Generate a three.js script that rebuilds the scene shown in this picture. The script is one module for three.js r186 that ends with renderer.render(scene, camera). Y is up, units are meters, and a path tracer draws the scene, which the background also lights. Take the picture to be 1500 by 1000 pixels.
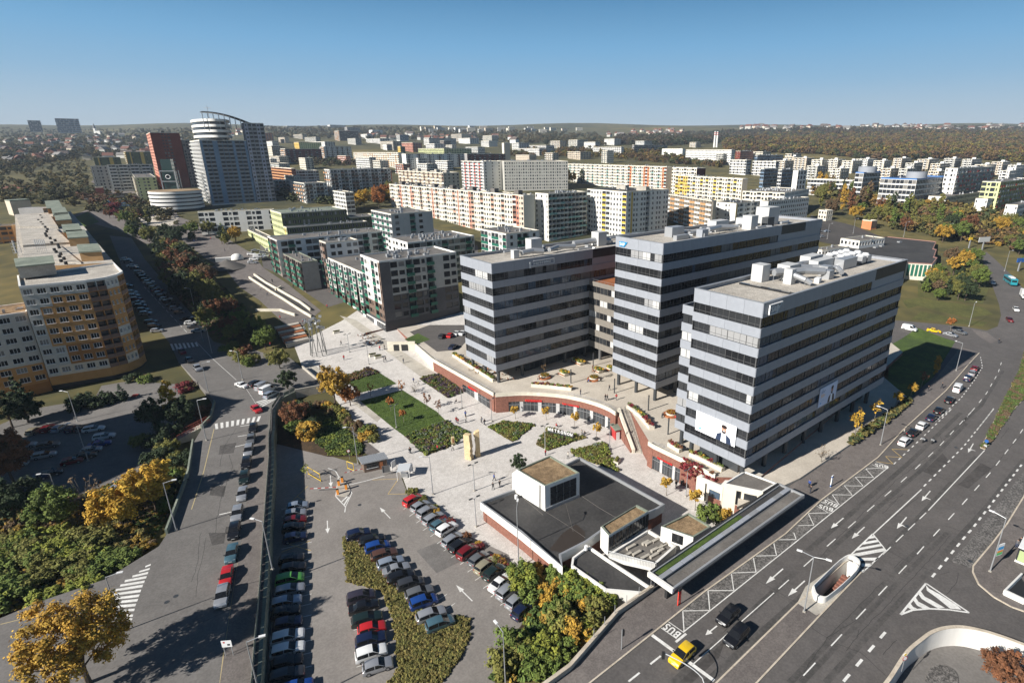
import*as THREE from 'three';
import{mergeGeometries,toCreasedNormals}from 'three/addons/utils/BufferGeometryUtils.js';
import{FontLoader}from 'three/addons/loaders/FontLoader.js';
import{MarchingCubes}from 'three/addons/objects/MarchingCubes.js';
import{TextGeometry}from 'three/addons/geometries/TextGeometry.js';

// ---------- camera, sky, sun, exposure ----------
const CAM_H=68,FPX=805,PX0=834,PY0=500,HZ=222;
const PITCH=Math.atan((PY0 - HZ)/ FPX);
const scene=new THREE.Scene();
const camera=new THREE.PerspectiveCamera(2*Math.atan(500 / FPX)*180 / Math.PI,1.5,1,12000);
camera.position.set(0,CAM_H,0);
camera.rotation.set(-PITCH,0,0);
camera.setViewOffset(1500,1000,-84,0,1500,1000);
const renderer=new THREE.WebGLRenderer({antialias:true});
renderer.toneMapping=THREE.LinearToneMapping;
renderer.toneMappingExposure=1.62;
renderer.shadowMap.enabled=true;
{
const w=512,h=256,d=new Float32Array(w*h*4);
const stops=[[-90,.09,.09,.085],[-1,.21,.225,.24],[1.5,.295,.35,.395],[3.5,.25,.335,.41],[6,.17,.295,.42],[9,.115,.26,.42],[13,.06,.17,.31],[25,.012,.048,.115],[50,.007,.029,.074],[90,.005,.021,.058]];
for(let j=0;j<h;j++){
const el=((j + .5)/ h - .5)*180;
let k=0;while(k<stops.length - 2&&el>stops[k + 1][0])k++;
let t=(el - stops[k][0])/(stops[k + 1][0]- stops[k][0]);t=Math.min(1,Math.max(0,t));
for(let i=0;i<w;i++){const o=(j*w + i)*4;for(let c=0;c<3;c++)d[o + c]=stops[k][c + 1]*(1 - t)+ stops[k + 1][c + 1]*t;d[o + 3]=1;}
}
const sky=new THREE.DataTexture(d,w,h,THREE.RGBAFormat,THREE.FloatType);
sky.mapping=THREE.EquirectangularReflectionMapping;sky.magFilter=sky.minFilter=THREE.LinearFilter;sky.colorSpace=THREE.LinearSRGBColorSpace;sky.needsUpdate=true;
scene.background=sky;scene.environment=sky;scene.environmentIntensity=1;
}
const SUN_AZ=215*Math.PI / 180,SUN_EL=31*Math.PI / 180;
const sun=new THREE.DirectionalLight(new THREE.Color(1,.955,.89),5);
sun.position.set(Math.cos(SUN_AZ)*Math.cos(SUN_EL)*800,Math.sin(SUN_EL)*800,-Math.sin(SUN_AZ)*Math.cos(SUN_EL)*800);
sun.target.position.set(0,0,-150);sun.position.add(sun.target.position);
sun.castShadow=true;sun.shadow.mapSize.set(4096,4096);
Object.assign(sun.shadow.camera,{left:-500,right:500,top:500,bottom:-500,near:10,far:2500});
scene.add(sun,sun.target);
scene.fog=new THREE.FogExp2(new THREE.Color(.46,.55,.66),0.00008);

// ---------- helpers ----------
function rng(seed){let a=seed>>>0;return()=>{a=(a + 0x6D2B79F5)>>>0;let t=a;t=Math.imul(t ^(t>>>15),t|1);t ^=t + Math.imul(t ^(t>>>7),t|61);return((t ^(t>>>14))>>>0)/ 4294967296;};}
const R=rng(7);
const lerp=(a,b,t)=>a +(b - a)*t,clamp=(x,a,b)=>Math.min(b,Math.max(a,x));
const rr=(a,b,r=R)=>a +(b - a)*r();
const pickOne=(a,r=R)=>a[Math.floor(r()*a.length)];
// ground points are [x, f]: metres to the right of and ahead of the camera's foot; headings turn from +x towards ahead
const add2=(p,q)=>[p[0]+ q[0],p[1]+ q[1]],sub2=(p,q)=>[p[0]- q[0],p[1]- q[1]],mul2=(p,s)=>[p[0]*s,p[1]*s];
const len2=p=>Math.hypot(p[0],p[1]),dist2=(p,q)=>len2(sub2(p,q)),dir2=(a,b)=>mul2(sub2(b,a),1 / dist2(a,b));
const mix2=(p,q,t)=>[lerp(p[0],q[0],t),lerp(p[1],q[1],t)],polar=(a,r=1)=>[Math.cos(a)*r,Math.sin(a)*r];
const ang2=(a,b)=>Math.atan2(b[1]- a[1],b[0]- a[0]);
const DEG=Math.PI / 180;
const TN=[[-500,0],[128,0],[165,2.5],[260,11],[430,27],[700,38],[1000,57],[1500,88],[2200,132],[3000,184],[4200,262],[9000,262]];
function T(f){for(let i=1;i<TN.length;i++)if(f<=TN[i][0])return lerp(TN[i - 1][1],TN[i][1],(f - TN[i - 1][0])/(TN[i][0]- TN[i - 1][0]));return 262;}
const LEFT_H=3,AVE_H=4.5,POD=5.6;
const S=f=>Math.max(LEFT_H,T(f)),A=f=>Math.max(AVE_H,T(f));
const LEFT_BREAK=165 +(LEFT_H - 2.5)/ 8.5*95,AVE_BREAK=165 +(AVE_H - 2.5)/ 8.5*95;
function rayDir(px,py){const u=(px - PX0)/ FPX,v=(py - PY0)/ FPX;return[u,Math.cos(PITCH)- Math.sin(PITCH)*v,Math.sin(PITCH)+ Math.cos(PITCH)*v];}
// photo pixel -> ground point on the level h (number) or on the terrain function h(f)
function G(px,py,h=T){
const[u,fw,dn]=rayDir(px,py);
if(typeof h==='number'){const t=(CAM_H - h)/ dn;return[u*t,fw*t];}
let t0=1,t1=30;
while(t1<20000&&CAM_H - dn*t1>h(fw*t1)){t0=t1;t1*=1.03;}
for(let i=0;i<30;i++){const m=(t0 + t1)/ 2;if(CAM_H - dn*m>h(fw*m))t0=m;else t1=m;}
return[u*t1,fw*t1];
}
const zoomer=(x0,y0,s,dh=T)=>(x,y,h=dh)=>G(x0 + x / s,y0 + y / s,h);
// height whose image row is py for the ground point p
function topAt(p,py){const v=(py - PY0)/ FPX,c=Math.cos(PITCH),s=Math.sin(PITCH);const d=p[1]*(v*c + s)/(c - v*s);return CAM_H - d;}
const W3=(p,y)=>[p[0],y,-p[1]];
const taken=new Map();
function numbered(n){const k=taken.get(n)||0;taken.set(n,k + 1);return k?n + '_' + String(k).padStart(3,'0'):n;}
function tag(o,label,category,group,kind){o.userData.label=label;o.userData.category=category;if(group)o.userData.group=group;if(kind)o.userData.kind=kind;return o;}
function shadows(o){o.castShadow=true;o.receiveShadow=true;return o;}
function thing(name,label,category,p=[0,0],y=0,turn=0,group){const o=new THREE.Group();o.name=numbered(name);o.position.set(p[0],y,-p[1]);o.rotation.y=turn;tag(o,label,category,group);scene.add(o);return o;}
function part(name,geo,mat,parent,label){const m=shadows(new THREE.Mesh(geo,mat));m.name=name;if(parent)parent.add(m);if(label)m.userData.label=label;return m;}
function stuffPart(name,geo,mat,parent){const m=part(name,geo,mat,parent);m.userData.kind='stuff';return m;}
function structure(name,geo,mat){const m=part(numbered(name),geo,mat,scene);m.userData.kind='structure';return m;}
function solo(name,geo,mat,label,category,group,kind){const m=part(numbered(name),geo,mat,scene);return tag(m,label,category,group,kind);}
function dup(o,p,y,turn,label,group){const c=o.clone();c.name=numbered(o.name.replace(/_\d\d\d$/,''));c.position.set(p[0],y,-p[1]);c.rotation.y=turn;c.userData={...o.userData};if(label)c.userData.label=label;if(group)c.userData.group=group;scene.add(c);return c;}

class GB{
constructor(){this.p=[];this.u=[];this.c=null;}
tri(a,b,c){
const e=[b[0]- a[0],b[1]- a[1],b[2]- a[2]],f=[c[0]- a[0],c[1]- a[1],c[2]- a[2]];
const n=[e[1]*f[2]- e[2]*f[1],e[2]*f[0]- e[0]*f[2],e[0]*f[1]- e[1]*f[0]];
const hl=Math.hypot(n[0],n[2]),up=Math.abs(n[1])>hl;
for(const q of[a,b,c]){this.p.push(q[0],q[1],q[2]);if(up)this.u.push(q[0],-q[2]);else this.u.push((q[0]*n[2]- q[2]*n[0])/ hl,q[1]);}
return this;
}
quad(a,b,c,d){return this.tri(a,b,c).tri(a,c,d);}
box(x0,x1,y0,y1,z0,z1){
const a=[x0,y0,z0],b=[x1,y0,z0],c=[x1,y0,z1],d=[x0,y0,z1],e=[x0,y1,z0],f=[x1,y1,z0],g=[x1,y1,z1],h=[x0,y1,z1];
return this.quad(a,b,c,d).quad(h,g,f,e).quad(d,c,g,h).quad(b,a,e,f).quad(a,d,h,e).quad(c,b,f,g);
}
// box whose length runs from ground point A to B (centre line), width w, heights y0..y1
bar(A,B,w,y0,y1,y0b=y0,y1b=y1){
const d=dir2(A,B),n=[-d[1]*w / 2,d[0]*w / 2];
const q=(P,s,y)=>W3([P[0]+ n[0]*s,P[1]+ n[1]*s],y);
const a=q(A,1,y0),b=q(A,-1,y0),c=q(B,-1,y0b),e=q(B,1,y0b),a2=q(A,1,y1),b2=q(A,-1,y1),c2=q(B,-1,y1b),e2=q(B,1,y1b);
return this.quad(a,e,c,b).quad(b2,c2,e2,a2).quad(b,c,c2,b2).quad(e,a,a2,e2).quad(a,b,b2,a2).quad(c,e,e2,c2);
}
sheet(poly,y,holes=[]){const t=THREE.ShapeUtils.triangulateShape(poly.map(p=>new THREE.Vector2(p[0],p[1])),holes.map(h=>h.map(p=>new THREE.Vector2(p[0],p[1]))));const all=poly.concat(...holes);const Y=typeof y==='function'?y:()=>y;for(const[a,b,c]of t)this.tri(W3(all[a],Y(all[a])),W3(all[b],Y(all[b])),W3(all[c],Y(all[c])));return this;}
sides(poly,y0,y1,closed=true){const n=poly.length;for(let i=0;i<(closed?n:n - 1);i++){const a=poly[i],b=poly[(i + 1)% n];const f=(y,p)=>typeof y==='function'?y(p):y;this.quad(W3(a,f(y0,a)),W3(b,f(y0,b)),W3(b,f(y1,b)),W3(a,f(y1,a)));}return this;}
prism(poly,y0,y1){poly=ccw(poly);return this.sides(poly,y0,y1).sheet(poly,y1).sheet([...poly].reverse(),y0);}
beam(a,b,r,n=6,r2=r){
const A=new THREE.Vector3(...a),B=new THREE.Vector3(...b),d=B.clone().sub(A).normalize(),u=new THREE.Vector3(Math.abs(d.y)>.9?1:0,Math.abs(d.y)>.9?0:1,0).cross(d).normalize(),v=d.clone().cross(u);
const ring=(P,rad)=>Array.from({length:n},(_,i)=>{const t=i / n*2*Math.PI;return P.clone().addScaledVector(u,Math.cos(t)*rad).addScaledVector(v,Math.sin(t)*rad).toArray();});
const p=ring(A,r),q=ring(B,r2);
for(let i=0;i<n;i++){const j=(i + 1)% n;this.quad(p[i],p[j],q[j],q[i]);if(i>1){this.tri(p[0],p[i],p[i - 1]);this.tri(q[0],q[i - 1],q[i]);}}
return this;
}
add(geo){const g=geo.index?geo.toNonIndexed():geo;this.p.push(...g.attributes.position.array);this.u.push(...g.attributes.uv.array);return this;}
get empty(){return !this.p.length;}
geo(){const g=new THREE.BufferGeometry();g.setAttribute('position',new THREE.Float32BufferAttribute(this.p,3));g.setAttribute('uv',new THREE.Float32BufferAttribute(this.u,2));g.computeVertexNormals();return g;}
}
const area2=P=>{let s=0;for(let i=0;i<P.length;i++){const a=P[i],b=P[(i + 1)% P.length];s +=a[0]*b[1]- a[1]*b[0];}return s / 2;};
const ccw=P=>area2(P)<0?[...P].reverse():P;
const inside=(p,P)=>{let c=false;for(let i=0,j=P.length - 1;i<P.length;j=i++)if((P[i][1]>p[1])!==(P[j][1]>p[1])&&p[0]<(P[j][0]- P[i][0])*(p[1]- P[i][1])/(P[j][1]- P[i][1])+ P[i][0])c=!c;return c;};
const bbox=P=>[Math.min(...P.map(p=>p[0])),Math.max(...P.map(p=>p[0])),Math.min(...P.map(p=>p[1])),Math.max(...P.map(p=>p[1]))];
function slab(P,f0,f1){const cut=(Q,k,keep)=>{const o=[];for(let i=0;i<Q.length;i++){const a=Q[i],b=Q[(i + 1)% Q.length],ka=keep(a[1]),kb=keep(b[1]);if(ka)o.push(a);if(ka !==kb)o.push(mix2(a,b,(k - a[1])/(b[1]- a[1])));}return o;};return cut(cut(P,f0,f=>f>=f0),f1,f=>f<=f1);}
// a sheet lying on the sloping terrain, dy above it
function drape(gb,poly,dy,fn=T,holes=[]){
poly=ccw(poly);const[,,lo,hi]=bbox(poly);const ks=TN.map(n=>n[0]).concat(LEFT_BREAK,AVE_BREAK).filter(k=>k>lo + .01&&k<hi - .01).sort((a,b)=>a - b);
const cuts=[lo - 1,...ks,hi + 1];
if(cuts.length===2){gb.sheet(poly,p=>fn(p[1])+ dy,holes);return gb;}
for(let i=1;i<cuts.length;i++){const q=slab(poly,cuts[i - 1],cuts[i]);if(q.length>2)gb.sheet(q,p=>fn(p[1])+ dy);}
return gb;
}
// ribbon of width w along a polyline
function ribbon(gb,pts,w,dy,fn=T){
for(let i=1;i<pts.length;i++){
const a=pts[i - 1],b=pts[i];if(dist2(a,b)<.01)continue;const d=dir2(a,b),n=[-d[1]*w / 2,d[0]*w / 2];
drape(gb,[add2(a,n),sub2(a,n),sub2(b,n),add2(b,n)],dy,fn);
}
return gb;
}
function along(pts,step,off=0){const out=[];let acc=-off;for(let i=1;i<pts.length;i++){const a=pts[i - 1],b=pts[i],L=dist2(a,b),d=ang2(a,b);let s=(acc<=0?-acc:step - acc % step);if(acc>0&&acc % step===0)s=0;for(;s<L;s +=step)out.push({p:mix2(a,b,s / L),a:d});acc +=L;}return out;}
function smoothLine(pts,n=6){const c=new THREE.CatmullRomCurve3(pts.map(p=>new THREE.Vector3(p[0],0,p[1])),false,'centripetal');return c.getPoints((pts.length - 1)*n).map(v=>[v.x,v.z]);}
function dashes(gb,pts,on,off,w,dy,fn=T){let pos=0,total=0;for(let i=1;i<pts.length;i++)total +=dist2(pts[i - 1],pts[i]);const at=s=>{for(let i=1;i<pts.length;i++){const L=dist2(pts[i - 1],pts[i]);if(s<=L)return mix2(pts[i - 1],pts[i],s / L);s -=L;}return pts[pts.length - 1];};for(pos=0;pos + on<=total;pos +=on + off)ribbon(gb,[at(pos),at(pos + on)],w,dy,fn);return gb;}

// ---------- procedural materials ----------
function makeNoise(seed,P){const r=rng(seed),g=new Float32Array(P*P);for(let i=0;i<P*P;i++)g[i]=r();return(x,y)=>{const xi=Math.floor(x),yi=Math.floor(y),s=t=>t*t*(3 - 2*t),fx=s(x - xi),fy=s(y - yi),a=((xi % P)+ P)% P,b=(a + 1)% P,c=((yi % P)+ P)% P,d=(c + 1)% P;return lerp(lerp(g[c*P + a],g[c*P + b],fx),lerp(g[d*P + a],g[d*P + b],fx),fy);};}
// colour map: c0 and c1 (sRGB 0..255) mixed by layered noise; size px covers metres
function noiseMap(seed,size,metres,c0,c1,layers,extra){
const d=new Uint8Array(size*size*4),ns=layers.map(([cell,amt],i)=>[makeNoise(seed + i*13,Math.max(2,Math.round(metres / cell))),Math.max(2,Math.round(metres / cell)),amt]);
for(let j=0;j<size;j++)for(let i=0;i<size;i++){
let v=.5;for(const[n,P,a]of ns)v +=(n(i / size*P,j / size*P)- .5)*a;
v=clamp(v,0,1);const o=(j*size + i)*4;let c=[lerp(c0[0],c1[0],v),lerp(c0[1],c1[1],v),lerp(c0[2],c1[2],v)];
if(extra)c=extra(c,i / size*metres,j / size*metres,v)||c;
d[o]=c[0];d[o + 1]=c[1];d[o + 2]=c[2];d[o + 3]=255;
}
const t=new THREE.DataTexture(d,size,size);t.wrapS=t.wrapT=THREE.RepeatWrapping;t.magFilter=THREE.LinearFilter;t.minFilter=THREE.LinearMipmapLinearFilter;t.generateMipmaps=true;t.colorSpace=THREE.SRGBColorSpace;t.repeat.set(1 / metres,1 / metres);t.needsUpdate=true;return t;
}
const std=(map,rough=.9,o={})=>new THREE.MeshStandardMaterial({map,roughness:rough,side:THREE.DoubleSide,...o});
const flat=(r,g,b,rough=.8,o={})=>new THREE.MeshStandardMaterial({color:new THREE.Color().setRGB(r,g,b),roughness:rough,side:THREE.DoubleSide,...o});
const brickFn=(bw,bh,mortar,m)=>(c,x,y)=>{const row=Math.floor(y / bh),fx=((x +(row % 2)*bw / 2)% bw),fy=y % bh;return fx<mortar||fy<mortar?m:c;};
const M={
asphalt:std(noiseMap(1,1024,90,[70,67,65],[106,101,98],[[22,.2],[5,.2],[1.2,.2],[.18,.4]])),
asphaltLight:std(noiseMap(2,1024,90,[86,83,80],[128,124,120],[[20,.2],[4,.2],[1,.16],[.18,.36]])),
asphaltLot:std(noiseMap(30,1024,90,[106,101,96],[150,144,138],[[20,.22],[4,.22],[1,.16],[.18,.36]])),
asphaltDark:std(noiseMap(3,512,60,[54,51,49],[84,80,77],[[14,.5],[3,.4],[.3,.6]])),
footway:std(noiseMap(4,1024,60,[86,80,77],[122,115,110],[[12,.25],[3,.25],[.8,.3],[.15,.6]])),
paving:std(noiseMap(5,1024,48,[166,161,155],[214,209,203],[[9,.16],[2.5,.22],[.6,.3],[.1,.8]])),
pavingWarm:std(noiseMap(6,512,40,[168,159,146],[204,195,181],[[9,.45],[2,.35],[.2,.5]])),
asphaltWorn:std(noiseMap(29,512,40,[60,58,56],[94,90,87],[[9,.3],[2,.4],[.3,.5],[.15,.4]])),
setts:std(noiseMap(7,1024,14,[62,60,58],[128,124,120],[[.22,.9],[.11,.8],[3,.3]])),
gravel:std(noiseMap(8,512,20,[140,134,124],[206,198,186],[[5,.4],[.9,.3],[.12,.9]])),
roofGrey:std(noiseMap(9,512,30,[84,80,76],[124,119,113],[[7,.5],[1.5,.4],[.2,.4]])),
roofTar:std(noiseMap(10,512,40,[42,41,41],[74,72,70],[[8,.5],[2,.4],[.3,.4]]),.85),
roofSoil:std(noiseMap(11,512,16,[92,74,52],[168,142,108],[[3,.5],[.6,.5],[.12,.6]])),
lawn:std(noiseMap(12,512,30,[44,62,20],[84,104,34],[[6,.5],[1.2,.4],[.15,.7]]),1),
lawnDull:std(noiseMap(28,512,30,[58,62,26],[96,94,44],[[6,.5],[1.2,.4],[.15,.7]]),1),
grassDry:std(noiseMap(13,512,30,[62,58,22],[122,104,46],[[6,.6],[1,.5],[.15,.7]]),1),
soil:std(noiseMap(14,512,30,[44,34,22],[92,70,44],[[5,.5],[.8,.5],[.15,.7]]),1),
land:std(noiseMap(15,1024,900,[50,52,26],[118,104,56],[[220,.7],[60,.5],[14,.4],[4,.4]]),1),
concrete:std(noiseMap(16,512,24,[146,140,130],[192,186,174],[[6,.5],[1.2,.4],[.2,.4]])),
concreteGreen:std(noiseMap(17,512,24,[96,104,92],[148,154,138],[[4,.6],[1,.4],[.2,.4]])),
white:std(noiseMap(18,256,24,[206,204,198],[232,230,225],[[6,.5],[1,.3]]),.75),
cream:std(noiseMap(19,256,24,[204,196,178],[228,221,205],[[6,.5],[1,.3]]),.8),
limestone:std(noiseMap(20,256,18,[196,188,170],[226,219,203],[[3,.5],[.5,.5]]),.85),
brick:std(noiseMap(21,1024,16,[104,64,52],[142,94,78],[[3,.4],[.26,.7],[.1,.4]],brickFn(.26,.09,.012,[140,106,92])),.85),
marking:std(noiseMap(22,256,12,[196,194,188],[236,235,231],[[2,.5],[.2,.6]]),.7),
markYellow:flat(.55,.38,.12,.8),
seam:flat(.035,.033,.032,.9),
kerb:std(noiseMap(23,256,12,[168,156,138],[206,194,176],[[1,.6],[.2,.5]])),
steel:flat(.42,.43,.44,.35,{metalness:.6}),galv:flat(.40,.41,.42,.45,{metalness:.45}),darkSteel:flat(.06,.065,.07,.5,{metalness:.3}),
aluminium:std(noiseMap(24,256,24,[140,144,151],[158,162,169],[[6,.6],[.6,.3]]),.55,{metalness:0}),
screen:std(noiseMap(25,256,24,[40,42,46],[56,58,62],[[5,.6],[.5,.3]]),.5,{metalness:.3}),
glassDark:flat(.016,.017,.019,.1),glassMid:flat(.032,.034,.037,.12),glassBlue:flat(.05,.08,.12,.07),glassFar:flat(.03,.034,.04,.15),glassShop:flat(.05,.055,.06,.05),
curtain:flat(.20,.19,.175,.35),blind:flat(.30,.30,.30,.6),blindDark:flat(.12,.12,.12,.5),blindLight:flat(.48,.48,.47,.6),
frameWhite:flat(.72,.72,.71,.5),frameDark:flat(.05,.05,.055,.45,{metalness:.3}),
red:flat(.42,.03,.03,.5),orange:flat(.72,.26,.03,.55),yellow:flat(.78,.52,.03,.45),blueSign:flat(.02,.10,.34,.4),black:flat(.02,.02,.021,.6),whitePaint:flat(.74,.74,.73,.55),green:flat(.02,.13,.085,.5),
wood:std(noiseMap(26,256,6,[130,76,44],[172,108,66],[[1.5,.5],[.08,.5]]),.7),bark:flat(.085,.062,.045,.95),barkGrey:flat(.17,.15,.125,.95),
};
const mGrey=(v,rough=.8)=>flat(v,v,v*1.01,rough);
// ---------- ground, roads, pavements ----------
const z1=zoomer(0,560,4.545),z2=zoomer(0,780,4.545),z3=zoomer(280,560,4.545),z4=zoomer(280,780,4.545),z5=zoomer(580,560,4.545),z6=zoomer(580,780,4.545);
const zA=zoomer(1170,600,4.545,A),zB=zoomer(1170,780,4.545,A),zC=zoomer(880,780,4.545,A),zD=zoomer(1100,370,3.7025,A),zE=zoomer(880,600,4.347),zF=zoomer(0,370,3.7025),zG=zoomer(370,370,3.7025),zH=zoomer(740,370,3.7025),zL=zoomer(1100,150,3.7025),zK=zoomer(740,150,3.7025),zJ=zoomer(370,150,3.7025),zI=zoomer(0,130,3.7025);
const map=(z,pts,h)=>pts.map(p=>z(p[0],p[1],h));
const gp=(pts,h)=>pts.map(p=>G(p[0],p[1],h));
const hill=(x,f)=>{
const k=clamp((f - 900)/ 1500,0,1);
return k*(9*Math.sin(x / 410 + 1.3)*Math.sin(f / 530)+ 6*Math.sin(x / 190 + f / 260));
};
const HGT=(x,f)=>T(f)+ hill(x,f);
const UNDER=map(zB,[[85,395],[300,195],[345,182],[395,215],[400,258],[205,452],[160,475],[108,455]]);
const RAMP=map(zB,[[520,1100],[600,1000],[720,820],[810,742],[880,692],[970,662],[1080,656],[1200,676],[1350,721],[1500,777],[1750,870],[1750,1250],[900,1400]]);
const UNDER_IN=(()=>{const c=UNDER.reduce((a,p)=>add2(a,mul2(p,1 / UNDER.length)),[0,0]);return UNDER.map(p=>mix2(p,c,.06));})();
{
const gb=new GB();
gb.sheet([[-420,-60],[520,-60],[520,128],[-420,128]],-.02);
const fs=[128,165,210,260,340,430,560,700,850,1000,1250,1500,1850,2200,2600,3000,3600,4200,5200,7000];
const row=f=>Array.from({length:61},(_,i)=>{const x=lerp(-1,1,i / 60)*Math.max(520,f*1.5);return[x,HGT(x,f)- .02 -(f>4000?(f - 4000)*.2:0),-f];});
let a=row(fs[0]);for(let k=1;k<fs.length;k++){const b=row(fs[k]);for(let i=0;i<60;i++)gb.quad(a[i],a[i + 1],b[i + 1],b[i]);a=b;}
for(const s of[-1,1]){const x0=s*(s<0?420:520),x1=s*1500;gb.sheet([[x0,-60],[x1,-60],[x1,128],[x0,128]],-.02);}
gb.quad([-1500,-.02,60],[1500,-.02,60],[1500,-.02,400],[-1500,-.02,400]);
structure('ground',gb.geo(),M.land);
}
// left street on its causeway, four metres above the car parks beside it
const WALL_R=gp([[365,1080],[379,1000],[383.4,934],[390,846],[393.3,780],[396.6,722.8],[399.5,674.4],[399,640],[401,630],[402,600],[412,584],[431.8,574]],S);
const STREET_L=gp([[160,345],[175.5,383.5],[189,432],[222,470],[248.5,503],[261,530],[305,577],[314,590],[309,613],[295,628],[283,648],[276,694],[259.6,740],[244,782],[232,800],[154,848],[60,880],[0,905],[-120,950],[-200,1000]],S);
const PLATEAU=[...STREET_L,...gp([[-200,1120],[365,1120]],S),...WALL_R,...gp([[475,566],[443,539],[424,524],[395,520],[360,508],[330,505],[312,500],[296,478],[246,420],[212,380],[192,348]],S)];
{
const gb=new GB();const P=ccw(PLATEAU);
drape(gb,P,.004,S);gb.sides(P,p=>Math.min(T(p[1]),S(p[1]))- .3,p=>S(p[1])+ .004);
structure('street',gb.geo(),M.asphaltLight);
}
const AVE_L=gp([[700,1130],[780,1067],[880,988],[955,928.5],[1032,867],[1151,782],[1204,732],[1286.6,670],[1324,629],[1386,572.5],[1421,532],[1435,517],[1434,508],[1421,500]],A);
const AVE_IN=gp([[640,1130],[790,1008],[834,976],[905,893],[955,858],[1000,822],[1090,752],[1112,728],[1085,705]],A);
const AVE_FAR=gp([[1280,488],[1275,470],[1313,469],[1370,474],[1418,479],[1446,484],[1462,478],[1467,462],[1464,445],[1451,410],[1442,385],[1435,371],[1446,369],[1462,383],[1490,410],[1512,440],[1530,500],[1600,620],[1750,760],[1900,1000],[1500,1130]],A);
{
const ave=ccw([...AVE_IN,...gp([[1300,560],[1320,520]],A),...AVE_FAR]);
const gb=new GB();
gb.sheet(slab(ave,-100,128),AVE_H + .004,[UNDER_IN,RAMP]);
drape(gb,slab(ave,128,900),.004,A);
gb.sides(ave,p=>Math.min(T(p[1]),A(p[1]))- .3,p=>A(p[1])+ .004);
structure('avenue',gb.geo(),M.asphalt);
}
const PARK=gp([[404,642],[470,664],[540,684],[585,692],[598,726],[650,768],[745,812],[772,905],[726,970],[720,1090],[360,1120],[378,1000],[395,800]],0);
structure('car_park',drape(new GB(),PARK,.003).geo(),M.asphaltLot);
structure('car_park_lane',drape(new GB(),gp([[447,688],[492,690],[503,787],[510,1000],[515,1090],[440,1090],[447,900]],0),.007).geo(),M.asphaltLot);
const LOWER_LOT=gp([[-160,640],[0,622],[60,600],[130,590],[215,600],[232,650],[215,690],[150,712],[60,745],[-160,800]],0);
structure('lower_car_park',drape(new GB(),LOWER_LOT,.003).geo(),M.asphaltLight);
structure('forecourt',drape(new GB(),gp([[150,572],[190,566],[262,570],[266,585],[228,604],[205,605],[140,588]],0),.006).geo(),M.asphaltLight);
structure('lower_path',drape(new GB(),gp([[232,604],[262,612],[240,660],[226,700],[190,720],[185,700],[212,668]],0),.007).geo(),M.asphaltLight);
// plaza
const PLAZA=gp([[443,539],[476,566],[505,602],[560,682],[590,700],[600,728],[700,798],[760,842],[905,893],[1000,830],[1120,760],[1120,700],[1100,620],[1050,560],[900,470],[640,455],[560,430],[500,470],[430,505]]);
structure('plaza',drape(new GB(),PLAZA,.002).geo(),M.paving);
structure('plaza_strip',drape(new GB(),gp([[497,462],[520,468],[640,548],[622,556]]),.008).geo(),M.concrete);
structure('plaza_strip',drape(new GB(),gp([[446,536],[456,531],[560,610],[552,618]]),.006).geo(),M.concrete);
// footways along the avenue, a kerb's height up
const kerbLine=(pts,fn=T,h=.12)=>{const gb=new GB();for(let i=1;i<pts.length;i++){const a=pts[i - 1],b=pts[i],n=Math.max(1,Math.round(dist2(a,b)/ 1.0));for(let k=0;k<n;k++){const p=mix2(a,b,(k + .012)/ n),q=mix2(a,b,(k + .988)/ n);gb.bar(p,q,.22,fn(p[1])- .1,fn(p[1])+ h + .012,fn(q[1])- .1,fn(q[1])+ h + .012);}}return gb.geo();};
const raised=(name,poly,mat,h=.12,fn=T)=>{const gb=new GB();const P=ccw(poly);drape(gb,P,h,fn);gb.sides(P,p=>fn(p[1])- .1,p=>fn(p[1])+ h);return structure(name,gb.geo(),mat);};
const footL=raised('footway',[...AVE_L.slice(0,12),...gp([[1408,508],[1370,556],[1330,592],[1273,640],[1243,654],[1172,702],[1120,738],[959,869],[905,905],[834,977],[790,1010],[640,1130]],A)],M.footway,.12,A);
stuffPart('kerb_stone',kerbLine(AVE_L.slice(0,12),A),M.kerb,footL);
const FOOT_R=gp([[1540,640],[1500,728],[1476,767],[1454,796],[1434,819.6],[1426,829.5],[1425.5,838],[1434,856],[1456,874.6],[1482,889],[1500,895.5],[1640,950]],A);
const footR=raised('footway',[...FOOT_R,...gp([[1700,900],[1600,640]],A)],M.footway,.12,A);
stuffPart('kerb_stone',kerbLine(FOOT_R,A),M.kerb,footR);
const MED_L=gp([[1040,1011],[1053,997],[1168,884.5],[1245,817]],A),MED_R=gp([[1262,838],[1201,902],[1109,1000],[1090,1020]],A);
{
const P=ccw([...MED_L,G(1262,826,A),...MED_R]);const gb=new GB();gb.sheet(P,AVE_H + .12,[UNDER_IN]);gb.sides(P,AVE_H - .1,AVE_H + .12);const m=structure('median',gb.geo(),M.footway);stuffPart('kerb_stone',kerbLine([...MED_L],A),M.kerb,m);stuffPart('kerb_stone',kerbLine([...MED_R],A),M.kerb,m);
structure('median_slab',new GB().sheet(ccw(gp([[1168,884],[1180,860],[1240,817],[1262,832],[1206,897],[1196,902]],A)),AVE_H + .124,[UNDER_IN]).geo(),M.concrete);
}
const GRASS_M=gp([[1437,656],[1447,638.5],[1464.8,600],[1478,575],[1493,545],[1502,515],[1545,500],[1545,540],[1484.6,600],[1454,646],[1443,658]],A);
const medG=raised('grass_median',GRASS_M,M.grassDry,.15,A);stuffPart('kerb_stone',kerbLine([...GRASS_M,GRASS_M[0]],A,.13),M.kerb,medG);
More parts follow.
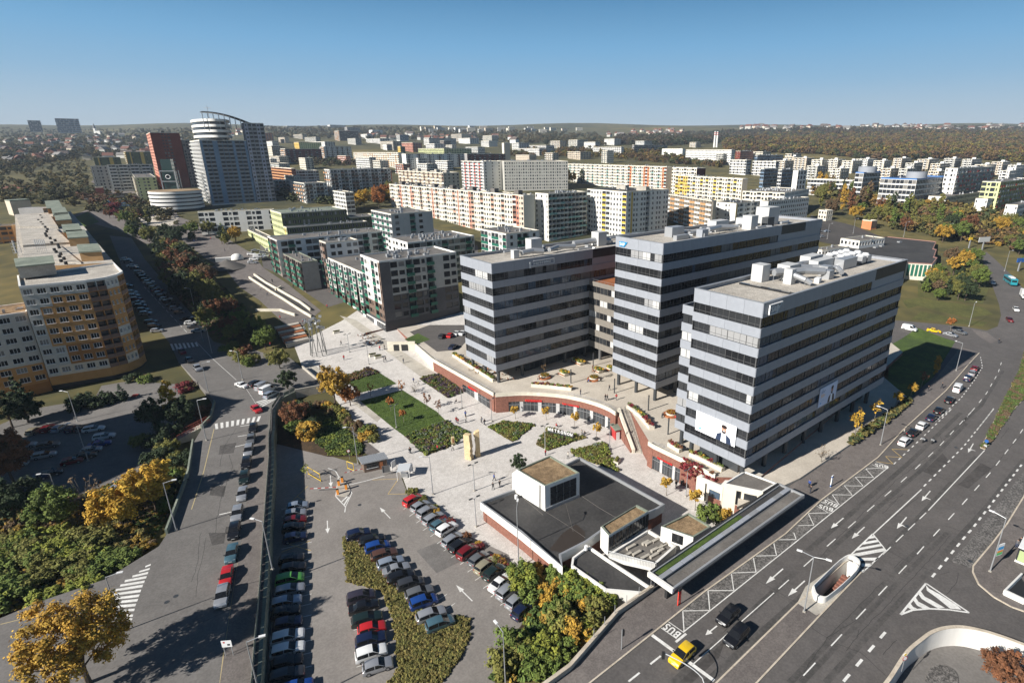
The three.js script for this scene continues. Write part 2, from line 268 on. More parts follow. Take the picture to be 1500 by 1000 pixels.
// setts in the bus bays
structure('sett_paving',drape(new GB(),gp([[1001,893],[1033,868],[1151,783],[1204,733],[1283,674.5],[1303,683],[1170,789.5],[1002,924]],A),.008,A).geo(),M.setts);
structure('sett_paving',drape(new GB(),gp([[1500,690],[1420,793],[1393,822],[1422,832],[1433,818],[1453,794],[1475,765],[1500,727]],A),.008,A).geo(),M.setts);
structure('side_paving',drape(new GB(),gp([[1424,482],[1446,486],[1462,498],[1452,503],[1432,490]],A),.008,A).geo(),M.footway);
// light terrace beside the right-hand block
const TERR=gp([[1080,742],[1172,700],[1243,652],[1296,617],[1334,585],[1290,548],[1085,700]],AVE_H + .6);
raised('terrace_paving',TERR,M.pavingWarm,.6,A);
// patches and seams in the road
{
const gb=new GB();
for(const P of[[[1065,500],[1130,525],[1290,390],[1215,355]],[[830,410],[890,435],[1010,345],[960,290]]])drape(gb,map(zA,P),.007,A);
drape(gb,map(zC,[[870,600],[740,750],[480,1000],[610,1000],[790,830]]),.0065,A);
structure('road_patch',gb.geo(),M.asphaltDark);
{const w=new GB();let tk=0;for(const[z,pts,wd]of[[zB,[[-60,1000],[330,590],[760,150],[930,0]],.8],[zB,[[20,1000],[400,600],[820,170],[990,0]],.7],[zB,[[180,1000],[520,620],[900,225],[1100,0]],.8],[zA,[[930,1000],[1250,650],[1500,330]],.8],[zA,[[60,940],[420,630],[760,330],[1080,20]],.9],[zA,[[140,1000],[520,660],[820,400],[1120,90]],.8],[zA,[[560,960],[870,640],[1180,310]],.7],[zC,[[480,1000],[900,620],[1300,260]],.9],[zC,[[700,1000],[1050,680],[1480,300]],.9],[zD,[[1060,1000],[1250,830],[1370,640]],.8]])ribbon(w,map(z,pts),wd,.0048 +(tk++)*.0003,A);structure('tyre_track',w.geo(),M.asphaltWorn);
const q=new GB();drape(q,map(z6,[[135,120],[360,30],[450,180],[270,270]],0),.011,()=>0);structure('road_patch',q.geo(),M.asphaltLight);const s2=new GB();for(const P of[[[130,690],[230,690],[215,760],[120,750]],[[230,960],[330,960],[320,1010],[220,1010]],[[190,420],[300,400],[280,470],[180,480]]])drape(s2,map(z3,P,S),.009,S);drape(s2,map(z2,[[1385,0],[1500,0],[1490,70],[1410,85]],S),.0095,S);structure('road_patch',s2.geo(),M.asphaltWorn);for(const[z,x,y,fn]of[[z2,1108,462,S],[z2,1168,422,S],[zA,720,775,A],[zA,1050,252,A],[zB,1145,190,A],[z3,1120,815,()=>0]]){const c=z(x,y,fn),m=solo('manhole_cover',new THREE.CylinderGeometry(.36,.36,.02,18),M.darkSteel,'round iron manhole cover set in the asphalt','manhole cover','manhole covers');m.position.set(c[0],fn(c[1])+ .008,-c[1]);}}
const sg=new GB(),r=rng(31);
const crack=(pts,w,fn)=>{const q=[];for(let i=1;i<pts.length;i++){const n=Math.max(2,Math.round(dist2(pts[i - 1],pts[i])/ 1.1));for(let k=0;k<n;k++){const p=mix2(pts[i - 1],pts[i],k / n);q.push([p[0]+ rr(-.1,.1,r),p[1]+ rr(-.1,.1,r)]);}}q.push(pts[pts.length - 1]);ribbon(sg,q,w,.009,fn);};
for(const P of[[[0,985],[190,700],[330,560],[560,330]],[[390,690],[700,370],[900,150],[1010,20]],[[90,635],[240,735],[420,800],[580,950]],[[190,700],[420,560]],[[560,810],[655,715]],[[640,235],[700,170],[800,215]],[[320,790],[395,690],[405,640]],[[600,120],[740,200],[940,270]],[[990,410],[1050,330],[1065,265]],[[940,280],[1005,262]],[[1120,160],[1150,190],[1180,150]]])crack(map(zB,P),.07,A);
for(const P of[[[135,990],[255,860],[420,700],[640,480],[880,290],[1000,170]],[[600,640],[700,560],[620,600]],[[520,630],[650,610],[560,690]],[[680,360],[830,410],[1000,470]],[[780,270],[880,320]],[[940,160],[960,220],[1080,260]],[[1060,500],[1260,420],[1370,300],[1480,170]],[[640,710],[800,580]],[[970,770],[1150,830]],[[760,760],[870,650]],[[1350,190],[1400,120]],[[200,745],[440,860]]])crack(map(zA,P),.07,A);
for(const P of[[[1030,310],[1300,465]],[[740,780],[830,840]],[[1215,760],[1205,640],[1225,560]],[[90,740],[70,760],[110,800]],[[0,850],[150,760],[400,590]],[[270,480],[390,540],[440,520],[380,480]]])crack(map(zC,P),.06,A);
for(const P of[[[250,480],[275,560],[205,740],[170,900],[160,1000]],[[120,680],[220,690],[200,770]],[[230,860],[280,900],[290,980]],[[300,300],[210,440],[190,560]]])crack(map(z3,P,S),.06,S);
for(const P of[[[60,0],[40,200],[0,330]],[[100,30],[40,300],[30,430]],[[440,440],[-140,680]]])crack(map(z4,P,S),.05,S);
solo('crack_seal',sg.geo(),M.seam,'dark sealed cracks and joints wandering over the asphalt','crack seal',null,'stuff');
}
// ---------- the three office blocks on the podium ----------
const zM=zoomer(880,590,7.694),zN=zoomer(780,610,12.5),zP=zoomer(600,600,7.145),zQ=zoomer(780,500,7.145),zO=zoomer(480,640,9.09);
const font=await new FontLoader().loadAsync('fonts/droid/droid_sans_bold.typeface.json');
function textGeo(t,size,depth=.1){const g=new TextGeometry(t,{font,size,depth,curveSegments:3,bevelEnabled:false});g.computeBoundingBox();g.translate(-(g.boundingBox.max.x + g.boundingBox.min.x)/ 2,0,0);return g;}
const BLD_A=40*DEG;
const boxGeo=(x0,x1,y0,y1,z0,z1)=>new GB().box(x0,x1,y0,y1,z0,z1).geo();
const unitCache=new Map();
function unitBox(w,h,d){const k=[w,h,d].map(v=>v.toFixed(3)).join();if(!unitCache.has(k))unitCache.set(k,boxGeo(-w / 2,w / 2,0,h,-d / 2,d / 2));return unitCache.get(k);}
function put(name,geo,mat,parent,x,y,z,turn=0){const m=part(name,geo,mat,parent);m.position.set(x,y,z);m.rotation.y=turn;return m;}
function cyl(r,h,n=14,r2=r){const k='c' +[r,h,n,r2].join();if(!unitCache.has(k)){const g=new THREE.CylinderGeometry(r2,r,h,n);g.translate(0,h / 2,0);unitCache.set(k,g);}return unitCache.get(k);}
// rectangle faces of a block in local coordinates: x along its length, z across (front at 0)
function officeBlock(label,p,L,w,y0,top,n,o){
const t=thing('office_block',label,'office block',p,0,BLD_A),r=rng(o.seed),PAR=2.7,fh=(top - y0 - PAR)/ n,SP=fh*.48;
part('core',boxGeo(.35,L - .35,y0 + .1,top - .9,-w + .35,-.35),M.frameDark,t);
part('roof',boxGeo(.4,L - .4,top - .895,top - .8,-w + .4,-.4),M.gravel,t);
const xs=o.screenFrom||L + 1;
// the four faces: start, direction along, outward
const faces=[
{len:w,at:(u,y,d)=>[-d,y,-w + u],turn:-Math.PI / 2,big:true},
{len:L,at:(u,y,d)=>[u,y,d],turn:0,big:true,long:true},
{len:w,at:(u,y,d)=>[L + d,y,-u],turn:Math.PI / 2},{len:L,at:(u,y,d)=>[L - u,y,-w - d],turn:Math.PI}];
let count=0;const restGlass=new GB(),restPanel=new GB(),frames=new GB();
const addLocalBox=(gb,F,u0,u1,v0,v1,d0,d1)=>{const c=(u,v,d)=>F.at(u,v,d);const a=c(u0,v0,d0),b=c(u1,v0,d0),e=c(u1,v0,d1),f=c(u0,v0,d1),A2=c(u0,v1,d0),B2=c(u1,v1,d0),E2=c(u1,v1,d1),F2=c(u0,v1,d1);gb.quad(a,b,e,f).quad(F2,E2,B2,A2).quad(f,e,E2,F2).quad(b,a,A2,B2).quad(a,f,F2,A2).quad(e,b,B2,E2);};
for(const F of faces){
const np=Math.max(1,Math.round(F.len / 3.6)),pw=F.len / np;
for(let k=0;k<=n;k++){
const v0=y0 + k*fh,v1=k===n?top:v0 + SP;
for(let i=0;i<np;i++){
const u0=i*pw + .015,u1=(i + 1)*pw - .015,um=(u0 + u1)/ 2;
const dark=F.long&&k>=n&&um>xs;
const e0=i===0?0:u0,e1=i===np - 1?F.len:u1;
if(F.big&&!(F.long&&um>66)){const q=F.at((e0 + e1)/ 2,v0 + .01,dark?-.12:-.02);put(dark?'screen_panel':'facade_panel',unitBox(e1 - e0,v1 - v0 - .02,.2),dark?M.screen:M.aluminium,t,q[0],q[1],q[2],F.turn);}
else addLocalBox(restPanel,F,e0,e1,v0,v1,-.12,.08);
}
}
const nw=Math.max(2,Math.round(F.len / 1.32)),gw=F.len / nw;
for(let k=0;k<n;k++){
const v0=y0 + k*fh + SP,v1=y0 +(k + 1)*fh;let blindRun=0,bm=M.blind,run=0,gm=M.glassDark;
const screened=F.long&&k===n - 1?xs:1e9;
for(let i=0;i<nw;i++){
const u0=i*gw,u1=(i + 1)*gw,wide=i % 3===0?.09:.045;
if((u0 + u1)/ 2>screened){if(i===nw - 1){const a=Math.max(0,screened);addLocalBox(restPanel,F,a,F.len,v0,v1,-.3,-.1);}continue;}
if(blindRun<=0&&r()<(F.long?.035:.07)){blindRun=2 + Math.floor(r()*3);bm=F.long?M.blindDark:pickOne([M.blind,M.blindLight,M.blind],r);}
if(run<=0){run=2 + Math.floor(r()*6);gm=pickOne([M.glassDark,M.glassDark,M.glassMid,F.long?M.glassBlue:M.glassMid],r);}
const m=blindRun-->0?bm:gm;run--;
const keep=F.big&&count<300&&(!F.long||i<26);
if(keep){const q=F.at((u0 + u1)/ 2,v0 + .06,-.2);const g=put('window_pane',unitBox(u1 - u0 - wide,v1 - v0 - .12,.03),m,t,q[0],q[1],q[2],F.turn);count++;}
else if(F.big)addLocalBox(m===bm&&blindRun>=0?(F.rb||=new GB()):restGlass,F,u0 + wide / 2,u1 - wide / 2,v0 + .06,v1 - .06,-.22,-.19);
if(F.big)addLocalBox(frames,F,u0 - wide / 2,u0 + wide / 2,v0,v1,-.3,i % 3===0?-.08:-.15);
}
if(F.big)addLocalBox(frames,F,0,Math.min(F.len,screened),v0 + .5,v0 + .56,-.3,-.15);
if(!F.big)addLocalBox(restGlass,F,0,F.len,v0,v1,-.3,-.2);
}
if(F.rb)stuffPart('window_blind',F.rb.geo(),F.long?M.blindDark:M.blind,t);
}
stuffPart('window_glazing',restGlass.geo(),M.glassDark,t);stuffPart('facade_panels',restPanel.geo(),M.aluminium,t);stuffPart('window_frame',frames.geo(),o.frame||mGrey(.09,.6),t);
const cop=new GB();for(const[x0,x1,a,b]of[[-.12,L + .12,-w - .12,-w + .42],[-.12,L + .12,-.42,.12],[-.12,.42,-w + .42,-.42],[L - .42,L + .12,-w + .42,-.42]])cop.box(x0,x1,top,top + .07,a,b);part('coping',cop.geo(),M.galv,t);
part('soffit',boxGeo(.1,L - .1,y0 - .15,y0,-w + .1,-.1),M.blind,t);
// recessed ground floor behind a row of columns
const gy=o.ground??POD;
part('ground_floor_glazing',boxGeo(o.inset??8,L - 3,gy,y0 - .15,-w + 2.2,-3.2),M.glassShop,t);
const mb=new GB();for(let x=(o.inset??8);x<L - 3;x +=1.8)mb.box(x - .05,x + .05,gy,y0 - .15,-3.21,-3.1);part('glazing_bars',mb.geo(),M.frameDark,t);
for(let x=1.4;x<L;x +=8.2)for(const z of[-1.2,-w + 1.2])put('column',cyl(.48,y0 - gy,14),M.darkSteel,t,x,gy,z);
put('column',cyl(.48,y0 - gy,14),M.darkSteel,t,1.4,gy,-w / 2);
// roof plant
const roofY=top - .8;
const plant=(name,x,z,sx,sy,sz,m,turn=0,y=roofY)=>put(name,unitBox(sx,sy,sz),m,t,x,y,z,turn);
const duct=(pts,rad,m=M.galv)=>{const gb=new GB();for(let i=1;i<pts.length;i++)gb.beam(pts[i - 1],pts[i],rad,8);for(const q of pts)gb.beam([q[0],roofY,q[2]],q,.06,4);return part('duct',gb.geo(),m,t);};
for(const a of o.plant||[])plant(...a);
for(const a of o.ducts||[])duct(a[0].map(q=>[q[0],roofY + q[1],q[2]]),a[1]);
for(const[x,z]of o.fans||[]){const b=put('fan_unit',unitBox(2.2,1.5,2.2),M.galv,t,x,roofY + .5,z);const c=put('fan_cowl',cyl(.95,.45,12,.6),M.whitePaint,b,0,1.5,0);const lg=new GB();for(const[i,j]of[[-1,-1],[1,-1],[-1,1],[1,1]])lg.box(i - .06,i + .06,-.5,0,j - .06,j + .06);part('stand',lg.geo(),M.darkSteel,b);}
for(let i=0;i<(o.clutter||0);i++){const x=rr(o.cx[0],o.cx[1],r),z=rr(-w + 2,-2,r);const k=r();if(k<.4)plant('air_unit',x,z,rr(.8,2.2,r),rr(.6,1.4,r),rr(.8,1.8,r),pickOne([M.galv,M.whitePaint,M.aluminium],r),r()*.2);else if(k<.75)duct([[x,roofY + .7,z],[x + rr(2,5,r),roofY + .7,z],[x + rr(5,6,r),roofY + .7,z + rr(-2,2,r)]],rr(.25,.45,r));else put('vent_pipe',cyl(.18,rr(.8,1.6,r),8),M.galv,t,x,roofY,z);}
return t;
}
const SOF=9.6;
const B3=officeBlock('grey banded office block with a portrait banner on its short end beside the avenue',[34.3,93.7],64.7,15,SOF,42.7,8,{seed:3,screenFrom:46,inset:3,ground:AVE_H + .6,
plant:[['plant_room',19,-12.5,3,3.6,2.6,M.blindLight],['air_unit',21,-7,1.6,3.2,1.8,M.blindLight],['plant_room',28.5,-11.5,4.2,2.6,3,M.blindLight],['solar_panel',13,-7.4,.7,.35,12,M.glassDark],['air_handler',40,-9.6,8,2.6,2.2,M.blindLight],['air_handler',35,-6.2,2.4,2.2,2,M.galv],['air_handler',47,-7.2,7,2.4,2.2,M.galv],['plant_room',42,-13.2,6,2.8,2.6,M.blindLight],['air_unit',32,-4.2,2.2,1.9,1.8,M.galv]],
ducts:[[[[20,2,-10],[27,2,-7.2],[31,1.7,-4.6]],.75],[[[21,2.2,-7],[22,1.2,-4],[22.6,.6,-3]],.6],[[[30,2,-11],[34,1.6,-9],[38,1.5,-5],[36,1,-3]],.55],[[[24,1.4,-12],[36,1.6,-12.4],[40,1.6,-11.6]],.6]],
fans:[[50,-12.6],[53,-12.6],[56,-12.6],[59,-12.6],[50,-9.8],[53,-9.8],[56,-9.8],[59,-9.8],[54,-7],[57,-7]],clutter:14,cx:[22,60]});
{
const w=4.6,x0=2.6,x1=34,n=7,fh=(42.7 - SOF - 2.7)/ 8,top=SOF + n*fh + 1.7;
part('side_wing',boxGeo(x0 + .3,x1,SOF,top - .4,-15 - w + .3,-15.1),M.frameDark,B3);
for(let k=0;k<=n;k++)for(const[a,b]of[[-15 - w,-15.12]]){put('facade_panel',unitBox(.2,fh*.48,b - a),M.aluminium,B3,x0,SOF + k*fh,(a + b)/ 2);put('facade_panel',unitBox(x1 - x0,fh*.48,.2),M.aluminium,B3,(x0 + x1)/ 2,SOF + k*fh,a);if(k<n)for(let i=0;i<3;i++)put('window_pane',unitBox(.03,fh*.5,w / 3 - .12),[M.glassMid,M.blind,M.glassMid,M.glassDark,M.blindLight,M.blindLight,M.glassMid][k],B3,x0 + .2,SOF + k*fh + fh*.49,a + w / 6 + i*w / 3);}
put('column',cyl(.48,SOF - POD,12),M.darkSteel,B3,x0 + 1.2,POD,-18.4);
}
const B2=officeBlock('tallest grey banded office block with a blue logo on its short end',[22.4,131.1],78,16,SOF,47.3,9,{seed:8,screenFrom:52,inset:9,
plant:[['air_handler',16,-10,5,2.6,2.6,M.galv],['air_unit',13,-5.2,5,1.2,1.2,M.galv],['air_unit',21,-4.6,2.6,2,2,M.aluminium],['air_handler',34,-9,6,3,3,M.blindLight],['plant_room',44,-5,3.4,4,3,M.blindLight],['plant_room',58,-8,6,5.4,4.5,M.blindLight],['air_handler',52,-4,3.6,3,2,M.darkSteel],['air_unit',49,-10,5,2.6,3,M.blindLight]],
ducts:[[[[24,1.6,-5],[30,1.8,-5.5],[34,1.6,-4]],.7],[[[26,1.3,-9],[33,1.3,-8],[38,1.3,-5]],.5],[[[18,1,-6.6],[26,1,-6.4]],.45]],clutter:16,cx:[14,72]});
const B1=officeBlock('lower grey banded office block above the cafe terrace and brick shop corner',[-20.5,143.1],72,16.5,SOF,40.1,7,{seed:5,screenFrom:36,inset:12,
plant:[['air_unit',12,-6.5,1.8,2.4,1.6,M.blindLight],['plant_room',22,-11,4,4.2,3,M.blindLight],['air_handler',46,-8,3.6,4.4,3.4,M.blindLight]],
ducts:[[[[14,1.4,-6],[18,1.6,-6],[21,1.2,-5]],.8],[[[24,1.2,-6],[28,1.6,-7],[34,1.2,-6]],.7],[[[36,1.4,-9],[44,1.8,-8],[50,1.2,-7]],.9]],clutter:14,cx:[10,56]});
{
const t=thing('link_wing','narrow brownish grey link wing joining two banded office blocks','office wing',add2([-20.5,143.1],polar(BLD_A,34.6)),0,BLD_A),m=std(noiseMap(40,256,24,[124,118,110],[142,136,128],[[6,.5],[.6,.3]]),.55,{metalness:.2});
const D=30,n=5,y0=SOF,fh=3.95,top=y0 + n*fh + 1.4,Z1=34;
part('core',boxGeo(.3,D,y0,top - .4,.2,Z1),m,t);part('roof_deck',boxGeo(.3,D,top - .39,top - .3,.2,Z1),M.wood,t);
for(let k=0;k<=n;k++)for(let i=0;i<7;i++){put('facade_panel',unitBox(.2,k===n?1.4:fh*.5,Z1 / 7 - .03),m,t,.15,y0 + k*fh,Z1 / 14 + i*Z1 / 7);if(k<n)for(let j=0;j<3;j++)put('window_pane',unitBox(.05,fh*.48,Z1 / 21 - .14),[M.glassDark,M.glassDark,M.blindLight,M.glassMid][(k*5 + i*3 +(j>1?1:0))% 4],t,.26,y0 + k*fh + fh*.51,Z1 / 42 +(i*3 + j)*Z1 / 21);}
for(const z of[4,12,22,30])put('column',cyl(.5,SOF - POD,12),M.blindDark,t,1.5,POD,z);
const g=new GB();for(let z=.5;z<Z1;z +=1.5)g.box(.3,.35,top - .3,top + .6,z,z + .04);g.box(.29,.36,top + .55,top + .6,0,Z1);part('roof_railing',g.geo(),M.steel,t);
}
// signs
// lettering too small in the photograph to read: upright and cross strokes only
function scrawl(n,len,h,d,seed){const g=new GB(),r=rng(seed),w=len / n;for(let i=0;i<n;i++){const x=-len / 2 + i*w;g.box(x,x + w*.22,0,h*rr(.8,1.1,r),0,d);if(r()<.7)g.box(x + w*.22,x + w*.72,h*.4,h*.58,0,d*.9);if(r()<.6)g.box(x + w*.5,x + w*.72,0,h*.8,0,d*.95);}return g.geo();}
function sign(name,label,p,y,turn,build){const t=thing(name,label,'sign',p,y,turn);build(t);return t;}
const onBlock=(p0,x,z)=>add2(p0,add2(polar(BLD_A,x),polar(BLD_A - Math.PI / 2,z)));
sign('logo_sign','blue and white logo on the top band of the tallest block',onBlock([22.4,131.1],-.2,-13.2),44.95,BLD_A - Math.PI / 2,t=>{
const s=new THREE.Shape([[-1.9,0],[.7,0],[2.3,1.9],[-1.9,1.9]].map(q=>new THREE.Vector2(...q)));const g=new THREE.ExtrudeGeometry(s,{depth:.1,bevelEnabled:false});
t.scale.setScalar(.68);part('logo_plate',g,flat(.02,.24,.5,.4),t);const x=put('lettering',textGeo('SAP',1.15,.05),M.whitePaint,t,-.35,.4,.1);
});
sign('logo_sign','white outlined logo on the long top band facing the avenue',onBlock([34.3,93.7],3.6,.2),40.35,BLD_A,t=>{
const g=new GB();g.box(-2.1,-1.95,0,1.9,0,.3).box(-2.1,2.2,1.75,1.9,0,.3).box(-2.1,.6,0,.14,0,.3);g.beam([.6,.07,.15],[2.2,1.82,.15],.09,4);part('outline',g.geo(),M.whitePaint,t);put('lettering',textGeo('SAP',1.1,.3),M.whitePaint,t,-.3,.42,0);
});
sign('name_sign','long white company name sign on the lower block',onBlock([-20.5,143.1],16.5,.12),37.9,BLD_A,t=>{
const g=new GB();g.box(-4.4,4.4,0,.12,0,.25).box(-3,4.4,1.3,1.42,0,.25).box(4.28,4.4,0,1.42,0,.25).box(-4.4,-3.9,-.5,1.2,0,.25);part('outline',g.geo(),M.whitePaint,t);part('lettering',scrawl(9,6.6,.75,.2,11),M.whitePaint,t).position.set(.4,.3,0);
});
function bannerTex(skin,coat,bg){const c=document.createElement('canvas');c.width=512;c.height=256;const x=c.getContext('2d');x.fillStyle=bg;x.fillRect(0,0,512,256);x.fillStyle='#7d8fae';for(const[a,b,w,h]of[[40,28,60,6],[40,46,120,10],[40,64,100,10]])x.fillRect(a,b,w,h);x.fillStyle='#e3b98c';for(const[a,b,w]of[[40,90,90],[40,106,130],[40,122,110]])x.fillRect(a,b,w,9);x.fillStyle='#9db4c8';x.fillRect(40,176,110,5);x.fillStyle='#4aa0d8';x.fillRect(40,200,44,20);
x.fillStyle=coat;x.beginPath();x.moveTo(270,256);x.lineTo(285,180);x.lineTo(330,150);x.lineTo(400,150);x.lineTo(450,180);x.lineTo(470,256);x.fill();x.fillStyle='#e8eef6';x.beginPath();x.moveTo(335,256);x.lineTo(340,150);x.lineTo(395,150);x.lineTo(405,256);x.fill();x.fillStyle=skin;x.beginPath();x.ellipse(366,96,32,46,0,0,7);x.fill();x.fillStyle='#2a1c18';x.beginPath();x.ellipse(366,62,36,24,0,0,7);x.fill();x.beginPath();x.ellipse(366,128,26,20,0,0,7);x.fill();x.fillStyle='#fff';x.fillRect(354,114,24,7);
const t=new THREE.CanvasTexture(c);t.colorSpace=THREE.SRGBColorSpace;return t;}
const bannerGeo=(w,h)=>{const g=new THREE.BoxGeometry(w,h,.12);return g;};
{const m=solo('banner',bannerGeo(9.6,4.4),std(bannerTex('#c99680','#24324c','#f4f5f8'),.7),'white banner with a smiling bearded man in a dark jacket','banner');const p=onBlock([34.3,93.7],-.28,-7.2);m.position.set(p[0],15.3,-p[1]);m.rotation.y=BLD_A - Math.PI / 2;}
{const m=solo('banner',bannerGeo(8.2,4.6),std(bannerTex('#a87868','#2a2024','#c9d4ea'),.7),'pale blue banner with a long haired figure on the avenue side','banner');const p=onBlock([34.3,93.7],31.5,.26);m.position.set(p[0],16.2,-p[1]);m.rotation.y=BLD_A;}
// ---------- podium with the curved brick shop front ----------
const CO=POD + .7;
const frontPx=[[607.7,502],[634.7,525],[723.8,575],[725.2,575.8]],curvePx=[[725.2,575.8],[762.6,573.6],[800,575],[833,578.7],[866,586.4],[892.4,596.3],[903,603]];
const FRONT_A=gp(frontPx.slice(0,3),CO),FRONT_C=smoothLine(gp(curvePx,CO),4);
const stairFoot=[zM(395,565,0),zM(540,580,0)],stairHead=[zM(225,85,POD),zM(325,70,POD)];
const RIGHT_W=[zM(545,430,CO),zM(600,465,CO),zM(925,620,CO),zM(1300,800,CO)];
const PODIUM=ccw([...FRONT_A,...FRONT_C,stairHead[0],stairHead[1],...[zM(545,400,CO)],...RIGHT_W.slice(1),G(1112,700,POD),[60,118],[110,170],[120,240],[-10,250],[-75,190],G(578,478,POD)]);
{
const t=thing('podium','pale paved podium with curved brick shop front under the office blocks','podium',[0,0],0);
const gb=new GB();gb.sheet(PODIUM,POD);part('terrace',gb.geo(),M.pavingWarm,t);
part('retaining_wall',new GB().sides(PODIUM,p=>-.3,POD - .02).geo(),M.brick,t);
const off=(P,d)=>P.map((p,i)=>{const a=P[Math.max(0,i - 1)],b=P[Math.min(P.length - 1,i + 1)],q=dir2(a,b);return[p[0]+ q[1]*d,p[1]- q[0]*d];});
const wallRun=(pts,y0,y1,th,m,name,d=0)=>{const P=off(pts,d),Q=off(pts,d - th);const g=new GB();for(let i=1;i<P.length;i++){g.quad(W3(P[i - 1],y0),W3(P[i],y0),W3(P[i],y1),W3(P[i - 1],y1));g.quad(W3(Q[i],y0),W3(Q[i - 1],y0),W3(Q[i - 1],y1),W3(Q[i],y1));g.quad(W3(P[i - 1],y1),W3(P[i],y1),W3(Q[i],y1),W3(Q[i - 1],y1));g.quad(W3(P[i - 1],y0),W3(Q[i - 1],y0),W3(Q[i],y0),W3(P[i],y0));}for(const k of[0,P.length - 1])g.quad(W3(P[k],y0),W3(Q[k],y0),W3(Q[k],y1),W3(P[k],y1));return part(name,g.geo(),m,t);};
const glassY=3.5;
// straight brick part, half solid, half shop window
const a0=FRONT_A[1],a1=FRONT_A[2],am=mix2(a0,a1,.52),an=mix2(a0,a1,.94);
wallRun([FRONT_A[0],a0],0,POD + .4,.35,M.limestone,'limestone_wall',.12);
wallRun([a0,am],0,POD - .3,.3,M.brick,'brick_wall',.25);wallRun([am,an],glassY,POD - .3,.3,M.brick,'brick_band',.25);wallRun([an,a1],0,POD - .3,.3,M.brick,'brick_pillar',.25);
const c0=FRONT_C.slice(0,3),c1=FRONT_C.slice(2,-3),c2=FRONT_C.slice(-4);
wallRun(c0,0,POD - .3,.3,M.brick,'brick_pillar',.25);wallRun(c1,glassY,POD - .3,.3,M.brick,'brick_band',.25);wallRun(c2,0,POD - .3,.3,M.brick,'brick_pillar',.25);
wallRun([a0,a1],POD - .3,CO,.3,M.limestone,'coping',.32);wallRun(FRONT_C,POD - .3,CO,.3,M.limestone,'coping',.32);
wallRun([RIGHT_W[0],RIGHT_W[1]],0,POD - .3,.3,M.brick,'brick_pillar',.25);const rm=mix2(RIGHT_W[1],RIGHT_W[2],.97);
wallRun([RIGHT_W[1],rm],glassY,POD - .3,.3,M.brick,'brick_band',.25);wallRun([rm,RIGHT_W[3]],0,POD - .3,.3,M.brick,'brick_wall',.25);wallRun(RIGHT_W,POD - .3,CO,.3,M.limestone,'coping',.32);
// shop glazing, pane by pane
const glaze=(P,n)=>{const L=[0];for(let i=1;i<P.length;i++)L.push(L[i - 1]+ dist2(P[i - 1],P[i]));const tot=L[L.length - 1];const at=s=>{let i=1;while(i<L.length - 1&&L[i]<s)i++;return mix2(P[i - 1],P[i],(s - L[i - 1])/(L[i]- L[i - 1]));};const fr=new GB();for(let k=0;k<n;k++){const p=at(tot*k / n),q=at(tot*(k + 1)/ n);const o=dir2(p,q),d=[o[1]*.12,-o[0]*.12];const A1=add2(mix2(p,q,.04),d),B1=add2(mix2(p,q,.96),d);part('shop_window',new GB().bar(A1,B1,.04,.15,glassY - .06).geo(),k % 5===3?M.blindLight:k % 3?M.glassShop:M.glassMid,t);fr.bar(add2(mix2(p,q,-.025),d),add2(mix2(p,q,.025),d),.12,.05,glassY);fr.bar(add2(p,d),add2(q,d),.1,2.55,2.63);}part('shop_frames',fr.geo(),M.galv,t);};
glaze([am,an],7);glaze(c1,30);glaze([RIGHT_W[1],rm],11);
// railing on the terrace edge
const rail=(P,y)=>{const g=new GB();for(let i=1;i<P.length;i++){const n=Math.max(1,Math.round(dist2(P[i - 1],P[i])/ 1.6));for(let k=0;k<n;k++){const a=mix2(P[i - 1],P[i],k / n),b=mix2(P[i - 1],P[i],(k + 1)/ n);g.beam(W3(a,y),W3(a,y + .8),.035,4);for(const h of[.25,.5,.8])g.beam(W3(a,y + h),W3(b,y + h),.025,4);}}part('railing',g.geo(),M.steel,t);};
rail(FRONT_A.slice(1),CO);rail(FRONT_C.slice(12),CO);rail([RIGHT_W[1],mix2(RIGHT_W[1],RIGHT_W[2],.55)],CO);
// shop signs
const sg=(txt,p,q,y,sz)=>{const a=ang2(p,q),o=dir2(p,q);const s=part('shop_sign',txt.length?textGeo(txt,sz,.12):scrawl(11,dist2(p,q),sz,.12,5),flat(.75,.03,.03,.4),t);const m=add2(mix2(p,q,.5),[o[1]*.42,-o[0]*.42]);s.position.set(m[0],y,-m[1]);s.rotation.y=a;};
sg('ROSSMANN',FRONT_C[5],FRONT_C[7],glassY + .1,.6);sg('ROSSMANN',mix2(am,an,.1),mix2(am,an,.7),glassY + .1,.58);sg('',FRONT_C[11],FRONT_C[14],glassY + .05,.5);sg('',mix2(RIGHT_W[1],rm,.2),mix2(RIGHT_W[1],rm,.75),glassY + .05,.45);
// outside stair
const A0=stairFoot[0],A1=stairFoot[1],C0=stairHead[0],C1=stairHead[1],nS=32;
for(let k=0;k<nS;k++){const y=POD*(k + 1)/ nS,s=k / nS,e=(k + 1)/ nS;part('step',new GB().prism([mix2(A0,C0,s),mix2(A1,C1,s),mix2(A1,C1,e),mix2(A0,C0,e)],Math.max(0,y - .5),y).geo(),M.concrete,t);}
const cheek=(p,q,m,h0,h1,th)=>part('stair_wall',new GB().bar(p,q,th,-.1,h0,-.1,h1).geo(),m,t);
cheek(add2(A0,[-.5,0]),add2(C0,[-.5,0]),M.limestone,1.0,CO,.7);cheek(add2(A0,[-1.1,.1]),add2(C0,[-1.2,.1]),M.brick,.6,POD,.3);cheek(add2(A1,[.6,.4]),add2(C1,[.6,.4]),M.brick,4.6,POD + .5,.4);
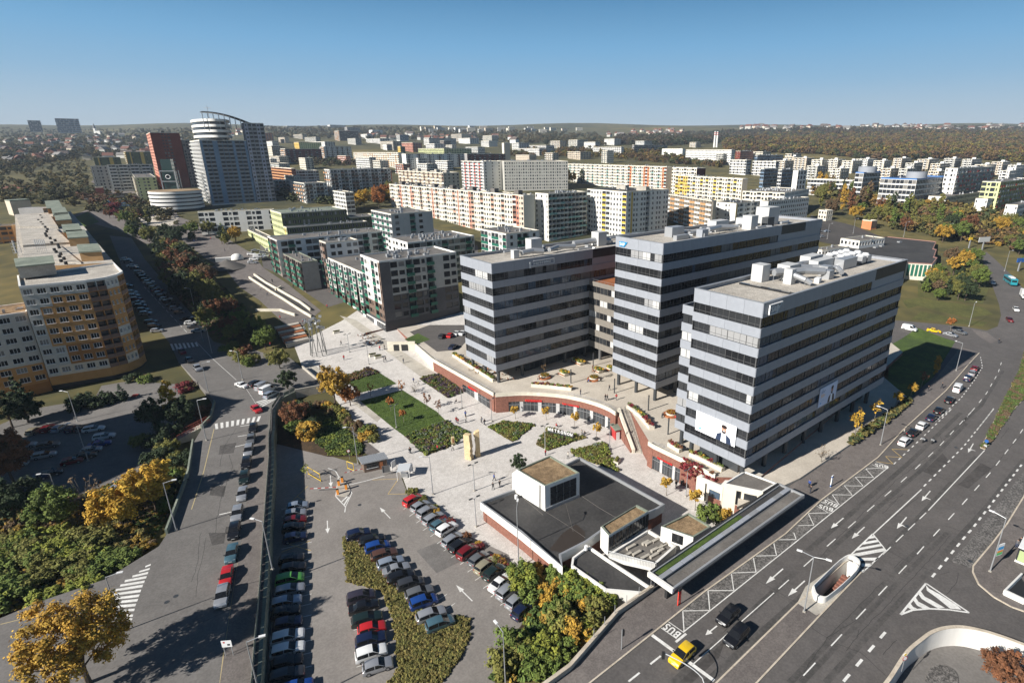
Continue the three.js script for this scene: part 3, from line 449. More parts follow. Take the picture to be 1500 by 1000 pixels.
for(const[p,q]of[[A0,C0],[mix2(A0,A1,.45),mix2(C0,C1,.45)],[A1,C1]]){const g=new GB();for(let k=0;k<=10;k++){const m=mix2(p,q,k / 10),y=POD*k / 10;g.beam(W3(m,y),W3(m,y + 1),.03,4);}g.beam(W3(p,1),W3(q,POD + 1),.04,5);g.beam(W3(p,.55),W3(q,POD + .55),.03,4);part('handrail',g.geo(),M.darkSteel,t);}
// small kiosk with red door at the stair foot
const k=thing('kiosk','small red walled kiosk with green roof beside the stair','kiosk',zM(165,420,0),0,0);const e=[zM(165,420,0),zM(285,395,0),zM(225,320,0),zM(110,350,0)].map(q=>sub2(q,zM(165,420,0)));
part('wall',new GB().prism(e,0,2.6).geo(),M.red,k);const big=e.map(q=>mix2(mix2(e[0],e[2],.5),q,1.12));part('roof',new GB().prism(big,2.62,2.85).geo(),M.concreteGreen,k);part('door',new GB().bar(mix2(e[0],e[1],.45),mix2(e[0],e[1],.75),.1,.05,2.1).geo(),M.black,k);part('shutter',new GB().bar(mix2(e[0],e[1],.08),mix2(e[0],e[1],.38),.12,.05,2.1).geo(),M.whitePaint,k);
}
// ---------- underground station entrance, canopy and its neighbours ----------
const RY=3.7;
function mass(t,top,y1,y0,wall,roof,rim=.35,opt={}){
const P=ccw(top),c=P.reduce((a,p)=>add2(a,mul2(p,1 / P.length)),[0,0]);const inn=P.map(p=>{const d=sub2(c,p),l=len2(d);return add2(p,mul2(d,Math.min(.5,rim*1.4 / l*1)));});
const g=new GB().sides(P,y0,y1);part('wall',g.geo(),wall,t);
const rg=new GB();for(let i=0;i<P.length;i++){const j=(i + 1)% P.length;rg.quad(W3(P[i],y1),W3(P[j],y1),W3(inn[j],y1),W3(inn[i],y1));rg.quad(W3(inn[i],y1 - rim),W3(inn[j],y1 - rim),W3(inn[j],y1),W3(inn[i],y1));}part('parapet',rg.geo(),opt.rimMat||M.white,t);
part('roof',new GB().sheet(inn,y1 - rim).geo(),roof,t);return P;
}
{
const t=thing('station_hall','low station building with flat black roof and white fascia','station',[0,0]);
const main=gp([[703,735],[757,714.5],[849.5,669],[974,738],[960,747],[885,775],[860,793],[822,812],[824,830],[762,779]],RY + .5);
const P=ccw(main);const g=new GB().sides(P.map(p=>p),-.1,RY - .75);part('brick_wall',new GB().sides(P.map(p=>mix2(p,G(850,740,RY),.025)),-.1,RY - .7).geo(),M.brick,t);
const fas=new GB().sides(P,RY - 1.2,RY + .5);part('fascia',fas.geo(),M.white,t);part('soffit',new GB().sheet(P,RY - 1.19).geo(),M.concrete,t);
const inn=P.map((p,i)=>{const a=dir2(P[(i + P.length - 1)% P.length],p),b=dir2(p,P[(i + 1)% P.length]);const n=[-(a[1]+ b[1]),a[0]+ b[0]],l=len2(n)||1;return add2(p,mul2(n,.45 / l));});
const cg=new GB();for(let i=0;i<P.length;i++){const j=(i + 1)% P.length;cg.quad(W3(P[i],RY + .5),W3(P[j],RY + .5),W3(inn[j],RY + .5),W3(inn[i],RY + .5));cg.quad(W3(inn[i],RY - .1),W3(inn[j],RY - .1),W3(inn[j],RY + .5),W3(inn[i],RY + .5));}part('coping',cg.geo(),M.galv,t);
part('roof',new GB().sheet(inn,RY - .1).geo(),M.roofTar,t);
const low=ccw(gp([[839.6,817],[862,800],[888,818],[952,860],[945,868],[888,863],[838,828]],RY - .2));part('low_roof',new GB().sheet(low,RY - .6).geo(),M.roofTar,t);part('low_wall',new GB().sides(low,0,RY - .2).geo(),M.white,t);
part('low_coping',(()=>{const q=new GB();for(let i=0;i<low.length;i++)q.bar(low[i],low[(i + 1)% low.length],.35,RY - .75,RY - .15);return q.geo();})(),M.white,t);
part('damp_patch',new GB().sheet(ccw(map(z6,[[1020,110],[1110,0],[1200,-60],[1260,-10],[1250,60],[1100,130]],RY)),RY - .095).geo(),flat(.035,.026,.02,.7),t);
const seams=new GB();for(const Q of[[[1000,860],[1130,940],[1260,1030]],[[1225,745],[1350,830],[1480,905]],[[850,770],[980,880]],[[1100,690],[1180,990]]]){const q=map(z5,Q,RY);for(let i=1;i<q.length;i++)seams.bar(q[i - 1],q[i],.07,RY - .1,RY - .07);}part('roof_seam',seams.geo(),M.roofGrey,t);
for(const[x,y]of[[800,770],[1265,1110]]){const v=part('roof_vent',cyl(.3,.8,10),M.whitePaint,t);const q=z5(x,y,RY);v.position.set(q[0],RY - .1,-q[1]);}
// tall ventilation block with planted roof
const bTop=topAt(G(798,748,RY),711.8);
const vb=thing('ventilation_block','white ventilation block with earth covered roof and louvred side','vent building',[0,0]);
const Q=gp([[757,687.6],[805.5,666.7],[849,692],[798,711.8]],bTop);mass(vb,Q,bTop,RY - .1,M.white,M.roofSoil,.3,{rimMat:M.concreteGreen});
const Q0=Q[0],Q3=Q[3],back=add2(Q0,mul2(dir2(Q3,Q0),1.6)),Q1=Q[1],back1=add2(Q1,mul2(dir2(Q[2],Q1),1.6));
const wg=new GB();wg.quad(W3(Q0,bTop),W3(back,bTop - 1.6),W3(back,0),W3(Q0,0)).quad(W3(Q1,bTop),W3(back1,bTop - 1.6),W3(back1,0),W3(Q1,0)).quad(W3(back,bTop - 1.6),W3(back1,bTop - 1.6),W3(back1,0),W3(back,0)).quad(W3(Q0,bTop),W3(Q1,bTop),W3(back1,bTop - 1.6),W3(back,bTop - 1.6));part('sloped_end',wg.geo(),M.white,vb);
const A3=Q[3],A2=Q[2];const lo=mix2(A3,A2,.14),hi=mix2(A3,A2,.9),out=mul2([dir2(A3,A2)[1],-dir2(A3,A2)[0]],.08);
for(let i=0;i<4;i++)for(let j=0;j<3;j++){const a=add2(mix2(lo,hi,(i + .04)/ 4),out),b=add2(mix2(lo,hi,(i + .96)/ 4),out),y=RY + .7 + j*(bTop - RY - 1.4)/ 3;part('louvre_panel',new GB().bar(a,b,.1,y + .05,y +(bTop - RY - 1.4)/ 3 - .05).geo(),M.screen,vb);}
for(const s of[.8,.85]){const a=mix2(Q[0],Q[3],s),b=mix2(Q[0],Q[3],s + .015),o=mul2([dir2(Q[0],Q[3])[1],-dir2(Q[0],Q[3])[0]],.05);part('groove_strip',new GB().bar(add2(a,o),add2(b,o),.1,RY,bTop - .4).geo(),M.blindDark,vb);}
part('base_trim',new GB().bar(add2(A3,out),add2(A2,out),.15,RY - .05,RY + .5).geo(),M.galv,vb);
// second block with planted roof over the glazed hall
const b2=thing('glazed_hall','white walled hall with earth roof and dark glazing over the sunken yard','station',[0,0]);const y2=RY + 3.4;
const H2=gp([[880,771],[933,739],[950.5,748],[891.5,784]],y2);mass(b2,H2,y2,RY - 1,M.white,M.roofSoil,.3,{rimMat:M.concreteGreen});
const h3=H2[3],h2=H2[2],o2=mul2([dir2(h3,h2)[1],-dir2(h3,h2)[0]],.1);const gb2=new GB();for(let k=0;k<12;k++){part('window_pane',new GB().bar(add2(mix2(h3,h2,k / 12 + .008),o2),add2(mix2(h3,h2,(k + 1)/ 12 - .008),o2),.06,RY + .2,y2 - .5).geo(),k % 4?M.glassDark:M.glassMid,b2);}
// sunken yard in front of it
const yard=ccw(map(zE,[[55,935],[300,780],[475,885],[345,1000]],RY - .4));const yd=thing('sunken_yard','worn concrete yard with block benches inside a railing','yard',[0,0]);
part('floor',new GB().sheet(yard,RY - .38).geo(),M.roofGrey,yd);part('wall',(()=>{const q=new GB();for(let i=0;i<yard.length;i++)q.bar(yard[i],yard[(i + 1)% yard.length],.4,RY - 1.2,RY +(i===0||i===3?.35:.1));return q.geo();})(),M.white,yd);
const fl=map(zE,[[45,935],[330,1010]],RY);const rg=new GB();for(let k=0;k<=30;k++){const p=mix2(fl[0],fl[1],k / 30);rg.beam(W3(p,RY),W3(p,RY + 1.2),.025,4);}rg.beam(W3(fl[0],RY + 1.2),W3(fl[1],RY + 1.2),.04,4);part('railing',rg.geo(),M.galv,yd);
const bl=rng(3);for(let i=0;i<14;i++){const q=zE(lerp(150,430,bl()),lerp(830,960,bl()),RY - .3);if(!inside(q,yard))continue;const b=put('bench_block',unitBox(rr(1.2,2.2,bl),.45,.5),M.concrete,yd,q[0],RY - .38,-q[1],35*DEG);}
// third white block
const b3=thing('lift_house','small white gabled block with earth roof and barred dark window','station',[0,0]);const y3=RY + 2.6;const H3=map(zE,[[385,742],[560,655],[705,742],[590,812]],y3);mass(b3,H3,y3,RY - 1,M.white,M.roofSoil,.3,{rimMat:M.concreteGreen});
const f0=H3[0],f1=H3[3],o3=mul2([dir2(f0,f1)[1],-dir2(f0,f1)[0]],.06);part('window',new GB().bar(add2(mix2(f0,f1,.36),o3),add2(mix2(f0,f1,.7),o3),.1,RY + .3,y3 - .5).geo(),M.glassDark,b3);
}
{
const CY=AVE_H + 3.5,t=thing('bus_canopy','long flat bus stop canopy with mossy gutter and pale metal edges','canopy',[0,0]);
const NL=G(951.5,836,CY),NR=G(988,861.4,CY),FR=G(1178,725.4,CY),FL=G(1140,708,CY);
const at=(s,u)=>mix2(mix2(NL,NR,s),mix2(FL,FR,s),u);
const strip=(name,s0,s1,y0,y1,m,u0=0,u1=1)=>{const g=new GB(),P=[at(s0,u0),at(s1,u0),at(s1,u1),at(s0,u1)];g.prism(P,y0,y1);return part(name,g.geo(),m,t);};
strip('deck',0,1,CY - .75,CY - .5,M.blindDark);strip('edge_beam',0,.06,CY - .5,CY + .02,M.black);strip('back_edge',.06,.1,CY - .5,CY - .06,M.galv);
strip('gutter_bed',.1,.3,CY - .5,CY - .35,M.roofTar);const seg=14,mr=rng(5);
for(let k=0;k<seg;k++)strip('metal_sheet',.34,.5,CY - .3,CY + .03,k % 3?M.aluminium:M.galv,k / seg + .002,(k + 1)/ seg - .002);
for(let k=0;k<9;k++)strip('roof_felt',.6,.93,CY - .5,CY - .3,k % 3===1?M.roofGrey:M.roofGrey,k / 9 + .001,(k + 1)/ 9 - .001);
strip('front_edge',.93,1,CY - .6,CY,M.galv);strip('near_fascia',0,1,CY - .8,CY + .04,M.white,-.012,0);strip('far_fascia',0,1,CY - .8,CY + .04,M.galv,1,1.008);
strip('moss',.12,.28,CY - .35,CY - .27,M.lawn,.02,.62);
for(let k=0;k<=6;k++){const p=at(.62,.02 + k*.16);put('post',unitBox(.5,CY - .75 - AVE_H,.5),M.black,t,p[0],AVE_H,-p[1],39*DEG);}
const wl=new GB();for(let k=0;k<6;k++){wl.bar(at(.05,.03 + k*.16),at(.05,.16 + k*.16),.1,AVE_H,CY - .75);}part('rear_glazing',wl.geo(),M.glassMid,t);
// bus stop column, red
const sp=zC(520,485);const s=thing('stop_pylon','red and black upright stop pylon at the canopy end','pylon',sp,AVE_H + .12,35*DEG);part('frame',(()=>{const g=new GB();g.box(-.28,-.18,0,2.6,-.08,.08).box(.18,.28,0,2.6,-.08,.08).box(-.28,.28,0,.12,-.08,.08).box(-.18,.18,.9,2.0,-.06,.06).box(-.28,.28,2.2,2.35,-.08,.08);return g.geo();})(),flat(.7,.05,.03,.4),s);put('head',unitBox(.6,.5,.2),M.black,s,0,2.6,0);
}
{
const t=thing('exit_building','white plastered exit building with brick panels against the podium','building',[0,0]);const y1=7.6;
const P=map(zE,[[785,468],[915,388],[1125,466],[1035,522]],y1);mass(t,P,y1,0,M.cream,M.roofGrey,.3,{rimMat:M.white});
const f=(u0,u1,y0,y2,m,n)=>{const a=P[0],b=P[3],o=mul2([dir2(a,b)[1],-dir2(a,b)[0]],.07);part(n,new GB().bar(add2(mix2(a,b,u0),o),add2(mix2(a,b,u1),o),.12,y0,y2).geo(),m,t);};
f(.34,.46,3.6,6.6,M.glassDark,'window');f(.54,.86,3.6,6.4,M.glassMid,'window');f(.34,.46,.1,3.4,M.brick,'brick_panel');f(.54,.98,.1,3.4,M.brick,'brick_panel');
const t2=thing('exit_annex','low white annex with roof terrace and window beside the exit building','building',[0,0]);const y2=4.9;const Q=map(zE,[[612,425],[672,393],[850,410],[780,495]],y2);mass(t2,Q,y2,0,M.cream,M.roofGrey,.7,{rimMat:M.white});
const a=Q[0],b=Q[3],o=mul2([dir2(a,b)[1],-dir2(a,b)[0]],.06);part('window',new GB().bar(add2(mix2(a,b,.52),o),add2(mix2(a,b,.92),o),.12,1.8,3.3).geo(),M.glassBlue,t2);part('brick_panel',new GB().bar(add2(mix2(a,b,.5),o),add2(mix2(a,b,.97),o),.1,.1,1.7).geo(),M.brick,t2);part('drain_pipe',new GB().bar(add2(mix2(a,b,.36),o),add2(mix2(a,b,.4),o),.25,.1,4.2).geo(),M.darkSteel,t2);
}
{
const t=thing('stairwell_parapet','white oval parapet round the subway stair in the median','parapet',[0,0]);const C=UNDER.reduce((a,p)=>add2(a,mul2(p,1 / UNDER.length)),[0,0]);const out=smoothLine([...UNDER,UNDER[0]],5),inn=out.map(p=>mix2(p,C,.07));const y0=AVE_H - 3.3,y1=AVE_H + 1.15;const g=new GB();
for(let i=1;i<out.length;i++){g.quad(W3(out[i - 1],AVE_H),W3(out[i],AVE_H),W3(out[i],y1),W3(out[i - 1],y1));g.quad(W3(inn[i - 1],y0),W3(inn[i],y0),W3(inn[i],y1),W3(inn[i - 1],y1));g.quad(W3(out[i - 1],y1),W3(out[i],y1),W3(inn[i],y1),W3(inn[i - 1],y1));}part('wall',g.geo(),M.white,t);
part('floor',new GB().sheet(inn,y0).geo(),M.roofTar,t);const a=zB(245,350,AVE_H),b=zB(345,255,AVE_H);for(let k=0;k<8;k++)part('step',new GB().bar(mix2(a,b,k / 8),mix2(a,b,(k + 1)/ 8),2.0,y0,y0 + .25*(k + 1)).geo(),M.brick,t);
const w=thing('ramp_wall','curved white retaining wall around the sunken ramp','wall',[0,0]);const rp=smoothLine(RAMP.slice(0,11),6);const wg=new GB();for(let i=1;i<rp.length;i++){const p=rp[i - 1],q=rp[i];if(dist2(p,q)<.01)continue;wg.bar(p,q,.35,AVE_H - 2.7,AVE_H + .75);}part('wall',wg.geo(),M.white,w);const cg=new GB();for(let i=1;i<rp.length;i++)cg.bar(rp[i - 1],rp[i],.45,AVE_H + .752,AVE_H + .86);part('coping',cg.geo(),M.kerb,w);
structure('ramp_road',new GB().sheet(ccw(RAMP),AVE_H - 2.5).geo(),M.asphaltLight);structure('ramp_island',new GB().prism(ccw(smoothLine(map(zB,[[840,1000],[880,900],[950,880],[1040,920],[1065,990],[1040,1080],[900,1100],[830,1030],[840,1000]],AVE_H - 2.4),4)),AVE_H - 2.5,AVE_H - 2.35).geo(),M.setts);
}
{
const P=gp([[700,1080],[798,1001],[834,975],[870,934],[905.6,893],[956,858]],AVE_H + .9);const t=thing('boundary_wall','grey concrete boundary wall with yellowish coping along the footway','wall',[0,0]);const g=new GB(),c=new GB();for(let i=1;i<P.length;i++){g.bar(P[i - 1],P[i],.35,-.2,AVE_H + .9);c.bar(P[i - 1],P[i],.5,AVE_H + .9,AVE_H + 1.02);}part('wall',g.geo(),M.concrete,t);part('coping',c.geo(),M.kerb,t);
const f=new GB();for(const{p}of along(P.slice(3),2.6))f.beam(W3(p,AVE_H + .9),W3(p,AVE_H + 2.5),.05,5);part('fence_post',f.geo(),M.galv,t);
}
// ---------- painted markings ----------
{
const mk=(name,label,fill,m=M.marking,g)=>{const pieces=[];fill({sheet(...a){const q=new GB();q.sheet(...a);pieces.push(q);}});if(pieces.length===1)return solo(name,pieces[0].geo(),m,label,'marking',g);const t=thing(name,label,'marking',[0,0],0,0,g);for(const q of pieces)part('stripe',q.geo(),m,t);return t;};
const line=(gb,z,pts,w=.14,fn=A)=>ribbon(gb,map(z,pts,fn),w,.012,fn);
const D1=[...map(zA,[[165,930],[428,702],[702,465],[920,262],[1155,10]]),...map(zD,[[1145,925],[1200,860],[1250,800],[1282,760],[1312,705],[1342,655],[1362,590]])];
mk('lane_line','broken white line between the two lanes beside the bus bay',gb=>{dashes(gb,[...map(zC,[[1185,375],[1420,165]]),...D1],3,4.6,.16,.012,A);});
mk('lane_line','solid white line leading to the stop line',gb=>line(gb,zC,[[610,880],[1155,400]]));
mk('stop_line','wide white stop line in front of the yellow car',gb=>line(gb,zC,[[340,680],[755,985]],.5));
mk('lane_line','short broken line below the stop line',gb=>{dashes(gb,map(zC,[[400,820],[180,995]]),2,2,.25,.012,A);dashes(gb,map(zC,[[550,935],[490,990]]),2.2,3,.14,.012,A);});
mk('edge_line','solid white line along the left bus bay',gb=>{line(gb,zC,[[550,662],[1375,2]],.16);line(gb,zA,[[0,865],[600,382]],.16);dashes(gb,map(zC,[[500,728],[640,615]]),2.2,.8,.35,.013,A);});
mk('edge_line','short broken line beside the parked cars',gb=>dashes(gb,[...map(zA,[[635,362],[830,180],[1020,-5]]),...map(zD,[[1000,915],[1140,790],[1215,690],[1258,620],[1245,555]])],1.2,1.5,.22,.012,A));
mk('lane_line','solid white line from the hatched area to the turning lane',gb=>line(gb,zA,[[495,830],[820,530]],.2));
mk('lane_line','dense broken line beside the turning lane',gb=>dashes(gb,[...map(zA,[[835,510],[1100,245],[1300,-5]]),...map(zD,[[1225,965],[1282,893],[1332,828]])],1.3,1.5,.25,.012,A));
mk('lane_line','solid line from the grass median towards the hatched area',gb=>{line(gb,zA,[[1240,270],[865,670]],.18);dashes(gb,map(zA,[[850,685],[540,985]]),3,2,.16,.012,A);});
mk('lane_line','broken line along the right carriageway',gb=>dashes(gb,[...map(zB,[[32,952],[445,510],[835,95]]),...map(zA,[[835,910],[1085,637],[1290,405],[1450,195],[1520,95]])],3,4.2,.16,.012,A));
mk('edge_line','wide broken edge line along the right carriageway',gb=>{dashes(gb,[...map(zB,[[890,295],[1115,20]]),...map(zA,[[1155,795],[1325,575],[1495,355]])],1.3,1.5,.32,.012,A);dashes(gb,map(zB,[[300,990],[435,830],[640,590]]),1.6,1.9,.34,.012,A);});
mk('zigzag_line','white zigzag across the left bus bay setts',gb=>{line(gb,zC,[[555,660],[547,520],[727,518],[715,385],[887,385],[870,268],[1035,262],[1015,155],[1172,152],[1148,48],[1302,45],[1287,0]],.15);});
mk('zigzag_line','white zigzag of the further bus bay',gb=>{line(gb,zA,[[0,770],[102,768],[65,690],[215,685]],.15);line(gb,zA,[[270,630],[225,565],[358,567],[305,505],[430,507],[378,448],[500,450],[448,393],[595,385]],.15);});
mk('zigzag_line','yellow zigzag between bus bay and parked cars',gb=>line(gb,zA,[[520,345],[630,360],[580,310],[690,318],[622,262],[735,265]],.13),M.markYellow);
const tri=(z,apex,r,l,n,name,label)=>mk(name,label,gb=>{const a=z(...apex),b=z(...r),c=z(...l);ribbon(gb,[a,b,c,a],.22,.014,A);for(let i=0;i<n;i++){const s0=(i + .45)/ n,s1=(i + .95)/ n;drape(gb,[mix2(a,c,s0),mix2(a,b,s0),mix2(a,b,s1),mix2(a,c,s1)],.012,A);}});
tri(zB,[495,8],[583,118],[330,165],4,'hatched_area','hatched white area behind the stair parapet, tip part');
mk('hatched_area','white stripes beside the stair parapet',gb=>{for(const[a,b,c,d]of[[[330,170],[540,165],[520,185],[330,185]],[[405,205],[500,205],[478,225],[400,225]],[[410,245],[450,248],[430,265],[405,262]]])drape(gb,map(zB,[a,b,c,d]),.012,A);line(gb,zB,[[583,118],[430,262]],.18);});
mk('hatched_area','triangular chevron hatching at the ramp junction',gb=>{line(gb,zB,[[680,545],[850,337],[1137,532]],.28);line(gb,zB,[[680,545],[760,515],[870,506],[1000,512],[1137,532]],.28);for(const Q of[[[850,350],[870,372],[940,410],[1060,485],[1085,512],[1010,505],[930,440],[855,385]],[[815,390],[840,425],[880,445],[975,500],[930,504],[860,465],[820,440],[800,410]],[[780,430],[800,460],[840,480],[880,503],[830,505],[790,485],[765,450]],[[745,470],[765,495],[790,505],[750,512],[725,495]]])drape(gb,map(zB,Q),.013,A);});
const arrow=(z,tail,tip,turn)=>{const a=z(...tail),b=z(...tip),d=dir2(a,b),n=[-d[1],d[0]],L=dist2(a,b),sh=add2(a,mul2(d,L*.6));const gb=new GB();ribbon(gb,[a,sh],.2,.012,A);drape(gb,[add2(sh,mul2(n,.42)),b,sub2(sh,mul2(n,.42))],.012,A);if(turn){const q=add2(sh,mul2(d,.2)),e=add2(q,mul2(n,1.0));ribbon(gb,[q,e],.22,.0125,A);}return gb.geo();};
for(const[z,a,b,t]of[[zC,[1215,240],[1100,340]],[zC,[1360,320],[1248,422]],[zC,[775,620],[698,682]],[zA,[300,720],[215,790]],[zA,[440,780],[355,858]],[zA,[720,715],[655,792],1],[zA,[878,540],[820,608],1],[zA,[1165,225],[1130,285],1]])solo('lane_arrow',arrow(z,a,b,t),M.marking,t?'white turning arrow painted on the inner avenue lane':'white straight arrow painted on an avenue lane','marking',t?'turn arrows on the avenue':'straight arrows on the avenue');
const flatText=(txt,p,size,ang,y)=>{const g=textGeo(txt,size,.002);g.rotateX(-Math.PI / 2);const m=part('lettering',g,M.marking);m.position.set(p[0],y,-p[1]);m.rotation.y=ang;return m;};
for(const[z,c,a,b,lab,box]of[[zC,[480,650],[530,690],[430,615],'white BUS lettering in a box near the stop line',[[400,632],[450,592],[555,665],[505,705]]],[zA,[225,622],[265,640],[185,605],'white BUS lettering at the far end of the canopy bay',[[150,612],[190,590],[272,632],[235,660]]],[zA,[190,655],[240,668],[150,640],'white BUS lettering under the canopy end, second of its pair',[[120,640],[150,614],[235,660],[205,688]]],[zA,[545,372],[595,382],[500,362],'white BUS lettering before the yellow zigzag',[[490,365],[515,345],[600,378],[575,402]]]]){
const p=z(...c),q=z(...a),e=z(...b),t=thing('road_lettering',lab,'marking',[0,0]);const B=map(z,box);const fr=new GB();ribbon(fr,[B[0],B[3]],.13,.012,A);ribbon(fr,[B[1],B[2]],.13,.012,A);part('border',fr.geo(),M.marking,t);
const m=flatText('BUS',mix2(B[1],B[2],.5),1.0,ang2(q,e),A(p[1])+ .012);const mid=mix2(mix2(B[0],B[3],.5),mix2(B[1],B[2],.5),.8);m.position.set(mid[0],A(p[1])+ .012,-mid[1]);m.scale.set(1.0,1,1.25);t.add(m);
}
// car park
const P0=0,pl=(z,pts,w=.12)=>gb=>ribbon(gb,map(z,pts,()=>0),w,.014,()=>0);
const parkArrow=(z,tail,tip)=>{const a=z(...tail,0),b=z(...tip,0),d=dir2(a,b),n=[-d[1],d[0]],L=dist2(a,b),sh=add2(a,mul2(d,L*.62));const gb=new GB(),Z=()=>0;ribbon(gb,[a,sh],.18,.014,Z);drape(gb,[add2(sh,mul2(n,.42)),b,sub2(sh,mul2(n,.42))],.014,Z);return gb.geo();};
for(const[z,a,b]of[[z3,[1325,905],[1255,832]],[z3,[925,620],[930,695]],[z3,[905,920],[908,1005]],[z6,[508,455],[400,348]]])solo('lane_arrow',parkArrow(z,a,b),M.marking,'white arrow painted on the car park lane','marking','arrows in the car park');
mk('bay_line','white bay lines of the right car row',gb=>{for(const[x,y]of[[65,-165],[105,-120],[150,-75],[195,-25],[245,15],[290,62],[335,110],[385,155],[445,200],[495,250],[545,305],[600,358],[650,415],[715,470],[775,532]]){const q=z6(x,y,0),e=z6(x + 45,y - 30,0);ribbon(gb,[sub2(q,mul2(dir2(q,e),.6)),add2(e,mul2(dir2(q,e),3))],.11,.014,()=>0);}});
mk('bay_line','white bay lines of the row below the retaining wall',gb=>{for(const y of[-195,-145,-105,-45,70,135,180,235,295,350,415,480,555,640,722,805,895,985]){const q=z4(600,y + 40,0),e=z4(800,y - 8,0);ribbon(gb,[q,e],.1,.014,()=>0);}});
mk('bay_line','white bay lines along the grass island',gb=>{for(const[x,y]of[[1335,455],[1390,515]])ribbon(gb,[z6(x - 1363 + 300,y,0),z6(x - 1363 + 365,y - 45,0)],.1,.014,()=>0);for(const[x,y]of[[1080,650],[1090,730],[1100,895]])ribbon(gb,[z4(x,y,0),z4(x + 60,y - 20,0)],.1,.014,()=>0);});
mk('barrier_line','white outline of the barrier island',gb=>{const Z=()=>0;ribbon(gb,map(zO,[[225,1000],[235,930],[105,790],[140,520],[100,450],[0,415]],Z),.2,.014,Z);ribbon(gb,map(zO,[[235,930],[320,745],[240,600],[140,520]],Z),.16,.014,Z);ribbon(gb,map(zO,[[270,640],[500,585],[755,515]],Z),.2,.0145,Z);ribbon(gb,map(zO,[[185,860],[260,790]],Z),.3,.014,Z);ribbon(gb,map(zO,[[215,905],[280,800]],Z),.3,.014,Z);});
mk('bay_line','yellow no parking lines by the gate',gb=>{const Z=()=>0;ribbon(gb,map(zO,[[590,570],[940,555],[800,760],[1120,755]],Z),.12,.014,Z);ribbon(gb,map(z4,[[600,130],[790,55]],Z),.12,.0145,Z);ribbon(gb,map(z4,[[610,65],[795,120]],Z),.12,.014,Z);ribbon(gb,map(z3,[[665,795],[775,690]],Z),.12,.014,Z);ribbon(gb,map(z3,[[705,760],[780,800]],Z),.12,.0145,Z);},M.markYellow);
// left street
const bars=(name,label,z,c0,c1,d0,d1,n,fn=S)=>mk(name,label,gb=>{const a=z(...c0,fn),b=z(...c1,fn),c=z(...d0,fn),d=z(...d1,fn);for(let i=0;i<n;i++){const s=i / n,e=(i + .52)/ n;drape(gb,[mix2(a,b,s),mix2(a,b,e),mix2(c,d,e),mix2(c,d,s)],.012,fn);}});
bars('zebra_crossing','white zebra crossing beside the street bus lane',z3,[155,275],[480,220],[160,312],[465,255],9);
mk('zebra_crossing','slanting zebra crossing bars beside the big yellow tree',gb=>{for(const[a,b,c,d]of[[[690,530],[885,545],[880,560],[720,548]],[[735,555],[880,570],[872,592],[800,590]],[[695,520],[895,505],[890,522],[700,535]],[[705,490],[905,472],[898,490],[700,508]],[[720,462],[918,440],[910,458],[712,478]],[[735,435],[928,410],[920,428],[728,450]],[[750,405],[938,378],[932,396],[742,420]],[[770,375],[950,345],[945,363],[765,390]],[[800,345],[962,318],[957,334],[795,360]],[[830,315],[975,288],[970,304],[825,330]],[[880,285],[985,260],[982,275],[878,298]],[[925,255],[995,234],[992,247],[922,266]],[[965,222],[1002,207],[1000,218],[963,232]]])drape(gb,map(z2,[a,b,c,d],S),.012,S);});
bars('zebra_crossing','distant zebra crossing in the shaded street',zF,[920,495],[1075,485],[935,530],[1085,505],7);
bars('hatched_area','white hatched corner beside the parked vans',z3,[430,130],[480,165],[580,90],[560,115],4);
mk('lane_line','white bay ticks beside the parked street cars',gb=>{for(const[a,b]of[[[325,292],[390,282]],[[308,360],[370,350]],[[290,428],[360,412]],[[185,880],[265,862]]])ribbon(gb,map(z3,[a,b],S),.25,.012,S);dashes(gb,map(zF,[[1335,740],[1420,870]],S),.6,.6,.15,.012,S);dashes(gb,map(zF,[[1010,430],[780,185]],S),4,3,.12,.012,S);ribbon(gb,map(zF,[[1060,480],[1080,500],[1280,690]],S),.12,.012,S);});
mk('edge_line','faded yellow kerb line down the left street',gb=>{ribbon(gb,map(z4,[[190,1000],[215,800],[240,650],[300,250],[345,20]],S),.14,.012,S);ribbon(gb,map(z3,[[0,845],[80,600],[150,310]],S),.16,.012,S);ribbon(gb,map(z2,[[0,610],[220,555],[420,480]],S),.16,.012,S);},flat(.42,.34,.18,.9));
}
// ---------- buildings of the housing estate ----------
const zR1=zoomer(360,290,4.1667),zR2=zoomer(0,280,6.25);
const wallMat=(c,v=14,s=50)=>std(noiseMap(s + c[0],128,20,c.map(q=>q - v),c.map(q=>Math.min(255,q + v*.5)),[[5,.6],[.8,.5]]),.85);
const WM={white:M.white,cream:M.cream,beige:wallMat([206,192,172]),tan:wallMat([176,140,96]),ochre:wallMat([184,138,84]),ochreDark:wallMat([162,112,60]),paleGrey:wallMat([186,184,176]),grey:wallMat([150,148,146]),darkGrey:wallMat([96,94,94]),brown:wallMat([112,94,82]),brick:wallMat([128,62,46]),salmon:wallMat([196,138,118]),orange:wallMat([206,130,88]),blue:wallMat([120,142,164]),paleGreen:wallMat([196,200,150]),olive:wallMat([96,102,74]),yellow:wallMat([214,180,96]),redBrown:wallMat([110,54,48]),taupe:wallMat([138,126,118]),lilac:wallMat([176,178,190])};
const PM={green:M.green,white:flat(.62,.62,.60),salmon:flat(.55,.28,.20),yellow:flat(.62,.42,.06),orange:flat(.55,.28,.12),pale:flat(.42,.46,.45),brown:flat(.18,.11,.08),red:flat(.5,.07,.05),grey:flat(.3,.3,.3),teal:flat(.2,.36,.34),cream:flat(.6,.55,.42)};
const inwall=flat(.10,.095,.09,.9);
function project(p,y){const d=CAM_H - y,depth=p[1]*Math.cos(PITCH)+ d*Math.sin(PITCH);return[PX0 + FPX*p[0]/ depth,PY0 + FPX*(d*Math.cos(PITCH)- p[1]*Math.sin(PITCH))/ depth];}
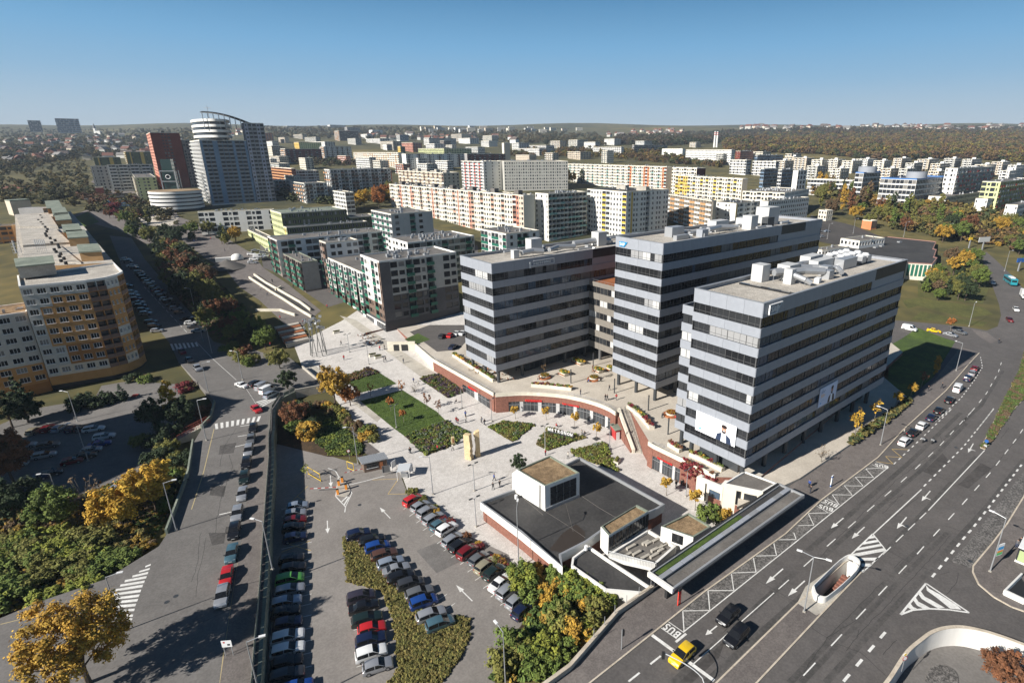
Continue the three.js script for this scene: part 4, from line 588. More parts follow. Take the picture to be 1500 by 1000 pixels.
function reach(p,y,ang,px){const d=CAM_H - y,u=px - PX0,dx=Math.cos(ang),df=Math.sin(ang),k=Math.cos(PITCH);return(u*(p[1]*k + d*Math.sin(PITCH))- FPX*p[0])/(FPX*dx - u*df*k);}
// cells of one face; A->B runs with the building's inside on its left
function facade(B,a,b,y0,n,fh,st){
const L=dist2(a,b),d=dir2(a,b),nin=[-d[1],d[0]],pat=st.pat;const unit={w:2.6,W:3.3,l:3.4,s:1.7,b:1.6,B:4.2,g:3.0,k:3.4,o:3.2};let tot=0,seq=[];while(tot<L - .5){const c=pat[seq.length % pat.length];seq.push(c);tot +=unit[c];if(seq.length>400)break;}
const sc=L / tot;const P=(u,y,dd=0)=>W3(add2(a,add2(mul2(d,u),mul2(nin,dd))),y);
const cellMat=st.cell;
for(let k=0;k<n;k++){
let u=0;const y=y0 + k*fh;
seq.forEach((c,i)=>{
const cw=unit[c]*sc,u0=u,u1=u + cw;u=u1;
const wg=cellMat?B.wallBy(cellMat(k,i,seq.length)||st.wall):B.wallBy(st.wall);
if(c==='b'||c==='B'){wg.quad(P(u0,y),P(u1,y),P(u1,y + fh),P(u0,y + fh));return;}
let o0,o1,v0,v1,dep=st.depth||.22;
if(c==='l'||c==='k'||c==='o'){o0=u0 + .12;o1=u1 - .12;v0=y + .12;v1=y + fh - .22;dep=1.25;}else if(c==='g'){o0=u0 + .08;o1=u1 - .08;v0=y + .7;v1=y + fh - .35;}else{const ww={w:1.5,W:2.3,s:.8}[c]*Math.min(1.15,sc);o0=(u0 + u1 - ww)/ 2;o1=o0 + ww;v0=y + fh*.3;v1=v0 + fh*(c==='s'?.45:.52);}
wg.quad(P(u0,y),P(u1,y),P(u1,v0),P(u0,v0)).quad(P(u0,v1),P(u1,v1),P(u1,y + fh),P(u0,y + fh)).quad(P(u0,v0),P(o0,v0),P(o0,v1),P(u0,v1)).quad(P(o1,v0),P(u1,v0),P(u1,v1),P(o1,v1));
wg.quad(P(o0,v0),P(o1,v0),P(o1,v0,dep),P(o0,v0,dep)).quad(P(o0,v1),P(o1,v1),P(o1,v1,dep),P(o0,v1,dep)).quad(P(o0,v0),P(o0,v1),P(o0,v1,dep),P(o0,v0,dep)).quad(P(o1,v0),P(o1,v1),P(o1,v1,dep),P(o1,v0,dep));
if(dep>1){
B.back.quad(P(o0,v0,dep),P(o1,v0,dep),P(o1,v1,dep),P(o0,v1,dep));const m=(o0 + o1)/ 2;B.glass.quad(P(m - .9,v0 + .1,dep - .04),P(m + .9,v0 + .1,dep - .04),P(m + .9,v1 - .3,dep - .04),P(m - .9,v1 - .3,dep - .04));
const pm=st.par?(Array.isArray(st.par)?st.par[(c==='k'?1:(st.vary?Math.floor(B.r()*st.par.length):0))% st.par.length]:st.par):PM.white;const pg=B.parBy(pm),q=c==='o'?-.9:-.06;const A1=P(o0 - .05,0,q),C1=P(o1 + .05,0,q);pg.bar([A1[0],-A1[2]],[C1[0],-C1[2]],.1,v0 - .1,v0 + fh*.36);if(c==='o'){const S0=P(o0,0,-.45),S1=P(o1,0,-.45);wg.bar([S0[0],-S0[2]],[S1[0],-S1[2]],.9,v0 - .22,v0 - .1);}
}else{
const g=new GB();const tgt=st.single&&B.count<300?g:B.r()<.22?B.curtain:B.glass;tgt.quad(P(o0,v0,dep),P(o1,v0,dep),P(o1,v1,dep),P(o0,v1,dep));
if(tgt===g){B.count++;const m=part('window',g.geo(),B.r()<.2?M.curtain:M.glassDark,B.t);if(st.frame){const fg=new GB(),e=.07;const bar=(p0,p1,q0,q1)=>{const X=P(p0,0,dep - .03),Y=P(p1,0,dep - .03);fg.bar([X[0],-X[2]],[Y[0],-Y[2]],.08,q0,q1);};bar(o0,o1,v0,v0 + e);bar(o0,o1,v1 - e,v1);bar(o0,o0 + e,v0 + e,v1 - e);bar(o1 - e,o1,v0 + e,v1 - e);const mu=o0 +(o1 - o0)*(c==='w'||c==='s'?.5:.38);bar(mu - .04,mu + .04,v0 + e,v1 - e);if(c==='W'){const m2=o0 +(o1 - o0)*.68;bar(m2 - .04,m2 + .04,v0 + e,v1 - e);}const X=P(o0 - .06,0,-.04),Y=P(o1 + .06,0,-.04);fg.bar([X[0],-X[2]],[Y[0],-Y[2]],.16,v0 - .09,v0 - .01);part('frame',fg.geo(),M.frameWhite,m);}}
else if(st.frame||B.near){const X=P((o0 + o1)/ 2 - .05,0,dep - .04),Y=P((o0 + o1)/ 2 + .05,0,dep - .04);B.frame.bar([X[0],-X[2]],[Y[0],-Y[2]],.06,v0,v1);}
}
});
}
return L;
}
function Builder(name,label,category,group,seed){const t=thing(name,label,category,[0,0],0,0,group);return{t,r:rng(seed||1),count:0,walls:new Map(),pars:new Map(),glass:new GB(),curtain:new GB(),back:new GB(),frame:new GB(),wallBy(m){if(!this.walls.has(m))this.walls.set(m,new GB());return this.walls.get(m);},parBy(m){if(!this.pars.has(m))this.pars.set(m,new GB());return this.pars.get(m);},
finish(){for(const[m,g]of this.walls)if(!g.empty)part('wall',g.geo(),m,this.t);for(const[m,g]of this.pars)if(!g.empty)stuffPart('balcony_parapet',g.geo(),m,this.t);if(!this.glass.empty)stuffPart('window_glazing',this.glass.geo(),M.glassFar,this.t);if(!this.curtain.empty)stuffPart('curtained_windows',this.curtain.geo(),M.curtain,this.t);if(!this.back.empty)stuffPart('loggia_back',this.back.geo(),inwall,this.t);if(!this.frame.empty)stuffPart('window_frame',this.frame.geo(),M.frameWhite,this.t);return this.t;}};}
function roofOn(B,P,y,o={}){
const rim=o.rim??.5;const c=P.reduce((a,p)=>add2(a,mul2(p,1 / P.length)),[0,0]);const g=new GB(),inn=P.map(p=>{const q=sub2(c,p);return add2(p,mul2(q,Math.min(.3,.5 / len2(q))));});
for(let i=0;i<P.length;i++){const j=(i + 1)% P.length;g.quad(W3(P[i],y + rim),W3(P[j],y + rim),W3(inn[j],y + rim),W3(inn[i],y + rim));g.quad(W3(P[i],y),W3(P[j],y),W3(P[j],y + rim),W3(P[i],y + rim));g.quad(W3(inn[i],y + .05),W3(inn[j],y + .05),W3(inn[j],y + rim),W3(inn[i],y + rim));}
part('parapet',g.geo(),o.rimMat||M.cream,B.t);part('roof',new GB().sheet(ccw(inn),y + .05).geo(),o.roof||M.roofGrey,B.t);
const v=new GB(),nv=o.vents??10;for(let i=0;i<nv;i++){let s=B.r(),u=rr(.2,.8,B.r);const p=mix2(mix2(P[0],P[1],s),mix2(P[3]||P[0],P[2],s),u),w=rr(.3,1.1,B.r),h=rr(.5,1.6,B.r);v.bar(p,add2(p,polar(o.a||.7,w*1.3)),w,y,y + h);}if(nv)stuffPart('roof_vents',v.geo(),o.ventMat||M.galv,B.t);
for(let i=0;i<(o.huts||0);i++){const s=(i + .5)/ o.huts,p=mix2(mix2(P[0],P[1],s),mix2(P[3],P[2],s),.5);part('lift_housing',new GB().bar(p,add2(p,mul2(dir2(P[0],P[1]),o.hutL||4)),3.2,y,y + 2.6).geo(),o.hutMat||M.concrete,B.t);}
}
// block seen from its corner c (photo pixel of the roof corner); l / r are where the left and right faces end
function blk(label,o){
const n=o.n;let fh=o.fh||2.9,h=n*fh +(o.plinth??1)+(o.rim??.5),C=o.at;if(o.b){C=G(o.b[0],o.b[1],o.bh??T);const bb=o.bh??T(C[1]);h=topAt(C,o.ty)- bb;fh=(h -(o.plinth??1)-(o.rim??.5))/ n;o.base=bb;}else C||=G(o.c[0],o.c[1],f=>T(f)+ h);const y0=(o.base??T(C[1]))- .5,top=y0 + .5 + h;const a=(o.a??40)*DEG;
const pt=(q,ang,dw)=>q===undefined?add2(C,polar(ang,dw)):Array.isArray(q)?G(q[0],q[1],top):add2(C,polar(ang,clamp(reach(C,top,ang,q),4,260)));
const Lp=pt(o.l,a + Math.PI / 2,o.lw||12),Rp=pt(o.r,a,o.rw||12);const Bk=add2(Lp,sub2(Rp,C));
const B=Builder(o.name||'apartment_block',label,o.cat||'apartment block',o.group,o.seed||Math.round((o.c||o.b||[3])[0]));B.near=o.near;
const yb=y0 + .5 +(o.plinth??1),SL={pat:'wlw',wall:WM.cream,...o.L},SR={pat:'wlw',wall:WM.cream,...o.R};
facade(B,Lp,C,yb,n,fh,SL);facade(B,C,Rp,yb,n,fh,SR);
const bg=B.wallBy(SL.wall);bg.sides([Rp,Bk,Lp],y0,top -(o.rim??.5),false);(o.plinthWall?B.wallBy(o.plinthWall):bg).sides([Lp,C,Rp],y0,yb,false);
B.finish();roofOn(B,[Lp,C,Rp,Bk],top -(o.rim??.5),{a,...o.roofO,rim:o.rim??.5});return{t:B.t,Lp,C,Rp,Bk,top,y0:y0 + .5,fh};
}
// -- panel blocks of the middle distance
blk('very long beige panel block with coloured loggias, its end wall peach',{c:[766.4,285.6],l:569.6,a:44,r:783,n:9,L:{pat:'wlwswlww',wall:WM.cream,par:[PM.salmon,PM.white,PM.brown,PM.pale],vary:1,cell:(k,i,m)=>i>m - 3?WM.beige:i % 17===6||i % 23===12?WM.salmon:null},R:{pat:'b',wall:WM.cream},roofO:{vents:60,huts:7,hutMat:M.roofGrey}});
blk('grey panel block continuing the long beige one with shaded balconies',{c:[803,283.5],l:784,r:859,n:9,L:{pat:'wbb',wall:WM.white},R:{pat:'oo',wall:WM.paleGrey,par:[PM.grey,PM.teal,PM.pale],vary:1},roofO:{vents:26}});
blk('shorter beige panel block behind the very long one',{c:[648.8,252.8],l:582.4,r:672,n:7,L:{pat:'wlw',wall:WM.beige,par:[PM.brown,PM.white],vary:1},R:{pat:'wb',wall:WM.beige},roofO:{vents:10,huts:5}});
blk('white and red striped panel block with dark shaded side',{c:[707.5,236],l:675,r:737,n:9,L:{pat:'lwk',wall:WM.white,par:[PM.white,PM.red]},R:{pat:'bwB',wall:WM.white},roofO:{vents:8}});
blk('long dark grey panel block in shade beside the white and red one',{c:[738,236],l:728,r:832,n:9,a:14,L:{pat:'b',wall:WM.paleGrey},R:{pat:'wsw',wall:WM.paleGrey},roofO:{vents:26}});
blk('long sunlit cream panel block whose right half is peach and green',{c:[977,244],l:832,a:34,r:985,n:8,L:{pat:'wlw',wall:WM.cream,par:[PM.white,PM.teal,PM.pale],vary:1,cell:(k,i,m)=>i>m*.66&&(i % 9<3)?WM.orange:null},R:{pat:'b',wall:WM.beige},roofO:{vents:40}});
blk('cream panel block with yellow stair strips behind the bent terrace',{c:[1021,246],l:977,r:1034,n:8,L:{pat:'wlw',wall:WM.cream,par:[PM.white]},R:{pat:'b',wall:WM.redBrown},roofO:{vents:10}});
blk('cream and yellow panel block with green tinted balconies',{c:[1088,261.5],l:990,a:32,r:1096,n:7,L:{pat:'lwlww',wall:WM.cream,par:[PM.cream,PM.pale,PM.yellow],vary:1,cell:(k,i,m)=>i<5?WM.yellow:null},R:{pat:'b',wall:WM.beige},roofO:{vents:30}});
blk('bent white panel terrace stepping towards the office roofs',{c:[1150,282],l:1088,a:52,r:1186,n:6,L:{pat:'wlw',wall:WM.cream,par:[PM.white]},R:{pat:'w',wall:WM.white},roofO:{vents:40,roof:M.roofGrey}});
blk('low bluish white block with rows of square windows behind the roofs',{c:[1126,294.5],l:1114,r:1186,n:6,L:{pat:'b',wall:WM.white},R:{pat:'w',wall:WM.white},roofO:{vents:12}});
blk('ten storey white tower block with yellow balcony panels',{c:[918,280.5],l:860,r:980,n:9,fh:3,name:'tower_block',near:1,L:{pat:'lwwwwk',wall:WM.white,par:[PM.pale,PM.yellow],frame:0},R:{pat:'bwbwwbwwl',wall:WM.white,par:[PM.grey],cell:(k,i)=>i===2?WM.yellow:null},roofO:{vents:8,roof:M.roofTar,huts:2,hutL:8}});
blk('peach balconied panel block beside the yellow panelled tower',{c:[1043,293.5],l:[979,284],r:1050,n:7,near:1,L:{pat:'lkkl',wall:WM.beige,par:[PM.white,PM.orange]},R:{pat:'b',wall:WM.beige},roofO:{vents:16,roof:M.roofTar}});
blk('white gabled block with a yellow edge strip behind the plant rooms',{c:[1079,297.5],l:1046,r:1115,n:6,near:1,L:{pat:'wwB',wall:WM.white},R:{pat:'bwl',wall:WM.white,cell:(k,i)=>i===0?WM.yellow:null},roofO:{vents:10,roof:M.roofTar}});
// -- blocks farther out, left of the middle
const far1=[
['shaded grey stepped apartment block with white stair tower',[482,248],474,571,8,'oow',WM.taupe,'ow',WM.white],['white fronted low apartment block before the shaded stepped one',[445,268],424,478,5,'oow',WM.taupe,'ol',WM.white],['grey low block with long windows behind the white fronted one',[429,250],420,466,5,'gwg',WM.taupe,'w',WM.white],['salmon banded white block beside the tall blue tower',[426,246.5],392,432,6,'w',WM.grey,'kk',WM.salmon],['grey block with balconies right below the tall blue tower',[402,264],396,428,4,'ol',WM.grey,'w',WM.white],
['dark red brown apartment row with white corner balconies',[417,217.5],410,470,7,'wlw',WM.redBrown,'o',WM.white],['pale grey apartment row next to the dark red one',[474,214],468,514,7,'wlw',WM.grey,'o',WM.white],['pale yellow block above the dark red row',[437,208],430,470,6,'wb',WM.paleGreen,'w',WM.yellow],['white terraced block above the grey row',[475,207],452,490,5,'wl',WM.grey,'ww',WM.white],
['white panel block with an orange attic band',[583,223],517,592,7,'b',WM.darkGrey,'wlw',WM.cream],['dark shaded panel block with two pale stair strips',[594,225],588,682,7,'wlwwB',WM.darkGrey,'b',WM.white],['dark red brown panel block in shade',[684,225],680,740,6,'wlw',WM.redBrown,'b',WM.grey],['tan office tower with grid facade on the far slope',[496,191],489,524,9,'gg',WM.brown,'o',WM.beige],['dark slab standing behind the tan office tower',[508,186],504,527,7,'gw',WM.darkGrey,'w',WM.grey],
['orange and white apartment tower near the blue tower',[386,194],381,399,9,'lw',WM.orange,'ol',WM.salmon],['cream apartment tower below the orange one',[397,213],391,410,7,'ol',WM.grey,'w',WM.cream],['long grey office slab on the skyline',[483,182.5],479,506,5,'gg',WM.grey,'w',WM.white],['pale glazed hall on the left skyline',[420,184],415,449,3,'gg',WM.white,'w',WM.white],['long white hall under the skyline',[395,187],390,418,3,'B',WM.white,'B',WM.white],['white cube house among the far trees',[537,196],528,545,4,'w',WM.grey,'w',WM.white],['white box warehouse near the skyline',[545,190],540,560,4,'B',WM.white,'B',WM.white],['glass fronted white office near the skyline',[585,197],580,598,5,'gg',WM.blue,'g',WM.white],['blue roofed long hall in the middle distance',[566,211],560,604,4,'g',WM.blue,'w',WM.white],['small yellow block beyond the blue hall',[586,214],582,593,6,'w',WM.olive,'w',WM.yellow],['green striped long low block behind the dark ones',[650,217],612,690,4,'gw',WM.paleGreen,'gw',WM.paleGreen],['white office with flat roof beyond the estate',[628,202],620,668,5,'g',WM.grey,'gw',WM.white],['brown and white office with a dark tower end',[650,206],644,660,6,'g',WM.darkGrey,'gw',WM.taupe],
['pale shaft tower of grouped silos',[738,209],735,747,9,'b',WM.beige,'b',WM.cream],['white flat office with a dark side by the silos',[790,217],756,812,4,'g',WM.grey,'gw',WM.white],['upper white storey block beside the flat office',[800,212.5],775,812,4,'g',WM.darkGrey,'g',WM.white],
];
for(const[lab,c,l,r,n,pr,wr0,pl,wl]of far1){const wr=[WM.grey,WM.darkGrey,WM.taupe].includes(wr0)?wl:wr0;blk(lab,{c,l,r,n,L:{pat:pl,wall:wl,par:[PM.white,PM.orange],vary:1},R:{pat:pr,wall:wr,par:[PM.grey,PM.brown],vary:1},lw:10,roofO:{vents:6}});}
// -- right: offices and apartment rows below the wooded hill
const far2=[
['long white hospital like block with square windows',[1072,219],1005,1077,6,'w',WM.grey,'w',WM.white],['low white wing left of the chimneys',[1000,217.5],970,1004,4,'B',WM.white,'B',WM.white],['dark glazed office bar below the wood',[929,212],926,978,4,'g',WM.darkGrey,'g',WM.grey],['white gallery block left of the dark office bar',[910,215],868,914,4,'w',WM.grey,'gw',WM.white],['brick red low block by the hospital',[1085,221],1078,1104,4,'w',WM.salmon,'w',WM.brick],['blue framed white office, left of a pair',[1094,234],1070,1101,5,'g',WM.blue,'gw',WM.white],['blue framed white office, right of a pair',[1137,236],1103,1142,5,'g',WM.blue,'gw',WM.white],['dark teal roofed office behind the blue framed pair',[1110,227],1106,1148,6,'g',WM.darkGrey,'g',WM.blue],['blue glass office front near the striped tower',[1120,247],1116,1141,5,'g',WM.blue,'g',WM.blue],['pale blue glass office beside the striped tower',[1146,248],1142,1168,5,'g',WM.blue,'g',WM.white],['dark ribbed office tower with white fins',[1170,249],1165,1183,8,'gb',WM.darkGrey,'b',WM.white],
['white three storey office with ribbon windows',[1250,264],1184,1258,4,'g',WM.white,'g',WM.white],['light green apartment end block near the road',[1467,266],1440,1515,7,'og',WM.grey,'gw',WM.paleGreen],['tall white apartment block with red balcony boxes',[1404,246],1386,1458,8,'oog',WM.grey,'wbw',WM.white],['white two storey school like building',[1387,288],1361,1442,3,'W',WM.white,'bW',WM.white],['white plastered block with slit window',[1448,291],1430,1530,4,'W',WM.white,'sB',WM.white],['white plastered block nearest the grassy bank',[1492,300],1474,1560,4,'W',WM.white,'sB',WM.white],
];
for(const[lab,c,l,r,n,pr,wr0,pl,wl]of far2){const wr=[WM.grey,WM.darkGrey].includes(wr0)?wl:wr0;blk(lab,{c,l,r,n,fh:3.4,name:'office_building',cat:'building',L:{pat:pl,wall:wl,par:[PM.white],frame:0},R:{pat:pr,wall:wr,par:[PM.white,PM.grey,PM.red],vary:1},lw:14,roofO:{vents:10,rim:.5}});}
for(const[lab,c,l,r]of[['white banded office with blue roof edge, larger of two',[1344,261.5],1291,1391],['white banded office with blue roof edge, smaller of two',[1266,252],1254,1291]]){
const q=blk(lab,{c,l,r,n:6,fh:3.7,rim:.9,name:'office_building',cat:'office',L:{pat:'g',wall:M.white},R:{pat:'g',wall:M.white},roofO:{vents:6,rimMat:flat(.04,.16,.42,.5)}});
const m=mix2(q.C,q.Bk,.35),d=part('roof_drum',cyl(7,4.5,20),M.aluminium,q.t);d.position.set(m[0],q.top - .5,-m[1]);
}
{const r=rng(91);const rows=[[1182,232],[1205,233],[1228,234],[1250,236],[1272,233],[1296,236],[1322,231],[1340,238],[1362,232],[1378,240],[1400,232],[1425,233],[1446,240],[1470,236],[1490,241],[1150,236],[1163,230],[1198,243],[1232,246],[1306,246],[1330,247],[1424,246],[1480,250],[1412,252],[1376,250]];
for(const[x,y]of rows){const wm=pickOne([WM.white,WM.cream,WM.beige,WM.paleGrey],r);blk('pale terraced apartment block of the row below the wooded hill',{c:[x,y + rr(-1,1,r)],l:x - rr(12,19,r),r:x + rr(9,15,r),n:5,name:'apartment_block',group:'apartment row below the wood',L:{pat:'wo',wall:wm,par:[PM.white]},R:{pat:'ow',wall:wm,par:[PM.grey,PM.white],vary:1},roofO:{vents:8,huts:1,hutMat:M.white}});}}
for(const[x,i]of[[1046.2,0],[1049.8,1]]){const p=G(x,217,f=>T(f));const t=thing('chimney','tall slim white chimney with red bands, one of a pair','chimney',p,T(p[1]),0,'pair of heating plant chimneys');const h=topAt(p,192.5)- T(p[1]);part('shaft',cyl(2.4,h,12,1.8),M.white,t);for(const s of[.8,.9])put('red_band',cyl(2.15,h*.04,12,2.1),M.red,t,0,h*s,0);}
{const r=rng(55),pos=[[408,228],[446,231],[506,228],[540,231],[556,236],[612,231],[640,228],[398,206],[416,201],[442,197],[462,200],[520,203],[556,203],[575,206],[604,208],[636,210],[662,213],[700,214],[716,206],[688,201],[760,209],[820,207],[846,204],[872,207],[720,198],[676,195],[900,203],[944,207],[1020,208],[1060,226],[1160,224],[1118,221],[430,258],[520,262],[548,256],[505,282],[560,250],[470,222],[590,240],[625,240],[655,236],[775,226],[810,224],[850,222],[890,220],[300,222],[340,215],[395,232],[408,240]];
for(const[x,y]of pos){const wm=pickOne([WM.white,WM.cream,WM.beige,WM.salmon,WM.paleGrey,WM.white],r);blk('pale mid rise block scattered on the far side of the estate',{c:[x,y + rr(-1,1,r)],l:x - rr(8,22,r),r:x + rr(6,16,r),n:4 + Math.floor(r()*3),group:'scattered far blocks',L:{pat:pickOne(['wl','w','gw','ow'],r),wall:wm,par:[PM.white,PM.pale],vary:1},R:{pat:pickOne(['wl','w','g'],r),wall:wm,par:[PM.grey]},roofO:{vents:5}});}}
// ---------- residential complex with green balconies ----------
{
const GP={par:[PM.green],single:1};
const base=4.5;
blk('long white flat roofed apartment wing with green balconies at the back',{b:[414,406],ty:352,l:391,r:601,n:5,name:'residential_wing',near:1,L:{pat:'lwol',wall:WM.taupe,...GP},R:{pat:'bgoWbggo',wall:WM.white,...GP},roofO:{vents:26,roof:M.roofGrey,rimMat:M.white}});
blk('lower brownish apartment wing with small green balconies along the ramp',{b:[448,428],ty:384,l:412,r:465,n:4,name:'residential_wing',near:1,L:{pat:'oWo',wall:WM.taupe,...GP},R:{pat:'B',wall:WM.grey},roofO:{vents:6,rimMat:M.concreteGreen}});
blk('white mid wing behind the corner house with long dark windows',{c:[596.4,355],l:567.5,r:694.5,n:7,fh:2.9,name:'residential_wing',near:1,L:{pat:'WbW',wall:WM.white,...GP},R:{pat:'gggoswl',wall:WM.paleGrey,...GP},roofO:{vents:30,rimMat:M.white}});
blk('grey upper house with green corner balcony at the rear',{c:[572,313],l:543,r:633,n:8,fh:3,name:'residential_wing',near:1,L:{pat:'kl',wall:WM.white,...GP,par:[PM.white,PM.green]},R:{pat:'bWbBl',wall:WM.paleGrey,...GP},roofO:{vents:12}});
blk('white house with long green balcony beside the office roof',{c:[741,342],l:704,r:790,n:8,fh:3,name:'residential_wing',near:1,L:{pat:'kkW',wall:WM.white,...GP,par:[PM.green,PM.green]},R:{pat:'bwbol',wall:WM.white,...GP},roofO:{vents:12}});
// corner house: tall head, lower terrace wing towards the ramp
const head=blk('dark and white corner house with green balconies above the plaza cafe',{b:[566,484],bh:POD,ty:382.5,l:527,r:668,n:7,plinth:3.4,plinthWall:M.frameDark,name:'corner_house',cat:'apartment house',near:1,rim:.6,L:{pat:'kWsb',wall:WM.white,...GP,par:[PM.green,PM.green],cell:(k,i,m)=>i===m - 1||k<2?WM.brown:null},R:{pat:'BgWogwo',wall:WM.paleGrey,...GP,cell:(k,i)=>k<3||i===0?WM.darkGrey:null},roofO:{vents:34,roof:M.roofGrey,rimMat:M.white}});
const e0=head.Lp,wl=blk('lower stepped wing of the corner house with glazed ground floor',{at:add2(e0,[0,0]),l:470,rw:17,n:5,fh:3.2,base:POD - 1,plinth:3.4,name:'residential_wing',near:1,L:{pat:'okWoW',wall:WM.white,...GP,par:[PM.green,PM.green],cell:(k,i)=>k===0||(k<3&&i % 4===1)?WM.brown:null},R:{pat:'b',wall:WM.white},roofO:{vents:12}});
blk('tall end house of the stepped wing with small balconies',{at:add2(wl.Lp,polar(-50*DEG,9)),lw:9,rw:14,n:7,fh:3.2,base:POD - 1,plinth:3.4,name:'residential_wing',near:1,L:{pat:'Wlo',wall:WM.taupe,...GP,par:[PM.brown]},R:{pat:'bWW',wall:WM.white,...GP},roofO:{vents:8}});
// glazed arcade at the foot of the wing
const a=add2(wl.Lp,polar(220*DEG,.12)),b=add2(head.C,polar(220*DEG,.12));const t=thing('arcade','glazed shop arcade at the foot of the corner house','shop front',[0,0]);const n=24;for(let k=0;k<n;k++){const p=mix2(a,b,(k + .06)/ n),r2=mix2(a,b,(k + .94)/ n);part('shop_window',new GB().bar(p,r2,.08,POD - 3,POD + 2.1).geo(),k % 4?M.glassShop:M.whitePaint,t);}part('lintel',new GB().bar(a,b,.3,POD + 2.1,POD + 2.4).geo(),M.white,t);
// limestone wall with gate between house and brick podium
const w=thing('limestone_wall','pale limestone wall with dark gateways beside the cafe','wall',[0,0]);const g0=zR1(868,930,T),g1=FRONT_A[0];part('wall',new GB().bar(g0,g1,.6,0,POD + 1.2).geo(),M.limestone,w);for(const[s,e]of[[.22,.42],[.5,.74]])part('gateway',new GB().bar(mix2(g0,g1,s),mix2(g0,g1,e),.7,2,POD + .2).geo(),M.black,w);
structure('podium_street',new GB().sheet(ccw(gp([[690,455],[600,486],[640,515],[672,512],[700,480]],POD)),POD + .02).geo(),M.asphalt);
structure('planting_bed',new GB().sheet(ccw(gp([[592,497],[612,488],[630,497],[608,505]],POD)),POD + .024).geo(),M.lawn);
}
{
const b=blk('olive green office building with rows of small white windows',{c:[411,312],l:395,r:507,n:5,fh:3.4,name:'office_building',cat:'office',L:{pat:'w',wall:WM.paleGreen},R:{pat:'w',wall:WM.olive},roofO:{vents:16,roof:M.concreteGreen},near:1});
blk('lower front part of the olive office building',{at:add2(b.C,polar(-50*DEG,7)),lw:7,rw:46,n:3,fh:3.4,name:'office_building',cat:'office',L:{pat:'w',wall:WM.paleGreen,cell:(k,i)=>i % 2?WM.yellow:null},R:{pat:'w',wall:WM.olive,frame:0},roofO:{vents:14},near:1});
blk('long low pale green pavilion with window rows',{c:[397,352],l:362,r:409,n:2,fh:3.2,name:'pavilion',cat:'building',L:{pat:'ws',wall:WM.paleGreen},R:{pat:'w',wall:WM.olive},roofO:{vents:6}});
blk('dark single storey link behind the olive office',{c:[512,318],l:500,r:552,n:3,fh:3,name:'pavilion',cat:'building',L:{pat:'w',wall:WM.olive},R:{pat:'w',wall:WM.olive},roofO:{vents:4}});
}
